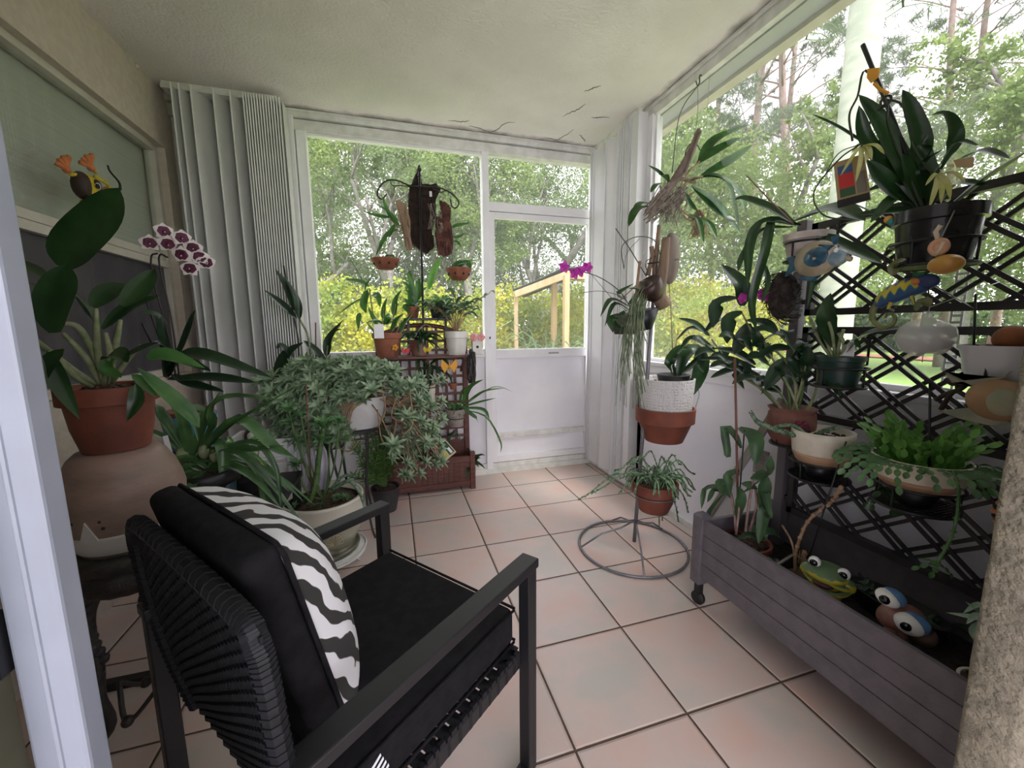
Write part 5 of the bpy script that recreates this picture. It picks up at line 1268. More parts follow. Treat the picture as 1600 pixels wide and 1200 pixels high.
for q, w_ in (([(672, 570), (685, 580), (692, 612)], .025), ([(675, 568), (672, 590), (668, 618)], .035), ([(668, 572), (655, 560), (650, 580)], .04), ([(670, 570), (690, 560), (705, 575)], .035), ([(670, 570), (660, 580), (655, 600)], .03), ([(672, 572), (700, 585), (706, 600)], .02)): pl_(lm, q, w_, 'lance', y=(.09, .02))
lm.build('leaves', GRN_D, t)
# snake-like dark plant in the planter
c = at(658, 718, y=.13)
c = V((c.x, .13, .15)); t = thing('cactus_plant', 'dark striped curling climbing cactus rising from the brown planter soil', 'plant', c)
lm = M()
for q, w_ in (([(660, 730), (655, 690), (662, 640), (668, 600)], .03), ([(655, 725), (650, 690), (640, 650)], .028), ([(662, 720), (672, 680), (682, 655)], .03), ([(660, 715), (655, 700), (630, 702), (618, 704)], .032), ([(662, 690), (680, 700), (700, 690), (710, 672)], .03), ([(655, 690), (640, 700), (625, 700)], .03), ([(668, 700), (664, 660), (655, 628)], .022), ([(700, 680), (712, 676), (722, 690)], .02), ([(656, 735), (652, 715), (660, 700)], .03)):
    P = pp(q, y=(.12, .04)); lm.tube(P, lambda s, w_=w_: w_*.42*(1-.5*s), 7, seg=18)
lm.build('stems', mat('striped_cactus', (.018, .05, .025), (.16, .24, .15), 60, .5, stretch=(1, 1, .15), lo=.52, hi=.6), t)
c = at(738, 716, y=.13); c = V((c.x-.01, .12, .152)); t = thing('strap_leaf_plant', 'spiky dark green plant in the right corner of the brown planter', 'plant', c)
lm = M(); strap(lm, c, 26, .10, .20, .022, random.Random(21), .3, 1.3, .8, 'lance'); lm.build('leaves', GRN_D, t)
# plant tag packet
def packet(name, label, corners, y, cols):
    P = [at(a, b_, y=y) for a, b_ in corners]; c = sum(P, V((0, 0, 0)))/4; nrm = (P[1]-P[0]).cross(P[3]-P[0])
    t = thing(name, label, 'seed packet', c)
    if nrm.dot(CAM-c) < 0: nrm = -nrm
    M().prism(P, nrm, .003).build('card', cols[0], t, smooth=False)
    def sub(u0, v0, u1, v1, m, nm, o=.002):
        f = lambda u, v: (P[0].lerp(P[1], u)).lerp(P[3].lerp(P[2], u), v)+nrm.normalized()*o
        M().prism([f(u0, v0), f(u1, v0), f(u1, v1), f(u0, v1)], nrm, .0012).build(nm, m, t, smooth=False)
    return t, sub
CARD = mat('packet_cream', (.62, .56, .40), None)
t, sub = packet('seed_packet', 'white-edged seed packet with a red and yellow picture in the brown planter', [(676, 699), (695, 686), (713, 706), (694, 722)], .03, (CARD,))
sub(.05, .05, .5, .5, mat('packet_red', (.5, .03, .03), None), 'red_picture'); sub(.05, .5, .5, .9, mat('packet_yellow', (.65, .5, .05), None), 'yellow_picture'); sub(.55, .1, .95, .9, mat('packet_green', (.03, .09, .04), None), 'green_band')
sub(.68, .5, .85, .85, WHITE, 'white_box', .003)
M().tube([at(690, 715, y=.035), V((at(690, 715, y=.035).x, .036, .10))], .002, 4).build('stick', CANEB, t)

# ================================================================ POLE STAND
base = V((0.0, -.93, 0)); 
ps = thing('pole_stand', 'tall grey metal pole plant stand with a round ring base', 'plant stand', base)
rc_ = V((-.0, -.935, .007)); M().ring(rc_, .262, .0065, n=48, m=8).build('base_ring', GREYMET, ps)
pb_ = at(991, 846, y=-.93); ptp = at(1030, 352, y=-.93)
M().tube([pb_, pb_.lerp(ptp, .5), ptp], .0095, 10).build('pole', GREYMET, ps)
pmid = pb_.lerp(ptp, .075)
for a in (pi*.93, -pi*.62, .0+.35, pi*.45):
    d = V((math.cos(a), math.sin(a), 0)); e_ = V((rc_.x, rc_.y, 0))+d*.262
    M().tube([e_+up*.010, e_.lerp(V((pmid.x, pmid.y, 0)), .38)+up*.075, e_.lerp(V((pmid.x, pmid.y, 0)), .72)+up*.10, pmid], .0045, 6).build('brace', GREYMET, ps)
def pole_at(z): return pb_.lerp(ptp, (z-pb_.z)/(ptp.z-pb_.z))
# lower pot
cL = V((.108, -.95, .19)); 
def holder(parent, c, z, r, m=GREYMET):
    p = pole_at(z); cz = V((c.x, c.y, z)); dd = (cz-p); dd.z = 0; L_ = dd.length
    mm_ = M().ring(cz, r, .0035, n=36)
    if L_ > r: mm_.tube([p, p+dd.normalized()*(L_-r)], .004, 6)
    mm_.tube([p-up*.012, p+up*.012], .014, 8)
    return mm_.build('pot_ring', m, parent)
holder(ps, cL, .272, .098); 
sc_p = potted('string_cactus', 'stringy green cactus in a terracotta pot low on the grey pole stand', 'potted plant', cL, .108, .070, .145, TERRA, lip=.004, lh=.05)
cm = M(); g = random.Random(44)
tips = [(905, 780), (925, 770), (950, 745), (960, 735), (1000, 715), (1040, 722), (1070, 745), (1085, 740), (1085, 765), (1078, 775), (1075, 800), (1060, 815), (1030, 820), (1035, 812), (968, 770), (1050, 735), (985, 725), (1065, 725)]
for i, (px, py) in enumerate(tips):
    tip = at(px, py, y=-.95+g.uniform(-.10, .08)); a = cL+V((g.uniform(-.04, .04), g.uniform(-.04, .04), .145))
    md = a.lerp(tip, .5)+up*(.07+.03*g.random()); md2 = a.lerp(tip, .85)+V((0, 0, .02 if tip.z > .2 else .06))
    S = cr_spline([a, md, md2, tip], 22); cm.tube(S, .0035, 5)
    for q in S[::2]: cm.ball(q+V((g.uniform(-.003, .003), -.002, g.uniform(-.003, .003))), .0052, 5, 4)
for i in range(44):
    a = g.uniform(0, 2*pi); r = g.uniform(0, .08); p = cL+V((math.cos(a)*r, math.sin(a)*r, .14)); 
    a2 = a+g.uniform(-1, 1); d = V((math.cos(a2), math.sin(a2), 0))
    cm.tube([p, p+d*.03+up*.05, p+d*.08+up*g.uniform(.02, .06), p+d*.11+up*g.uniform(-.03, .03)], .0038, 5, seg=10)
cm.build('stems', mat('cactus_string', (.045, .11, .045), (.22, .33, .20), 60, .5), sc_p)
# middle: white textured cachepot inside a terracotta pot
cM = V((.148, -.95, .545))
holder(ps, cM, .645, .128)
tp = thing('terracotta_pot', 'terracotta pot in the middle ring of the grey pole stand holding the white pot', 'pot', cM)
M().lathe([(0, 0), (.088, 0), (.122, .09), (.126, .095), (.136, .097), (.138, .165), (.130, .165), (.118, .10), (.083, .012), (0, .012)], cM, 40).build('pot', TERRA, tp, auto=35)
cW = cM+up*.085
wt = bpy.data.materials.new('embossed_white'); wt.use_nodes = True
N, L = nodes_of(wt); b = N['Principled BSDF']; b.inputs['Base Color'].default_value = (.62, .61, .60, 1); b.inputs['Roughness'].default_value = .5
tc = N.new('ShaderNodeTexCoord'); vo = N.new('ShaderNodeTexVoronoi'); vo.distance = 'CHEBYCHEV'; vo.inputs['Scale'].default_value = 75; vo.inputs['Randomness'].default_value = .35; L.new(tc.outputs['Object'], vo.inputs[0])
bp = N.new('ShaderNodeBump'); bp.inputs['Strength'].default_value = 1; bp.inputs['Distance'].default_value = .006; bp.invert = True; L.new(vo.outputs['Distance'], bp.inputs['Height']); L.new(bp.outputs[0], b.inputs['Normal'])
wp = thing('potted_orchid', 'glossy-leaved orchid in a white embossed pot above the terracotta pot of the pole stand', 'potted plant', cW)
M().lathe([(0, 0), (.112, 0), (.116, .01), (.128, .215), (.129, .222), (.122, .222), (.118, .19), (0, .19)], cW, 48).build('embossed_pot', wt, wp, auto=40)
NP = cW+V((.03, -.01, .175))
M().lathe([(0, 0), (.06, 0), (.074, .06), (.078, .063), (.074, .066), (.066, .05), (0, .05)], NP, 28).build('nursery_pot', mat('black_plastic', (.02, .021, .024), None, rough=.4), wp)
sl_ = M(); g = random.Random(3)
for i in range(40):
    a = g.uniform(0, 2*pi); r = g.uniform(0, .065); sl_.ball(NP+V((math.cos(a)*r, math.sin(a)*r, .052)), (.009, .006, .006), 5, 4)
for i in range(20):
    a = g.uniform(0, 2*pi); r = g.uniform(.09, .11); sl_.ball(cW+V((math.cos(a)*r, math.sin(a)*r, .195)), (.012, .008, .008), 5, 4)
sl_.build('soil', SOIL, wp)
lm = M()
for q, w_ in (([(1060, 588), (1068, 560), (1085, 545), (1096, 570), (1085, 605), (1062, 633)], .075), ([(1050, 585), (1046, 565), (1062, 545), (1075, 545)], .05), ([(1062, 585), (1080, 572), (1095, 555)], .04), ([(1055, 590), (1052, 570), (1060, 552)], .04)): pl_(lm, q, w_, 'oval', y=(-.97, -1.04), n=14)
lm.build('leaves', GRN_D, wp)
sm = M().tube(pp([(1053, 595), (1048, 480), (1045, 440)], y=(-.96, -.96)), .0022, 5).tube(pp([(1053, 560), (1060, 515)], y=(-.96, -.96)), .002, 5); sm.build('stakes', CANEB, wp)
M().tube([cW+V((.12, -.04, .20)), cW+V((.150, -.05, .15)), cW+V((.135, -.05, .08))], .002, 5, seg=10).build('wire_loop', WIRE, wp)
# upper cluster: black basket with thread-leaved plant, coconut shells
cB_ = at(985, 522, y=-.95)
tb_ = thing('hanging_plant', 'thread-leaved trailing plant in a hanging dark pot left of the grey pole', 'potted plant', cB_)
M().lathe([(0, 0), (.045, 0), (.07, .085), (.065, .085), (0, .07)], cB_+V((-.03, 0, 0)), 24).build('mossy_pot', mat('mossy_pot', (.035, .05, .028), (.07, .08, .05), 20, .9), tb_)
M().lathe([(0, 0), (.035, 0), (.075, .09), (.070, .09), (0, .075)], cB_+V((.075, .0, .02)), 24, axis=(-.2, 0, 1)).build('black_pot', BLK, tb_)
lm = M(); g = random.Random(77)
top = cB_+V((.05, -.02, .20))
for i in range(70):
    x0 = g.uniform(-.10, .04); zz = g.uniform(-.22, .02) if i % 2 else g.uniform(-.34, -.1)
    e_ = cB_+V((x0, -.08+g.uniform(-.03, .03), zz)); st_p = top+V((g.uniform(-.03, .03), g.uniform(-.02, .02), g.uniform(-.02, .03)))
    lm.tube([st_p, st_p.lerp(e_, .35)+V((-.035, -.02, .03)), e_.lerp(st_p, .25)+V((-.02, 0, 0)), e_], .0016, 4, seg=9)
lm.build('thread_leaves', mat('thread_leaf', (.09, .13, .06), (.20, .24, .14), 30, .5), tb_)
lm = M()
for q, w_ in (([(985, 480), (955, 468), (938, 495)], .028), ([(985, 485), (960, 475), (945, 510)], .025), ([(980, 470), (965, 460), (990, 443)], .03), ([(975, 490), (955, 500), (958, 520)], .04), ([(980, 478), (1000, 455), (980, 450)], .03), ([(975, 485), (968, 505), (975, 515)], .045)): pl_(lm, q, w_, 'lance', y=(-.96, -1.0))
lm.build('leaves', GRN_D, tb_)
sm = M().tube(pp([(988, 510), (995, 450), (1000, 408)], y=(-.97, -.97)), .006, 6).tube(pp([(968, 470), (1000, 440), (1018, 437)], y=(-.97, -.95)), .003, 5)
sm.build('bamboo_sticks', CANEB, tb_)
sm = M()
sm.tube(pp([(985, 480), (968, 455), (940, 435), (912, 425), (880, 421)], y=(-.97, -.99)), .0022, 5, seg=24)
sm.tube(pp([(985, 490), (960, 470), (925, 430), (915, 422)], y=(-.97, -.99)), .0012, 4, seg=16)
sm.tube(pp([(980, 465), (940, 455), (905, 458)], y=(-.97, -.99)), .0012, 4, seg=12)
sm.tube(pp([(962, 357), (985, 390), (1010, 432)], y=(-.97, -.95)), .0028, 4)
sm.tube(pp([(975, 420), (972, 385), (995, 370), (1022, 375), (1032, 400)], y=(-.97, -.95)), .0022, 5, seg=20)
sm.tube(pp([(975, 420), (980, 395), (1000, 372)], y=(-.97, -.95)), .0012, 4, seg=10)
sm.tube(pp([(1025, 400), (1008, 412), (1020, 440)], y=(-.97, -.95)), .0018, 4, seg=10)
sm.build('bare_stems', mat('dry_stem', (.07, .06, .05), None), tb_)
MAG = mat('magenta_petal', (.35, .015, .26), (.5, .05, .38), 60, .5, trans=.2)
g = random.Random(5)
for (px, py) in ((881, 417), (897, 427), (906, 424), (917, 418)):
    p = at(px, py, y=-.985); fl = M(); f = (CAM-p).normalized()
    for k in range(5):
        a = k*2*pi/5+g.uniform(-.3, .3); d = V((math.cos(a), -.2, math.sin(a))); fl.leaf([p, p+d*.014+f*.004, p+d*.027], .022, 'ovate', face=f, n=4)
    fl.build('flower', MAG, tb_)
# wires hanging the cluster to the pole
M().tube([cB_+V((-.03, 0, .10)), pole_at(1.27)], .0018, 4).tube([cB_+V((.075, 0, .11)), pole_at(1.27)], .0018, 4).build('hanger', WIRE, tb_)
cs = thing('palm_husk', 'pale woody palm husk and dark cone tied upright to the grey pole', 'palm husk', at(1040, 420, y=-.97))
HUSK = mat('palm_husk', (.24, .16, .10), (.12, .08, .055), 14, .7, stretch=(1.5, 1.5, .2), bump=.3)
hk1 = M(); hc = at(1048, 404, y=-.97); hk1.ball(hc, (.045, .028, .115), 16, 12); hk1.build('oval_husk', mat('taupe_husk', (.11, .085, .07), (.18, .14, .11), 16, .6, stretch=(2, 2, .3)), cs)
hk2 = M(); A_ = pp([(1041, 372), (1036, 420), (1030, 460), (1038, 478)], y=(-.985, -.985)); hk2.tube(A_, lambda t: .018+.018*t, 10, seg=16); hk2.build('woody_husk', HUSK, cs)
cone = M(); A_ = pp([(1040, 440), (1020, 455), (1000, 462)], y=(-.99, -.99)); cone.lathe([(.0, 0), (.03, .02), (.055, .06), (.062, .10), (.05, .11), (0, .09)], at(1030, 470, y=-.98), 20, axis=(-.75, -.1, .75)); cone.build('dark_cone', mat('dark_husk', (.03, .014, .011), (.055, .028, .02), 12, .4), cs)
hk3 = M(); hk3.tube(pp([(1020, 470), (1022, 420), (1030, 355)], y=(-.96, -.96)), .009, 6); hk3.tube(pp([(1012, 430), (1020, 400), (1018, 385)], y=(-.96, -.96)), .010, 6); hk3.build('bamboo', HUSK, cs)
M().tube([at(1012, 412, y=-.965), at(1060, 405, y=-1.0)], .003, 5).build('tie', BLK, cs)
# driftwood orchid hanging from the header
YD_ = -.86
dw = thing('driftwood_orchid', 'orchid with long glossy leaves on a driftwood branch hanging from the window header', 'hanging plant', at(1070, 300, y=YD_))
sm = M()
sm.tube(pp([(1092, 203), (1078, 240), (1052, 285), (1030, 315), (1015, 340)], y=(YD_, YD_)), lambda t: .011+.010*math.sin(pi*t), 8, seg=16)
sm.tube(pp([(1094, 206), (1070, 270), (1040, 295)], y=(YD_-.02, YD_-.02)), .007, 6); sm.tube(pp([(1086, 285), (1060, 280), (1035, 300), (1010, 330)], y=(YD_, YD_-.02)), .009, 6, seg=12)
sm.build('driftwood', mat('grey_driftwood', (.15, .11, .09), (.26, .20, .17), 22, .9, stretch=(1, 1, .3), bump=.5), dw)
rt = M(); g = random.Random(17)
for i in range(90):
    p0 = at(g.uniform(1030, 1078), g.uniform(285, 312), y=YD_+g.uniform(-.03, .03)); p1 = at(g.uniform(1005, 1062), g.uniform(325, 350), y=YD_+g.uniform(-.05, .05))
    rt.tube([p0, p0.lerp(p1, .5)+V((g.uniform(-.02, .02), g.uniform(-.02, .02), 0)), p1], g.uniform(.0015, .003), 4, seg=5)
for i in range(7): rt.tube(pp([(1050, 330), (1035+g.uniform(-25, 40), 355), (1030+g.uniform(-30, 60), 378)], y=(YD_, YD_-.02)), .0009, 4, seg=6)
rt.build('roots', ROOT, dw)
lm = M()
for q, w_ in (([(1092, 252), (1118, 218), (1172, 194)], .060), ([(1090, 255), (1120, 235), (1158, 214)], .068), ([(1097, 275), (1135, 255), (1176, 226)], .070), ([(1078, 282), (1120, 274), (1155, 300), (1166, 331)], .045), ([(1082, 292), (1120, 318), (1158, 366)], .056), ([(1080, 290), (1120, 330), (1150, 345)], .06), ([(1075, 283), (1110, 276), (1140, 290), (1156, 362)], .03), ([(1045, 284), (1028, 268), (1013, 258)], .05), ([(1044, 284), (1038, 274), (1032, 274)], .04), ([(1034, 286), (1024, 290), (1017, 301)], .028), ([(1014, 322), (994, 328), (982, 354)], .042), ([(1018, 318), (1000, 318), (988, 334)], .032), ([(1075, 335), (1092, 345), (1100, 380)], .028), ([(1090, 340), (1108, 350), (1120, 371)], .034), ([(1070, 300), (1080, 320), (1090, 330)], .025)):
    pl_(lm, q, w_, 'oval', y=(YD_-.01, YD_-.07), n=12)
lm.build('leaves', mat('sunlit_green_leaf', (.018, .065, .014), (.05, .14, .03), 14, .35, trans=.3), dw)
sm = M()
for q in ([(1060, 295), (1075, 270), (1093, 252)], [(1060, 300), (1078, 280), (1098, 276)], [(1060, 300), (1075, 305), (1085, 300)], [(1062, 330), (1078, 345), (1095, 338)], [(1055, 320), (1080, 340), (1090, 342)]): sm.tube(pp(q, y=(YD_, YD_-.03)), .004, 5, seg=8)
sm.build('pseudobulbs', CANEB, dw)
hk = at(1093, 128, x=XR-.0); topp = V((XR+.03, hk.y, 2.33))
sm = M().tube([topp, V((hk.x, hk.y, hk.z+.03)), hk+V((-.0, 0, 0)), hk+V((-.01, 0, -.02)), hk+V((-.03, -.01, -.005))], .003, 6, seg=12)
sm.tube([hk+V((-.01, 0, -.02)), at(1062, 180, y=-.83), at(1050, 270, y=YD_)], .0022, 5, seg=14); sm.tube([hk+V((-.01, 0, -.02)), at(1090, 180, y=-.84), at(1080, 235, y=YD_)], .0010, 4, seg=8)
sm.tube(pp([(1070, 262), (1072, 235), (1085, 222), (1097, 240)], y=(YD_, YD_)), .0025, 5, seg=12)
sm.build('hanging_wires', mat('dark_wire', (.06, .065, .07), None, rough=.4, metal=.6), dw)
# small twiggy basket seen behind it
q = at(1093, 345, y=-.78)
hb_ = thing('hanging_plant', 'small bare-rooted plant hanging behind the driftwood orchid leaves', 'hanging plant', q)
m_ = M(); g = random.Random(19)
for i in range(40): m_.tube([q+V((g.uniform(-.02, .02), g.uniform(-.02, .02), .05)), q+V((g.uniform(-.05, .05), g.uniform(-.03, .03), 0)), q+V((g.uniform(-.05, .05), g.uniform(-.03, .03), -.08))], .0015, 4, seg=4)
m_.build('roots', CANEB, hb_); lm = M(); strap(lm, q+up*.02, 9, .04, .09, .02, g, -.5, 1.2, 1, 'oval'); lm.build('leaves', GRN_M, hb_)
M().tube([q+up*.05, V((XR+.03, q.y, 2.33))], .0008, 4).build('hanging_wire', WIRE, hb_)
# ================================================================ GREY PLANTER WITH TRELLIS
gx0, gx1, gy0, gy1, gz0, gz1 = 0.0, .385, -2.185, -1.385, .125, .362
gpn = thing('raised_planter', 'long grey slatted planter on casters with a tall lattice trellis against the right wall', 'planter', (.19, -1.78, 0))
sl_ = M(); hh = (gz1-gz0)/4
for k in range(4):
    a, b_ = gz0+k*hh+.0025, gz0+(k+1)*hh
    sl_.box((gx0, gy0, a), (gx0+.014, gy1, b_))
sl_.box((gx0+.004, gy0, gz0), (gx0+.016, gy1, gz1-.004))
sl_.build('front_panel', GREYP, gpn, smooth=False, bevel=.0012)
M().box((gx1-.016, gy0, gz0), (gx1, gy1, gz1)).build('back_panel', GREYP, gpn, smooth=False, bevel=.002)
M().box((gx0+.016, gy1-.016, gz0), (gx1-.016, gy1, gz1)).build('end_panel', GREYP, gpn, smooth=False, bevel=.002)
M().box((gx0+.016, gy0, gz0), (gx1-.016, gy0+.012, gz1)).build('end_panel', GREYP, gpn, smooth=False, bevel=.002)
for x_ in (gx0-.010, gx1-.04):
    p_ = M().box((x_, gy1-.012, gz0-.03), (x_+.046, gy1+.034, gz1+.010)).add([(x_, gy1-.012, gz1+.010), (x_+.046, gy1-.012, gz1+.010), (x_+.046, gy1+.034, gz1+.010), (x_, gy1+.034, gz1+.010), (x_+.008, gy1-.004, gz1+.020), (x_+.038, gy1-.004, gz1+.020), (x_+.038, gy1+.026, gz1+.020), (x_+.008, gy1+.026, gz1+.020)], [(0, 1, 5, 4), (1, 2, 6, 5), (2, 3, 7, 6), (3, 0, 4, 7), (4, 5, 6, 7)])
    p_.build('corner_post', GREYP, gpn, smooth=False, bevel=.002)
    w_ = M().lathe([(0, -.010), (.024, -.010), (.027, -.006), (.027, .006), (.024, .010), (0, .010)], (x_+.023, gy1+.008, .027), 20, axis=(1, .3, 0))
    cs_ = w_.build('caster', mat('black_rubber', (.015, .014, .014), None, rough=.6), gpn)
    M().box((x_+.012, gy1-.006, .045), (x_+.034, gy1+.022, gz0-.03)).build('caster_fork', BLK, cs_, smooth=False, bevel=.003)
for x_ in (gx0-.008, gx1-.04):
    M().lathe([(0, -.010), (.027, -.010), (.027, .010), (0, .010)], (x_+.023, gy0+.05, .027), 16, axis=(1, 0, 0)).build('caster', mat('black_rubber', (.015, .014, .014)), gpn)
    M().box((x_+.01, gy0+.035, .045), (x_+.036, gy0+.065, gz0+.01)).build('caster_fork', BLK, gpn, smooth=False)
dk = mat('dark_potting_soil', (.012, .009, .009), (.03, .022, .02), 60, .95, bump=1, bsc=60)
M().box((gx0+.016, gy0+.012, gz0), (gx1-.016, gy1-.016, .235)).build('soil', dk, gpn, smooth=False)
# trellis frame
tx = .335
for y_ in (-1.43, -2.16):
    M().box((tx-.018, y_-.018, .235), (tx+.018, y_+.018, 1.47)).build('trellis_post', DGREY if y_ < -2 else mat('grey_post', (.12, .11, .125), None, rough=.5), gpn, smooth=False, bevel=.003)
for z0, z1 in ((.385, .70), (.765, 1.092), (1.132, 1.45)):
    pm = M(); ya, yb = -1.465, -2.135
    for q in ((z0, z0+.022), (z1-.022, z1)): pm.box((tx-.012, yb, q[0]), (tx+.012, ya, q[1]))
    for q in (ya-.02, yb): pm.box((tx-.012, q, z0), (tx+.012, q+.02, z1))
    # diagonal double slats
    H = z1-z0-.03; Wd = abs(yb-ya); stp = .155
    for sgn in (1, -1):
        k = -H
        while k < Wd+H:
            for o in (0, .034):
                # clip slanted bar to the panel
                ys_, ye_ = (k+o, k+o+H*1.25)
                if sgn < 0: pts_ = [(ya-ys_, z0+.015), (ya-ye_, z1-.015)]
                else: pts_ = [(ya-ys_, z1-.015), (ya-ye_, z0+.015)]
                (y1_, zz1), (y2_, zz2) = pts_
                def clip(yt):
                    t = (yt-y1_)/(y2_-y1_); return zz1+(zz2-zz1)*t
                if y1_ > ya: zz1, y1_ = clip(ya), ya
                if y2_ < yb: zz2, y2_ = clip(yb), yb
                if y1_ > y2_+.01: pm.bar((tx-.004*sgn, y1_, zz1), (tx-.004*sgn, y2_, zz2), .006, .011, up=(1, 0, 0)) if False else pm.bar((tx-.004*sgn, y1_, zz1), (tx-.004*sgn, y2_, zz2), .011, .006, up=(1, 0, 0))
            k += stp
    pm.build('lattice_panel', DGREY, gpn, smooth=False)
    for z in (z0+.05, z1-.05): M().box((tx-.008, -1.466, z-.008), (tx+.008, -1.447, z+.008)).box((tx-.008, -2.143, z-.008), (tx+.008, -2.13, z+.008)).build('panel_clip', DGREY, gpn, smooth=False)
# outlet and leaning board
o_ = at(1190, 722, x=XR)
ob = thing('wall_outlet', 'small metal outlet cover low on the white right wall behind the red pot orchid', 'outlet', o_)
M().box((XR-.007, o_.y-.036, o_.z-.055), (XR, o_.y+.036, o_.z+.055)).build('cover_plate', mat('brushed_steel', (.45, .45, .46), (.3, .3, .31), 40, .3, metal=.7), ob, smooth=False, bevel=.002)
M().box((XR-.010, o_.y-.02, o_.z+.005), (XR-.007, o_.y+.02, o_.z+.035)).build('socket', mat('socket_shade', (.25, .22, .2)), ob, smooth=False)
M().box((XR-.010, o_.y-.02, o_.z-.035), (XR-.007, o_.y+.02, o_.z-.005)).build('socket', mat('socket_shade', (.25, .22, .2)), ob, smooth=False)
pA = at(1222, 625, x=XR-.02); pB = V((XR-.02, at(1100, 802, x=XR-.02).y+.035, .005)); dd = (pA-pB)
tag(M().bar(pB, pB+dd*1.0, .035, .012, up=(1, 0, 0)).build('wooden_board', mat('weathered_board', (.33, .32, .28), (.24, .23, .20), 15, .8, stretch=(1, .3, 1)), None, smooth=False, bevel=.002), 'narrow weathered wooden board leaning diagonally on the white right wall', 'board')

# ---- things in the planter
c = V((.112, -1.482, .235)); 
t = potted('potted_orchid', 'cane orchid in a shallow red clay pot at the near corner of the grey planter', 'potted plant', c, .085, .065, .075, TERRA, lip=.003, lh=.02)
lm = M(); sm = M()
X = (.08, .06)
for q, w_ in (([(1158, 700), (1148, 680), (1132, 668), (1137, 710), (1133, 712)], .030), ([(1155, 668), (1180, 685), (1180, 725)], .050), ([(1155, 735), (1138, 745), (1140, 775)], .035), ([(1195, 735), (1185, 745), (1172, 748)], .035), ([(1175, 760), (1200, 740), (1205, 712)], .030), ([(1190, 800), (1195, 760), (1192, 740)], .040), ([(1145, 780), (1125, 762), (1102, 765), (1096, 795)], .028), ([(1140, 775), (1118, 765), (1105, 785)], .025), ([(1150, 815), (1158, 780), (1153, 760)], .035), ([(1160, 770), (1175, 760), (1158, 755)], .04), ([(1135, 755), (1125, 755), (1131, 775)], .035), ([(1200, 800), (1195, 770), (1205, 810)], .03), ([(1132, 770), (1108, 800), (1110, 812)], .018), ([(1205, 810), (1195, 800), (1185, 850)], .04)):
    pl_(lm, q, w_, 'oval', x=(.08, .05), n=10)
strap(lm, c+V((.04, -.03, .09)), 5, .08, .14, .03, random.Random(2), .8, 1.3, 1, 'oval')
lm.build('leaves', mat('dusky_green_leaf', (.03, .075, .03), (.055, .12, .045), 14, .45, trans=.2), t)
for q in ([(1150, 830), (1146, 790), (1142, 770)], [(1165, 830), (1170, 790), (1178, 740)], [(1172, 830), (1182, 790), (1180, 760)], [(1150, 835), (1155, 790), (1152, 760)]): sm.tube(pp(q, x=(.075, .075)), .0045, 6, seg=10)
sm.build('canes', mat('mauve_cane', (.22, .13, .12), (.34, .24, .20), 30, .7), t)
M().tube(pp([(1153, 800), (1150, 640), (1148, 560)], x=(.075, .075)), .0042, 6).build('bamboo_stake', BAM, t)
M().tube(pp([(1155, 780), (1163, 672)], x=(.07, .07)), .0025, 5).build('stake', BLK, t)
c = V((.085, -1.60, .235)); lm = M(); g = random.Random(5)
t = thing('small_shrub', 'small dusky round-leaved plant between the red clay pot and the planter front', 'plant', c)
for i in range(16): rosette(lm, c+V((g.uniform(-.05, .04), g.uniform(-.035, .035), g.uniform(.02, .06))), 6, .03, .022, g)
lm.build('leaves', mat('greyish_leaf', (.06, .10, .07), (.10, .15, .11), 20, .6), t)
c = V((.125, -1.70, .235)); 
t = thing('potted_cane', 'bare jointed cane in a square black basket pot behind the frog ornament', 'potted plant', c)
m_ = M(); 
def sq(m_, c, h, a0, a1, th=.005):
    for k in range(4):
        r0_ = Matrix.Rotation(k*pi/2+.25, 3, 'Z')
        f = [r0_ @ V(q) for q in ((-a0, -a0, 0), (a0, -a0, 0), (a1, -a1, h), (-a1, -a1, h))]; nn = r0_ @ V((0, th, 0))
        m_.add([c+q for q in f]+[c+q+nn for q in f], [(0, 1, 2, 3), (7, 6, 5, 4), (0, 4, 5, 1), (1, 5, 6, 2), (2, 6, 7, 3), (3, 7, 4, 0)])
sq(m_, c, .085, .045, .062); m_.build('basket_pot', mat('black_plastic', (.02, .021, .024)), t, smooth=False)
rm_ = M(); R0 = [c+Matrix.Rotation(k*pi/2+.25, 3, 'Z') @ V((-.063, -.063, .086)) for k in range(4)]
for k in range(4): rm_.bar(R0[k], R0[(k+1) % 4], .008, .005)
rm_.build('pale_rim', mat('dusty_rim', (.20, .18, .16), None, rough=.7), t, smooth=False)
M().box(c+V((-.04, -.04, .02)), c+V((.04, .04, .07))).build('soil', SOIL, t, smooth=False)
sm = M(); P = pp([(1243, 895), (1244, 860), (1262, 815), (1298, 785), (1314, 762)], x=(.125, .125)); sm.tube(P, lambda t_: .0055-.0015*t_, 7, seg=24)
for q in cr_spline(P, 14)[3:]: sm.ball(q, .0072, 8, 6)
sm.tube(pp([(1243, 890), (1238, 850), (1222, 820)], x=(.125, .13)), .0035, 6, seg=8); sm.tube(pp([(1252, 890), (1256, 860)], x=(.12, .12)), .005, 6)
for i in range(14): sm.tube(pp([(1250, 885), (1258+R.uniform(-14, 10), 868+R.uniform(-8, 10))], x=(.12, .11)), .0012, 4)
sm.build('cane', CANEB, t)
M().tube([at(1258, 890, x=.12), at(1322, 690, x=.12)], .0025, 6).build('stake', BLK, t)
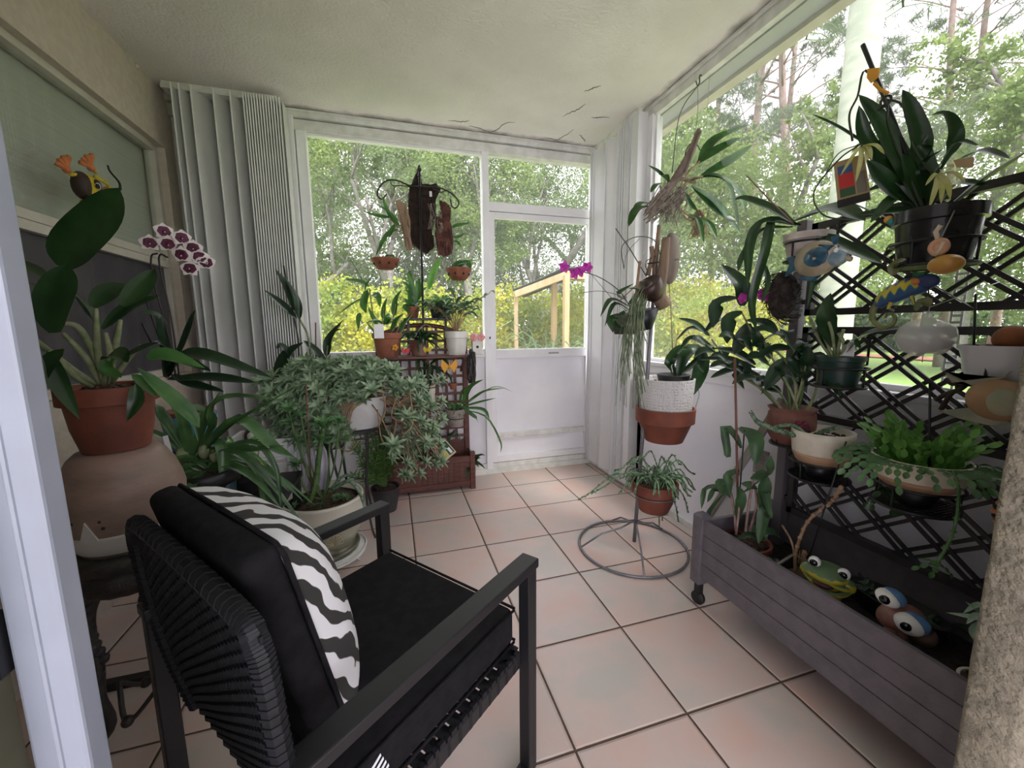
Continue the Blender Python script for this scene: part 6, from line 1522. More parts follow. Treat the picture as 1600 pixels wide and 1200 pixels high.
# trays of dark fern
for k, (yc, xc, lab) in enumerate([(-1.86, .275, 'oval black tray of dark ferny plants at the back of the grey planter')]):
    c = V((xc, yc, .235)); t = thing('plant_tray', lab, 'potted plant', c)
    M().lathe([(0, 0), (.06, 0), (.072, .055), (.076, .06), (.07, .06), (.055, .045), (0, .045)], c, 28, sx=.75, sy=1.7).build('tray', mat('black_plastic', (.02, .021, .024)), t)
    lm = M(); g = random.Random(8)
    for i in range(20): strap(lm, c+V((g.uniform(-.03, .03), g.uniform(-.10, .12), .045)), 5, .03, .075, .012, g, .2, 1.3, .8, 'ovate')
    lm.build('leaves', GRN_DD, t)
# frog head
fc = at(1290, 905, x=.115)
FY = bpy.data.materials.new('frog_paint'); FY.use_nodes = True
N, L = nodes_of(FY); b = N['Principled BSDF']; b.inputs['Roughness'].default_value = .45
tc = N.new('ShaderNodeTexCoord'); se = N.new('ShaderNodeSeparateXYZ'); L.new(tc.outputs['Normal'], se.inputs[0])
nz = N.new('ShaderNodeTexNoise'); nz.inputs['Scale'].default_value = 45; L.new(tc.outputs['Object'], nz.inputs[0])
ma = N.new('ShaderNodeMath'); ma.operation = 'MULTIPLY_ADD'; L.new(nz.outputs['Fac'], ma.inputs[0]); ma.inputs[1].default_value = 1.1; L.new(se.outputs[2], ma.inputs[2])
cr = N.new('ShaderNodeValToRGB'); L.new(ma.outputs[0], cr.inputs[0]); e = cr.color_ramp.elements; e[0].position = .85; e[0].color = (.42, .37, .035, 1); e[1].position = 1.0; e[1].color = (.09, .15, .07, 1)
L.new(cr.outputs[0], b.inputs['Base Color'])
f1 = thing('frog_ornament', 'yellow-green open-mouthed frog ornament with bulging eyes in the grey planter', 'ornament', V((fc.x, fc.y, .235)))
fdir = (CAM-fc); fdir.z = 0; fdir = fdir.normalized(); fs_ = V((-fdir.y, fdir.x, 0))  # fs_ = picture right?
if (fs_.dot(r_)) < 0: fs_ = -fs_
fw = (fdir*.9-fs_*.25).normalized()
def fp(a, b_, c_): return fc+fs_*a+up*b_+fdir*c_
rot = Matrix.Rotation(0, 3, 'Z')
bm = M()
bm.tube([V((fc.x, fc.y, .235)), fp(.010, -.045, 0), fp(.005, -.02, 0), fp(0, .0, 0)], lambda t_: .030+.003*t_, 16, seg=10)
bm.build('neck', FY, f1)
def lip_arc(dz, rr_, nm, m, y0=0):
    m_ = M(); m_.tube([fp(-.056, .018+dz*.0-y0, .0), fp(-.040, .014+dz*.5, .026), fp(-.015, .004+dz, .040), fp(.015, -.006+dz, .040), fp(.042, -.008+dz*.6, .028), fp(.060, -.006, .0)], lambda t_: rr_*(.8+.35*abs(2*t_-1)), 12, seg=24); return m_.build(nm, m, f1)
m_ = M(); m_.ball(fp(0, .022, 0), (.055, .055, .026), 24, 14, rot=Matrix(((fs_.x, fdir.x, 0), (fs_.y, fdir.y, 0), (0, 0, 1)))); m_.ball(fp(-.045, .018, .002), .020, 14, 10).ball(fp(.050, .0, .002), .022, 14, 10)
m_.build('head', FY, f1)
lip_arc(.016, .009, 'upper_lip', FY); lip_arc(-.014, .009, 'lower_lip', FY)
M().ball(fp(-.004, .002, .030), (.030, .026, .012), 18, 10, rot=Matrix(((fs_.x, fdir.x, 0), (fs_.y, fdir.y, 0), (0, 0, 1)))).build('mouth', mat('mouth_maroon', (.06, .012, .03), None, rough=.4), f1)
for a, h in ((-.030, .052), (.040, .040)):
    e_ = M().ball(fp(a, h, .012), .016, 16, 12).build('eye', mat('eye_white', (.75, .75, .72), None, rough=.25), f1)
    M().ball(fp(a-.001, h, .0175), .0125, 14, 10).build('pupil', mat('gloss_black', (.006, .006, .007), None, rough=.15), e_)
# crab-like figurine with huge eyes
kc = at(1408, 965, x=.10)
k1 = thing('bird_ornament', 'rosy-brown ornament with two huge white eyes and blue lids in the grey planter', 'ornament', V((kc.x, kc.y, .235)))
def kp(a, b_, c_): return kc+fs_*a+up*b_+fdir*c_
RB = mat('rosy_brown_paint', (.30, .13, .12), (.20, .10, .07), 25, .5); RBM = Matrix(((fs_.x, fdir.x, 0), (fs_.y, fdir.y, 0), (0, 0, 1)))
tilt = Matrix.Rotation(-.5, 3, fdir)
M().ball(kp(-.002, .000, .0), (.048, .038, .034), 24, 16, rot=Matrix.Rotation(.45, 3, fdir) @ RBM).build('body', RB, k1)
M().ball(kp(.040, -.030, -.005), (.030, .030, .026), 18, 12, rot=RBM).build('tail', mat('brown_paint', (.14, .085, .065), (.10, .06, .045), 25, .6), k1)
M().tube([V((kc.x, kc.y, .237)), kp(.0, -.03, 0)], .018, 10).build('neck', RB, k1)
for q in ((-.018, -.036, .018), (.003, -.040, .016)): M().ball(kp(*q), (.012, .014, .018), 12, 8).build('foot', RB, k1)
for (a, b_, c_, r1, r2) in ((-.030, .052, .020, .027, .021), (.012, .006, .030, .031, .026)):
    e_ = M().ball(kp(a, b_, c_), (r1, .018, r2), 20, 14, rot=tilt @ RBM).build('eye', mat('eye_white', (.75, .75, .72)), k1)
    M().ball(kp(a-.006, b_, c_+.012), (.0125, .009, .0125), 14, 10, rot=RBM).build('pupil', mat('gloss_black', (.006, .006, .007)), e_)
    M().ball(kp(a+.010, b_+.004, c_-.006), (r1*.98, .018, r2*.98), 18, 12, rot=tilt @ RBM).build('eyelid', mat('blue_paint', (.07, .16, .33), (.10, .22, .42), 30, .5), e_)
# small pale succulent near the jamb
c = at(1560, 965, x=.10); t = potted('potted_succulent', 'small pale-leaved plant in a white pot at the stucco end of the grey planter', 'potted plant', V((c.x, min(c.y, -2.075), .235)), .045, .035, .085, CERW)
lm = M()
for q in ([(1550, 965), (1525, 962), (1510, 975)], [(1550, 968), (1530, 955), (1508, 940)], [(1555, 968), (1525, 965), (1478, 957)], [(1552, 965), (1530, 945), (1505, 958)], [(1545, 968), (1520, 985), (1528, 1008)], [(1552, 960), (1545, 940), (1560, 950)]): pl_(lm, q, .014, 'lance', x=(.10, .07), n=8)
lm.build('leaves', GRN_S, t)

# ---- holders and pots on the trellis
def plate_holder(label, c, r, z):
    t = thing('pot_holder', label, 'pot holder', V((c[0], c[1], z)), 'perforated metal pot holders on the trellis')
    m_ = M().ring(V((c[0], c[1], z)), r, .004, n=36)
    n = 9
    for i in range(-n, n+1):
        o = i*r/n; h = math.sqrt(max(0, r*r-o*o))
        if h > .01:
            m_.bar((c[0]-h, c[1]+o, z), (c[0]+h, c[1]+o, z), r/n*.45, .002); m_.bar((c[0]+o, c[1]-h, z), (c[0]+o, c[1]+h, z), r/n*.45, .002)
    m_.build('perforated_plate', BLK, t, smooth=False)
    M().ring(V((c[0], c[1], z+.055)), r*1.02, .0035, n=36).build('ring', BLK, t)
    for a in (0, pi/2, pi, 3*pi/2):
        M().tube([V((c[0]+math.cos(a)*r, c[1]+math.sin(a)*r, z)), V((c[0]+math.cos(a)*r*1.02, c[1]+math.sin(a)*r*1.02, z+.055))], .003, 5).build('strut', BLK, t)
    M().tube([V((c[0]+r*.9, c[1], z+.055)), V((tx-.018, c[1], z+.06)), V((tx-.018, c[1], z+.14)), V((tx, c[1], z+.15))], .004, 6).build('hook', BLK, t)
    return t
def cen(px, py, x): q = at(px, py, x=x); return q
# white and tan bowl with a snaking cactus
q = cen(1286, 672, .19); cc2 = V((.19, q.y, at(1286, 735, x=.19).z+.02)); rB = .083; hB = at(1286, 672, x=.19).z-cc2.z
plate_holder('perforated black pot holder under the snaking-cactus bowl', (cc2.x, cc2.y), .080, cc2.z-.045)
def two_tone(name, label, c, r, h):
    t = thing(name, label, 'potted plant', c)
    M().lathe([(r*.80, h*.22), (r*.93, h*.35), (r, h*.8), (r*1.0, h), (r*.95, h), (r*.93, h*.8), (0, h*.78)], c, 44).build('white_bowl', CREAM, t)
    M().lathe([(0, 0), (r*.70, 0), (r*.80, h*.1), (r*.905, h*.27), (r*.93, h*.35), (r*.80, h*.30)], c, 44).build('tan_base', CREAMB, t)
    s_ = M(); g = random.Random(int(r*999))
    for i in range(50):
        a = g.uniform(0, 2*pi); rr = g.uniform(0, r*.88); s_.ball(c+V((math.cos(a)*rr, math.sin(a)*rr, h*.80)), (.008, .007, .006), 6, 4)
    s_.lathe([(r*.93, h*.77), (0, h*.80)], c, 20)
    s_.build('soil', SOIL, t); return t
# struts lifting the bowl above the plate
t = two_tone('potted_cactus', 'shallow white and tan bowl with a snaking spiny cactus on the trellis', cc2, rB, hB)
M().lathe([(0, -.044), (.03, -.044), (.045, 0), (0, 0)], cc2, 20).build('saucer_foot', BLK, t)
cm = M(); P = pp([(1290, 690), (1255, 683), (1215, 672), (1185, 660), (1174, 645)], x=(.135, .08)); S = cr_spline(P, 40); cm.tube(S, lambda t_: .0085-.002*t_, 8)
for q_ in S:
    for a in range(4): cm.ball(q_+V((0, math.cos(a*pi/2)*.008, math.sin(a*pi/2)*.008)), .0028, 5, 4)
P = pp([(1270, 690), (1240, 665), (1205, 668)], x=(.14, .10)); cm.tube(P, .006, 7, seg=14)
P = pp([(1300, 695), (1280, 680), (1290, 672), (1310, 668)], x=(.18, .17)); cm.tube(P, .007, 7, seg=14)
cm.build('cactus_arm', mat('spotted_cactus', (.035, .09, .045)), t)
# big bowl with flat-jointed cactus
q = cen(1438, 712, .17); c2b = V((.17, q.y, at(1440, 768, x=.17).z+.012)); rB2 = .095; hB2 = .075
plate_holder('perforated black pot holder under the leafy-cactus bowl', (c2b.x, c2b.y), .085, c2b.z-.05)
t = two_tone('potted_cactus', 'wide white and tan bowl of bright flat-jointed cactus on the trellis', c2b, rB2, hB2)
M().lathe([(0, -.049), (.035, -.049), (.05, 0), (0, 0)], c2b, 20).build('saucer_foot', BLK, t)
def chain(m_, p, d, n, s, g, droop=.35):
    d = V(d).normalized()
    for i in range(n):
        e_ = p+d*s; m_.leaf([p, p.lerp(e_, .5), e_], s*.62, 'oval', n=4, fold=.1, roll=g.uniform(-.4, .4)); p = e_
        d = (d+V((g.uniform(-.25, .25), g.uniform(-.25, .25), -droop))).normalized()
    return p
lm = M(); g = random.Random(23)
for i in range(95):
    a = g.uniform(0, 2*pi); r = g.uniform(0, .07); p = c2b+V((math.cos(a)*r, math.sin(a)*r, .06))
    chain(lm, p, (math.cos(a)*.5, math.sin(a)*.5, 1.1), g.choice((3, 4, 5)), .026, g, .16)
lm.build('bright_joints', GRN_B, t)
lm = M()
for i in range(60):
    a = g.uniform(pi*.4, pi*1.7); p = c2b+V((math.cos(a)*.08, math.sin(a)*.08, .065))
    chain(lm, p, (math.cos(a), math.sin(a), .5), g.choice((3, 4, 5, 6)), .022, g, .4)
for q in ([(1490, 735), (1498, 770), (1490, 830), (1465, 880)],): 
    S = cr_spline(pp(q, x=(.09, .10)), 26)
    for i in range(26): lm.leaf([S[i], S[i].lerp(S[i+1], .5), S[i+1]], .013, 'oval', n=3, roll=i*.9)
    for k in range(5): chain(lm, S[-1], (g.uniform(-1, .5), g.uniform(-1, 1), -.2), 3, .018, g, .2)
    lm.tube(S, .003, 5)
lm.build('dark_joints', mat('dull_joint_green', (.04, .11, .035), (.08, .18, .06), 20, .45), t)
M().tube([at(1452, 740, x=.15), at(1453, 598, x=.15)], .0028, 6).build('stake', BLK, t)
ft = M()  # dangling small leaves under the holder
for i in range(10): chain(ft, c2b+V((-.03, .05, -.02)), (g.uniform(-1, 1), g.uniform(-1, 1), -.6), 4, .02, g, .3)
ft.build('hanging_joints', GRN_D, t)
# decorated terracotta with dendrobium
q = cen(1236, 640, .21); c3 = V((.21, at(1236, 660, x=.21).y, at(1236, 692, x=.21).z)); 
t = thing('potted_orchid', 'large dark-leaved cane orchid in a painted terracotta pot at the left trellis post', 'potted plant', c3)
M().lathe([(0, 0), (.05, 0), (.068, .03), (.074, .07), (.070, .105), (.064, .112), (.074, .125), (.068, .127), (.058, .112), (0, .11)], c3, 32).build('pot', TERRAD, t)
gr = M(); g = random.Random(4)
for i in range(7):
    a = -2.2+.13*(i % 4)+.05*(i//4); z = .085-.014*(i//4)-.008*(i % 2); gr.ball(c3+V((math.cos(a)*.072, math.sin(a)*.072, z)), (.0095, .0095, .009), 8, 6)
gr.build('painted_grapes', mat('grape_purple', (.14, .02, .04), None), t)
plate_holder('small perforated black pot holder under the painted terracotta pot', (c3.x, c3.y), .058, c3.z-.004)
lm = M(); X = (.20, .10)
for q, w_ in (([(1160, 478), (1158, 445), (1127, 413)], .060), ([(1150, 466), (1122, 475), (1114, 512)], .062), ([(1160, 488), (1140, 500), (1136, 537)], .058), ([(1170, 505), (1160, 530), (1147, 553)], .060), ([(1108, 525), (1085, 505), (1060, 497)], .032), ([(1108, 522), (1080, 512), (1056, 532)], .026), ([(1115, 545), (1082, 528), (1063, 545)], .040), ([(1120, 545), (1100, 548), (1095, 570), (1100, 582)], .032), ([(1180, 575), (1130, 560), (1092, 562)], .040), ([(1165, 575), (1135, 580), (1110, 590)], .045), ([(1180, 570), (1150, 550), (1120, 545)], .04), ([(1195, 595), (1170, 582), (1150, 585), (1163, 608)], .035), ([(1230, 560), (1215, 580), (1195, 608)], .060), ([(1235, 545), (1210, 545), (1175, 560)], .045), ([(1215, 520), (1195, 505), (1165, 500)], .045), ([(1245, 590), (1240, 560), (1255, 535)], .04), ([(1250, 600), (1260, 570), (1262, 540)], .045), ([(1175, 560), (1185, 540), (1175, 510)], .05), ([(1205, 560), (1190, 535), (1215, 520)], .05), ([(1130, 500), (1120, 500), (1100, 520)], .04)):
    pl_(lm, q, w_, 'oval', x=(.20, .15), n=10)
xs_m = M(); g = random.Random(77)
for q in ([(1235, 650), (1228, 600), (1190, 560), (1150, 530)], [(1245, 650), (1255, 600), (1245, 555), (1215, 520)], [(1240, 650), (1215, 610), (1180, 590), (1140, 575)], [(1230, 650), (1180, 600), (1130, 560), (1100, 535)]):
    cane(xs_m, lm, pp(q, x=(.21, .17)), .004, .042, .10, g, 8, 'oval', start=.3)
xs_m.build('side_canes', STEMG, t)
lm.build('leaves', GRN_DD, t)
sm = M()
for q in ([(1240, 650), (1243, 600), (1225, 560), (1180, 525), (1160, 490)], [(1228, 650), (1200, 615), (1150, 580), (1112, 530)], [(1250, 650), (1235, 610), (1195, 540)], [(1236, 650), (1250, 610), (1262, 560)], [(1258, 648), (1275, 610), (1278, 570)]): sm.tube(pp(q, x=(.21, .18)), lambda t_: .006-.003*t_, 6, seg=16)
sm.build('canes', CANE, t)
g = random.Random(9)
for (px, py) in ((1160, 466), (1190, 460), (1200, 463)):
    p = at(px, py, x=.16); fl = M(); f = (CAM-p).normalized()
    for k in range(5):
        a = k*2*pi/5; d = V((0, math.cos(a), math.sin(a))); fl.leaf([p, p+d*.012, p+d*.022], .02, 'ovate', face=f, n=4)
    fl.build('flower', MAG, t)
# dark green pot with orchid
c4b = V((.20, at(1312, 575, x=.20).y, at(1312, 600, x=.20).z))
plate_holder('perforated black pot holder under the dark green pot', (c4b.x, c4b.y), .068, c4b.z-.006)
t = potted('potted_orchid', 'stiff-leaved orchid in a dark green plastic pot on the middle trellis panel', 'potted plant', c4b, .060, .046, .085, mat('bottle_green_plastic', (.012, .035, .028), None, rough=.4), lip=.002, lh=.015)
lm = M()
for q, w_ in (([(1306, 545), (1291, 505), (1298, 458)], .055), ([(1320, 555), (1352, 522), (1412, 512)], .040), ([(1293, 560), (1298, 590), (1313, 620)], .030), ([(1300, 555), (1280, 520), (1262, 520)], .025), ([(1315, 550), (1330, 530), (1345, 545)], .02)): pl_(lm, q, w_, 'oval', x=(.20, .13), n=12)
lm.build('leaves', GRN_D, t)
sm = M()
for q in ([(1300, 560), (1280, 530), (1265, 495)], [(1302, 560), (1290, 530), (1275, 500)], [(1305, 560), (1300, 520), (1290, 490)], [(1308, 560), (1312, 535), (1318, 515)], [(1312, 560), (1320, 540), (1310, 520)]): sm.tube(pp(q, x=(.19, .17)), .005, 6, seg=8)
sm.build('pseudobulbs', CANE, t)
M().box(at(1325, 545, x=.185)-V((.002, .018, .022)), at(1325, 545, x=.185)+V((0, .018, .022))).build('plant_label', WHITE, t, smooth=False)
# white-grey pot with blue fish in front
c5b = V((.19, at(1262, 385, x=.19).y, at(1262, 405, x=.19).z)); h5 = at(1262, 366, x=.19).z-c5b.z
plate_holder('perforated black pot holder under the whitish orchid pot', (c5b.x, c5b.y), .062, c5b.z-.004)
t = potted('potted_orchid', 'long-leaved orchid in a weathered whitish pot above the blue fish ornament', 'potted plant', c5b, .066, .05, h5, mat('weathered_white_clay', (.42, .36, .32), (.55, .50, .46), 20, .8, bump=.2), lip=.003, lh=.022)
lm = M()
for q, w_ in (([(1240, 348), (1205, 325), (1165, 310), (1148, 312)], .035), ([(1250, 352), (1195, 345), (1172, 380), (1168, 450)], .038), ([(1245, 352), (1208, 345), (1195, 395), (1175, 470), (1182, 520)], .032), ([(1238, 355), (1190, 360), (1160, 400), (1153, 425)], .025), ([(1240, 345), (1300, 325), (1352, 345)], .062), ([(1275, 365), (1320, 385), (1378, 412)], .045), ([(1275, 360), (1278, 400), (1262, 480)], .020), ([(1190, 405), (1200, 440), (1190, 475)], .018)): pl_(lm, q, w_, 'strap', x=(.18, .10), n=14)
lm.build('leaves', GRN_D, t)
M().tube(pp([(1240, 350), (1205, 315), (1167, 275)], x=(.16, .14)), .0022, 5).build('stake', BAM, t)
M().tube(pp([(1330, 345), (1285, 335), (1272, 300), (1310, 250), (1345, 225)], x=(.11, .10)), .0022, 5, seg=24).tube(pp([(1345, 225), (1310, 240), (1285, 280)], x=(.10, .10)), .0014, 5, seg=10).build('flower_spike', mat('dark_stem', (.03, .045, .02), None), t)
# fish
fi = at(1275, 405, x=.115); 
def F_(px, py, x=.115): return at(px, py, x=x)
fh = thing('fish_ornament', 'blue and cream ceramic fish hanging on the trellis below the whitish pot', 'ornament', fi)
BLU = mat('glaze_teal_blue', (.008, .04, .08), (.03, .11, .17), 35, .3, coat=.4); CRM = mat('glaze_cream', (.38, .33, .23), (.28, .23, .15), 25, .4)
ax = (F_(1330, 392)-F_(1215, 412)); ln = ax.length; axn = ax.normalized(); nx_ = V((-1, 0, 0)); vz = axn.cross(nx_).normalized(); Rm = Matrix((axn, nx_, vz)).transposed()
M().ball(fi+axn*.0, (.066, .024, .052), 24, 16, rot=Rm).build('body', CRM, fh)
M().ball(fi+axn*.008-nx_*-.0+V((-.006, 0, .002)), (.046, .022, .036), 20, 12, rot=Rm).build('blue_ring', BLU, fh)
M().ball(fi+axn*.012+V((-.016, 0, .0)), (.020, .012, .016), 16, 10, rot=Rm).build('centre_scale', CRM, fh)
M().ball(fi+axn*.058+vz*.006, (.032, .018, .024), 16, 10, rot=Rm).build('head', mat('pale_blue_glaze', (.12, .22, .30), (.30, .36, .36), 40, .3), fh)
M().tube([fi+axn*.075+vz*.006, fi+axn*.098+vz*.016], .007, 8).build('snout', CRM, fh)
M().prism([fi-axn*.045, fi-axn*.075+vz*.03, fi-axn*.095+vz*.04, fi-axn*.082, fi-axn*.098-vz*.02, fi-axn*.07-vz*.022], nx_, .012).build('tail', BLU, fh, smooth=False, bevel=.004)
M().prism([fi+axn*.04+vz*.035, fi-axn*.0+vz*.065, fi-axn*.05+vz*.055, fi-axn*.035+vz*.03], nx_, .010).build('dorsal_fin', BLU, fh, smooth=False, bevel=.003)
M().prism([fi+axn*.04-vz*.005, fi+axn*.055-vz*.03, fi+axn*.015-vz*.04, fi+axn*.01-vz*.015], nx_, .034).build('side_fin', BLU, fh, smooth=False, bevel=.003)
M().prism([fi+axn*.05-vz*.03, fi+axn*.058-vz*.058, fi+axn*.04-vz*.055], nx_, .010).build('belly_fin', BLU, fh, smooth=False)
e_ = M().ball(fi+axn*.066+V((-.016, 0, .012)), .006, 10, 8).build('eye', WHITE, fh)
M().tube([fi+vz*.045, V((c5b.x-.062, fi.y, c5b.z-.004))], .0012, 4).build('hanging_wire', WIRE, fh)
# coir root clump
q = at(1222, 462, x=.20); t = thing('fern_basket', 'shaggy dark root clump hanging at the top left trellis post', 'hanging plant', q)
M().ball(q, (.045, .042, .082), 18, 14).build('root_core', mat('dark_coir', (.018, .013, .011), (.045, .034, .028), 50, 1, bump=1, bsc=80), t)
m_ = M(); g = random.Random(31)
for i in range(150):
    d = V((g.gauss(0, 1), g.gauss(0, 1), g.gauss(0, 1))).normalized(); p = q+V((d.x*.04, d.y*.038, d.z*.08)); tn = d.cross(V((g.random(), g.random(), g.random()))).normalized()
    m_.tube([p, p+d*.008+tn*.02, p+tn*.05-up*.01], .0012, 3)
m_.build('stringy_roots', mat('dark_coir', (.035, .025, .02)), t)
M().tube([q+up*.06, V((tx-.018, -1.44, q.z+.10))], .0015, 4).build('hanging_wire', WIRE, t)
# big black pot
c6b = V((.17, at(1462, 375, x=.17).y, at(1462, 412, x=.17).z)); h6 = .125
t = potted('potted_orchid', 'big dark strap-leaved spider orchid in a large black pot atop the trellis', 'potted plant', c6b, .080, .064, h6, mat('glossy_black_pot', (.012, .012, .014), (.02, .02, .022), 20, .22), lip=.004, lh=.03)
plate_holder('large perforated black pot holder under the big black orchid pot', (c6b.x, c6b.y), .078, c6b.z-.005)
lm = M()
for q, w_ in (([(1448, 325), (1405, 245), (1372, 185), (1342, 148)], .062), ([(1440, 325), (1385, 262), (1352, 215), (1342, 165)], .056), ([(1435, 318), (1395, 295), (1355, 250)], .075), ([(1425, 275), (1440, 225), (1425, 175), (1410, 140)], .056), ([(1470, 265), (1492, 225), (1490, 195), (1475, 178), (1456, 180)], .040), ([(1440, 300), (1445, 255), (1475, 232)], .035), ([(1480, 325), (1545, 275), (1612, 232)], .065), ([(1500, 248), (1535, 235), (1578, 248)], .028), ([(1352, 225), (1310, 198), (1268, 178)], .016), ([(1430, 328), (1400, 308), (1360, 348)], .048), ([(1445, 290), (1470, 255), (1495, 222), (1530, 228)], .025), ([(1440, 330), (1395, 330), (1340, 335)], .045), ([(1448, 320), (1425, 280), (1410, 240)], .05)):
    pl_(lm, q, w_*.74, 'strap', x=(.17, .10), n=14)
for q, w_ in (([(1445, 325), (1420, 290), (1380, 255), (1375, 215)], .04), ([(1452, 325), (1455, 280), (1442, 235), (1450, 210)], .035), ([(1440, 330), (1415, 300), (1385, 290), (1350, 300)], .035), ([(1465, 325), (1480, 300), (1500, 285), (1545, 290)], .03)): pl_(lm, q, w_, 'strap', x=(.18, .13), n=12)
lm.build('leaves', GRN_D, t)
M().tube(pp([(1452, 345), (1405, 210), (1348, 70)], x=(.17, .14)), .0055, 7).build('stake', BLK, t)
sm = M()
for q in ([(1445, 335), (1390, 200), (1385, 160), (1352, 110), (1340, 150), (1327, 180), (1332, 220)], [(1380, 155), (1410, 165), (1425, 220), (1440, 250), (1462, 275)], [(1350, 215), (1365, 180), (1385, 160)]): sm.tube(pp(q, x=(.14, .12)), .0028, 5, seg=30)
sm.ring(at(1384, 158, x=.135), .012, .003, n=14, axis='x')
sm.build('flower_spikes', mat('dark_stem', (.03, .045, .02)), t)
CL = M(); q = at(1366, 120, x=.13)
CL.add([at(1357, 108, x=.13), at(1375, 106, x=.13), at(1374, 120, x=.125), at(1362, 130, x=.13), at(1356, 122, x=.13)], [(0, 1, 2, 3, 4)]); CL.tube(pp([(1366, 130), (1376, 140), (1388, 146)], x=(.13, .13)), .004, 5)
CL.build('orange_clip', AMB, t, smooth=False, solid=.004)
SPM = mat('spider_petal', (.50, .52, .16), (.60, .60, .28), 30, .5, trans=.3)
for (cx, cy, rays) in ((1345, 228, ((1313, 275), (1337, 285), (1355, 258), (1382, 241), (1330, 240), (1362, 250))), (1466, 272, ((1452, 325), (1470, 318), (1485, 312), (1508, 285), (1446, 290), (1490, 262)))):
    fl = M()
    for (px, py) in rays: fl.leaf(pp([(cx, cy), ((cx*1+px)/2+4, (cy+py)/2-8), (px, py)], x=(.115, .10)), .011, 'strap', n=8)
    fl.build('spider_flower', SPM, t)
M().prism([at(1490, 250, x=.11), at(1522, 245, x=.11), at(1520, 262, x=.11), at(1495, 262, x=.11)], (1, 0, 0), .002).build('paper_tag', mat('buff_paper', (.45, .33, .18), None), t, smooth=False)
# seed packet beside it
t, sub = packet('seed_packet', 'tall seed packet with a red and green picture beside the big black orchid pot', [(1303, 255), (1352, 243), (1360, 312), (1309, 326)], None, (CARD,)) if False else (None, None)
P4 = [at(a, b_, x=.13) for a, b_ in ((1303, 255), (1350, 240), (1361, 312), (1310, 325))]
t = thing('seed_packet', 'tall seed packet with a red and green picture beside the big black orchid pot', 'seed packet', sum(P4, V((0, 0, 0)))/4)
M().prism(P4, (-1, 0, 0), .003).build('card', mat('kraft_card', (.36, .25, .12), None), t, smooth=False)
fuv = lambda u, v: P4[0].lerp(P4[1], u).lerp(P4[3].lerp(P4[2], u), v)+V((-.002, 0, 0))
for nm, m_, (u0, v0, u1, v1) in (('blue_picture', mat('packet_blue', (.04, .10, .25), None), (.12, .12, .6, .3)), ('red_picture', mat('packet_red', (.5, .03, .03)), (.12, .3, .6, .62)), ('green_picture', mat('packet_green', (.03, .09, .04)), (.12, .62, .6, .8)), ('black_band', BLK, (0, .84, 1, 1)), ('grey_text_block', mat('packet_grey', (.18, .16, .13), None), (.66, .35, .95, .8))):
    M().prism([fuv(u0, v0), fuv(u1, v0), fuv(u1, v1), fuv(u0, v1)], (-1, 0, 0), .0012).build(nm, m_, t, smooth=False)
M().tube([fuv(.5, 1)+V((.003, 0, 0)), c6b+V((-.01, .085, .12))], .002, 4).build('clip_wire', WIRE, t)
# teal bird pick
q = at(1400, 348, x=.12); t = thing('bird_ornament', 'small teal bird ornament perched on the left rim of the big black pot', 'ornament', q)
M().ball(q, (.010, .026, .010), 14, 8, rot=Matrix.Rotation(.5, 3, 'X')).build('body', mat('teal_paint', (.02, .22, .22), None, rough=.4), t); M().ball(q+V((0, .018, .012)), .009, 10, 8).build('head', AMB, t)
M().tube([q, c6b+V((-.04, .07, .12))], .002, 4).build('stick', WIRE, t)
# peach shell ornament
q = at(1478, 413, x=.055); t = thing('snail_ornament', 'peach and amber knotted snail ornament hanging before the big black pot', 'ornament', q)
M().ball(q, (.026, .030, .021), 20, 14).build('amber_shell', mat('amber_gourd', (.50, .27, .05), (.40, .20, .04), 18, .4), t)
q2 = at(1467, 386, x=.05); m_ = M(); m_.ring(q2, .012, .0075, n=20, axis='x', m=8); m_.ball(q2, .010, 10, 8); m_.build('peach_knot', mat('peach_clay', (.55, .30, .18), None, rough=.5), t)
m_ = M(); m_.tube(pp([(1466, 375), (1462, 362), (1470, 352)], x=(.05, .05)), .005, 6).tube(pp([(1460, 400), (1468, 390), (1475, 378)], x=(.045, .045)), .0045, 6); m_.build('pale_ribbon', mat('pale_clay', (.60, .50, .36), None), t)
M().tube([q2+up*.012, V((c6b.x-.085, q2.y, c6b.z+.10))], .0015, 4).build('hanging_wire', WIRE, t)
# chameleon
t = thing('chameleon_ornament', 'yellow and blue painted chameleon with a curled tail hanging on the trellis', 'ornament', at(1415, 455, x=.12))
def K(px, py, x=.12): return at(px, py, x=x)
CH = bpy.data.materials.new('chameleon_paint'); CH.use_nodes = True
N, L = nodes_of(CH); b = N['Principled BSDF']; b.inputs['Roughness'].default_value = .4
tc = N.new('ShaderNodeTexCoord'); se = N.new('ShaderNodeSeparateXYZ'); L.new(tc.outputs['Normal'], se.inputs[0])
wv = N.new('ShaderNodeTexWave'); wv.bands_direction = 'Y'; wv.inputs['Scale'].default_value = 16; wv.inputs['Distortion'].default_value = .4; L.new(tc.outputs['Object'], wv.inputs[0])
m1 = N.new('ShaderNodeMath'); m1.operation = 'MULTIPLY_ADD'; L.new(wv.outputs['Fac'], m1.inputs[0]); m1.inputs[1].default_value = .5; L.new(se.outputs[2], m1.inputs[2])
cr = N.new('ShaderNodeValToRGB'); L.new(m1.outputs[0], cr.inputs[0]); e = cr.color_ramp.elements; e[0].position = .0; e[0].color = (.02, .07, .18, 1); e[1].position = 1.0; e[1].color = (.03, .06, .16, 1)
for po, c_ in ((.12, (.03, .20, .12)), (.26, (.50, .40, .04)), (.82, (.46, .38, .03))): q = e.new(po); q.color = (*c_, 1)
L.new(cr.outputs[0], b.inputs['Base Color'])
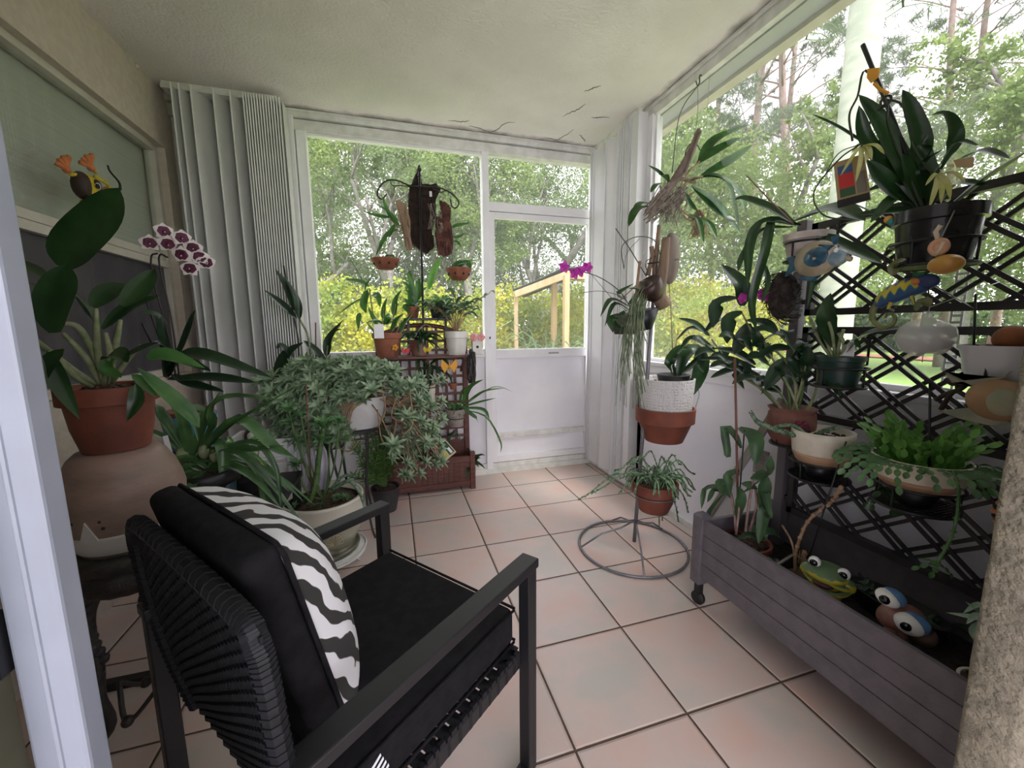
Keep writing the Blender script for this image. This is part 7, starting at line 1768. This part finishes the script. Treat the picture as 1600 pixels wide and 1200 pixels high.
M().tube([K(1372, 478), K(1382, 468), K(1400, 458), K(1425, 448), K(1442, 445), K(1458, 436)], lambda s: .006+.018*math.sin(pi*min(1, s*.9+.05))**.8, 14, seg=20).build('body', CH, t)
M().tube([K(1374, 472), K(1364, 485), K(1366, 503), K(1382, 511), K(1396, 506), K(1398, 494), K(1388, 490), K(1383, 497)], lambda s: .008*(1-.65*s), 8, seg=36).build('tail', mat('olive_paint', (.10, .14, .04), (.16, .18, .06), 30, .5), t)
M().ball(K(1447, 440, .115), (.016, .026, .018), 16, 10).build('head', mat('deep_blue_paint', (.02, .04, .14), None, rough=.4), t)
M().prism([K(1425, 440), K(1428, 426), K(1448, 424), K(1442, 436)], (1, 0, 0), .008).build('crest', mat('green_paint', (.03, .15, .05), None), t, smooth=False)
M().ball(K(1431, 440, .100), .008, 12, 8).build('eye', ORG, t)
lg = M().tube(pp([(1392, 472), (1388, 482), (1396, 486)], x=(.11, .11)), .004, 6).tube(pp([(1425, 462), (1428, 475), (1440, 478)], x=(.11, .11)), .004, 6); lg.build('legs', CH, t)
lf = M()
for q in ([(1370, 500), (1385, 485), (1400, 480)],): lf.tube(pp(q, x=(.12, .12)), .003, 5)
lf.tube(pp([(1395, 428), (1382, 410), (1388, 385), (1405, 380)], x=(.13, .13)), .002, 5, seg=16); lf.tube(pp([(1450, 435), (1452, 480), (1450, 495)], x=(.11, .11)), .0015, 4)
lf.build('wire_vine', BRN, t)
lm = M()
for q, w_ in (([(1395, 430), (1400, 412), (1416, 406)], .03), ([(1430, 485), (1442, 470), (1452, 480)], .03), ([(1405, 530), (1420, 523), (1434, 525)], .022)): pl_(lm, q, w_, 'oval', x=(.10, .09), n=6)
lm.build('metal_leaves', mat('olive_metal_leaf', (.10, .12, .035), (.16, .17, .05), 20, .4), t)
M().tube([K(1430, 428), V((tx-.01, K(1430, 428).y-.02, 1.137))], .0015, 4).build('hanging_wire', WIRE, t)
# glass globe
q = at(1446, 527, x=.085); gb_ = thing('glass_globe', 'flattened frosted glass globe terrarium hanging before the trellis', 'ornament', q)
gl_m = mat('frosted_glass', (.85, .87, .85), None, rough=.12, alpha=.36)
M().lathe([(0, -.046), (.020, -.044), (.040, -.032), (.051, -.012), (.053, .004), (.048, .022), (.034, .035), (.015, .043), (.007, .047), (.006, .055), (.010, .060), (0, .060)], q, 40).build('glass_shell', gl_m, gb_)
M().lathe([(0, -.036), (.020, -.034), (.038, -.025), (.048, -.011), (.045, -.006), (.02, -.009), (0, -.007)], q, 32).build('gravel', mat('grey_gravel', (.10, .085, .08), (.22, .20, .19), 120, .9, bump=.5), gb_)
fr_ = M(); g = random.Random(2)
for i in range(26): 
    a = g.uniform(0, 2*pi); r = g.uniform(0, .04); fr_.ball(q+V((math.cos(a)*r, math.sin(a)*r, -.006)), (.008, .008, .006), 6, 4)
fr_.build('pebbles', mat('pale_pebbles', (.38, .36, .33), (.20, .17, .16), 80, .8), gb_)
M().tube([q+up*.056, q+up*.066, V((q.x, q.y, at(1450, 480, x=.085).z)), V((tx-.005, q.y+.0, 1.20))], .0012, 4).tube([q-up*.040, q-up*.058], .001, 4).build('hanging_wire', WIRE, gb_)
# white bowl at right edge with stone
q = at(1568, 560, x=.20); c7 = V((.20, q.y-.0, at(1568, 585, x=.20).z-.02)); c7.y = min(c7.y, -2.03)
t = potted('potted_plant', 'white bowl with a rust-brown bulb and black stake at the right end of the trellis', 'potted plant', c7, .075, .05, .085, mat('milky_white_pot', (.62, .63, .66), None, rough=.3))
M().ball(c7+V((-.015, -.012, .10)), (.03, .03, .028), 16, 12).build('rusty_bulb', mat('rusty_bulb', (.34, .12, .04), (.24, .08, .03), 20, .7), t)
M().tube([c7+V((-.04, .035, .08)), c7+V((-.04, .045, .20))], .0025, 5).build('stake', BLK, t)
plate_holder('perforated black pot holder under the white bowl at the right end', (c7.x, c7.y), .060, c7.z-.005)
# wooden fish plaque
q = at(1560, 625, x=.12); t = thing('fish_ornament', 'round carved wooden fish ornament with blue-green fins at the right end of the trellis', 'ornament', q)
yv = V((0, -1, 0)); WDF = mat('varnished_fish_wood', (.34, .20, .10), (.24, .14, .065), 10, .4, stretch=(1, .4, 1.4)); FIN = mat('dusty_green_wood', (.16, .17, .12), (.24, .23, .17), 20, .6)
M().ball(q, (.020, .052, .045), 24, 16).build('body', WDF, t); M().ball(q+V((-.010, -.012, -.002)), (.016, .028, .030), 18, 12).build('inner_scale', mat('pale_green_wood', (.22, .25, .17), (.30, .28, .18), 18, .5), t)
M().prism([q+yv*-.035+up*.02, q+yv*-.085+up*.045, q+yv*-.075+up*.03, q+yv*-.02+up*.045, q+yv*.01+up*.052], (1, 0, 0), .008).build('upper_fin', FIN, t, smooth=False, bevel=.002)
M().prism([q+yv*-.03-up*.02, q+yv*-.095-up*.042, q+yv*-.06-up*.052, q+yv*.0-up*.058, q+yv*.03-up*.045], (1, 0, 0), .008).build('lower_fin', FIN, t, smooth=False, bevel=.002)
M().tube([q+up*.045, V((.25, q.y, q.z+.12)), V((tx-.01, q.y, 1.04))], .0015, 4).build('hanging_wire', WIRE, t)
vt = thing('dry_vine', 'dark twisted dry vine piece between the globe and the wooden fish', 'vine', at(1488, 612, x=.25))
m_ = M()
for q in ([(1462, 625), (1480, 615), (1500, 608), (1515, 595)], [(1470, 640), (1490, 612), (1512, 620)], [(1478, 592), (1492, 600), (1512, 585)]): m_.tube(pp(q, x=(.26, .25)), .006, 6, seg=14)
m_.tube([at(1495, 605, x=.25), V((tx-.012, at(1495, 605, x=.25).y, at(1495, 600, x=.25).z))], .005, 5)
m_.build('vine', BRN, vt)
# bee ornament
q = at(1572, 803, x=.13); t = thing('bee_ornament', 'orange and black striped bee ornament at the stucco end of the trellis', 'ornament', q)
b_ = M()
for k in range(5):
    M().ball(q+V((0, 0, .020-.010*k)), (.016, .024-.003*abs(k-2), .0075), 14, 8).build('stripe_orange' if k % 2 == 0 else 'stripe_black', ORG if k % 2 == 0 else BLK, t)
M().tube([q+up*.025, V((tx-.012, q.y, q.z+.10))], .0012, 4).build('hanging_wire', WIRE, t)
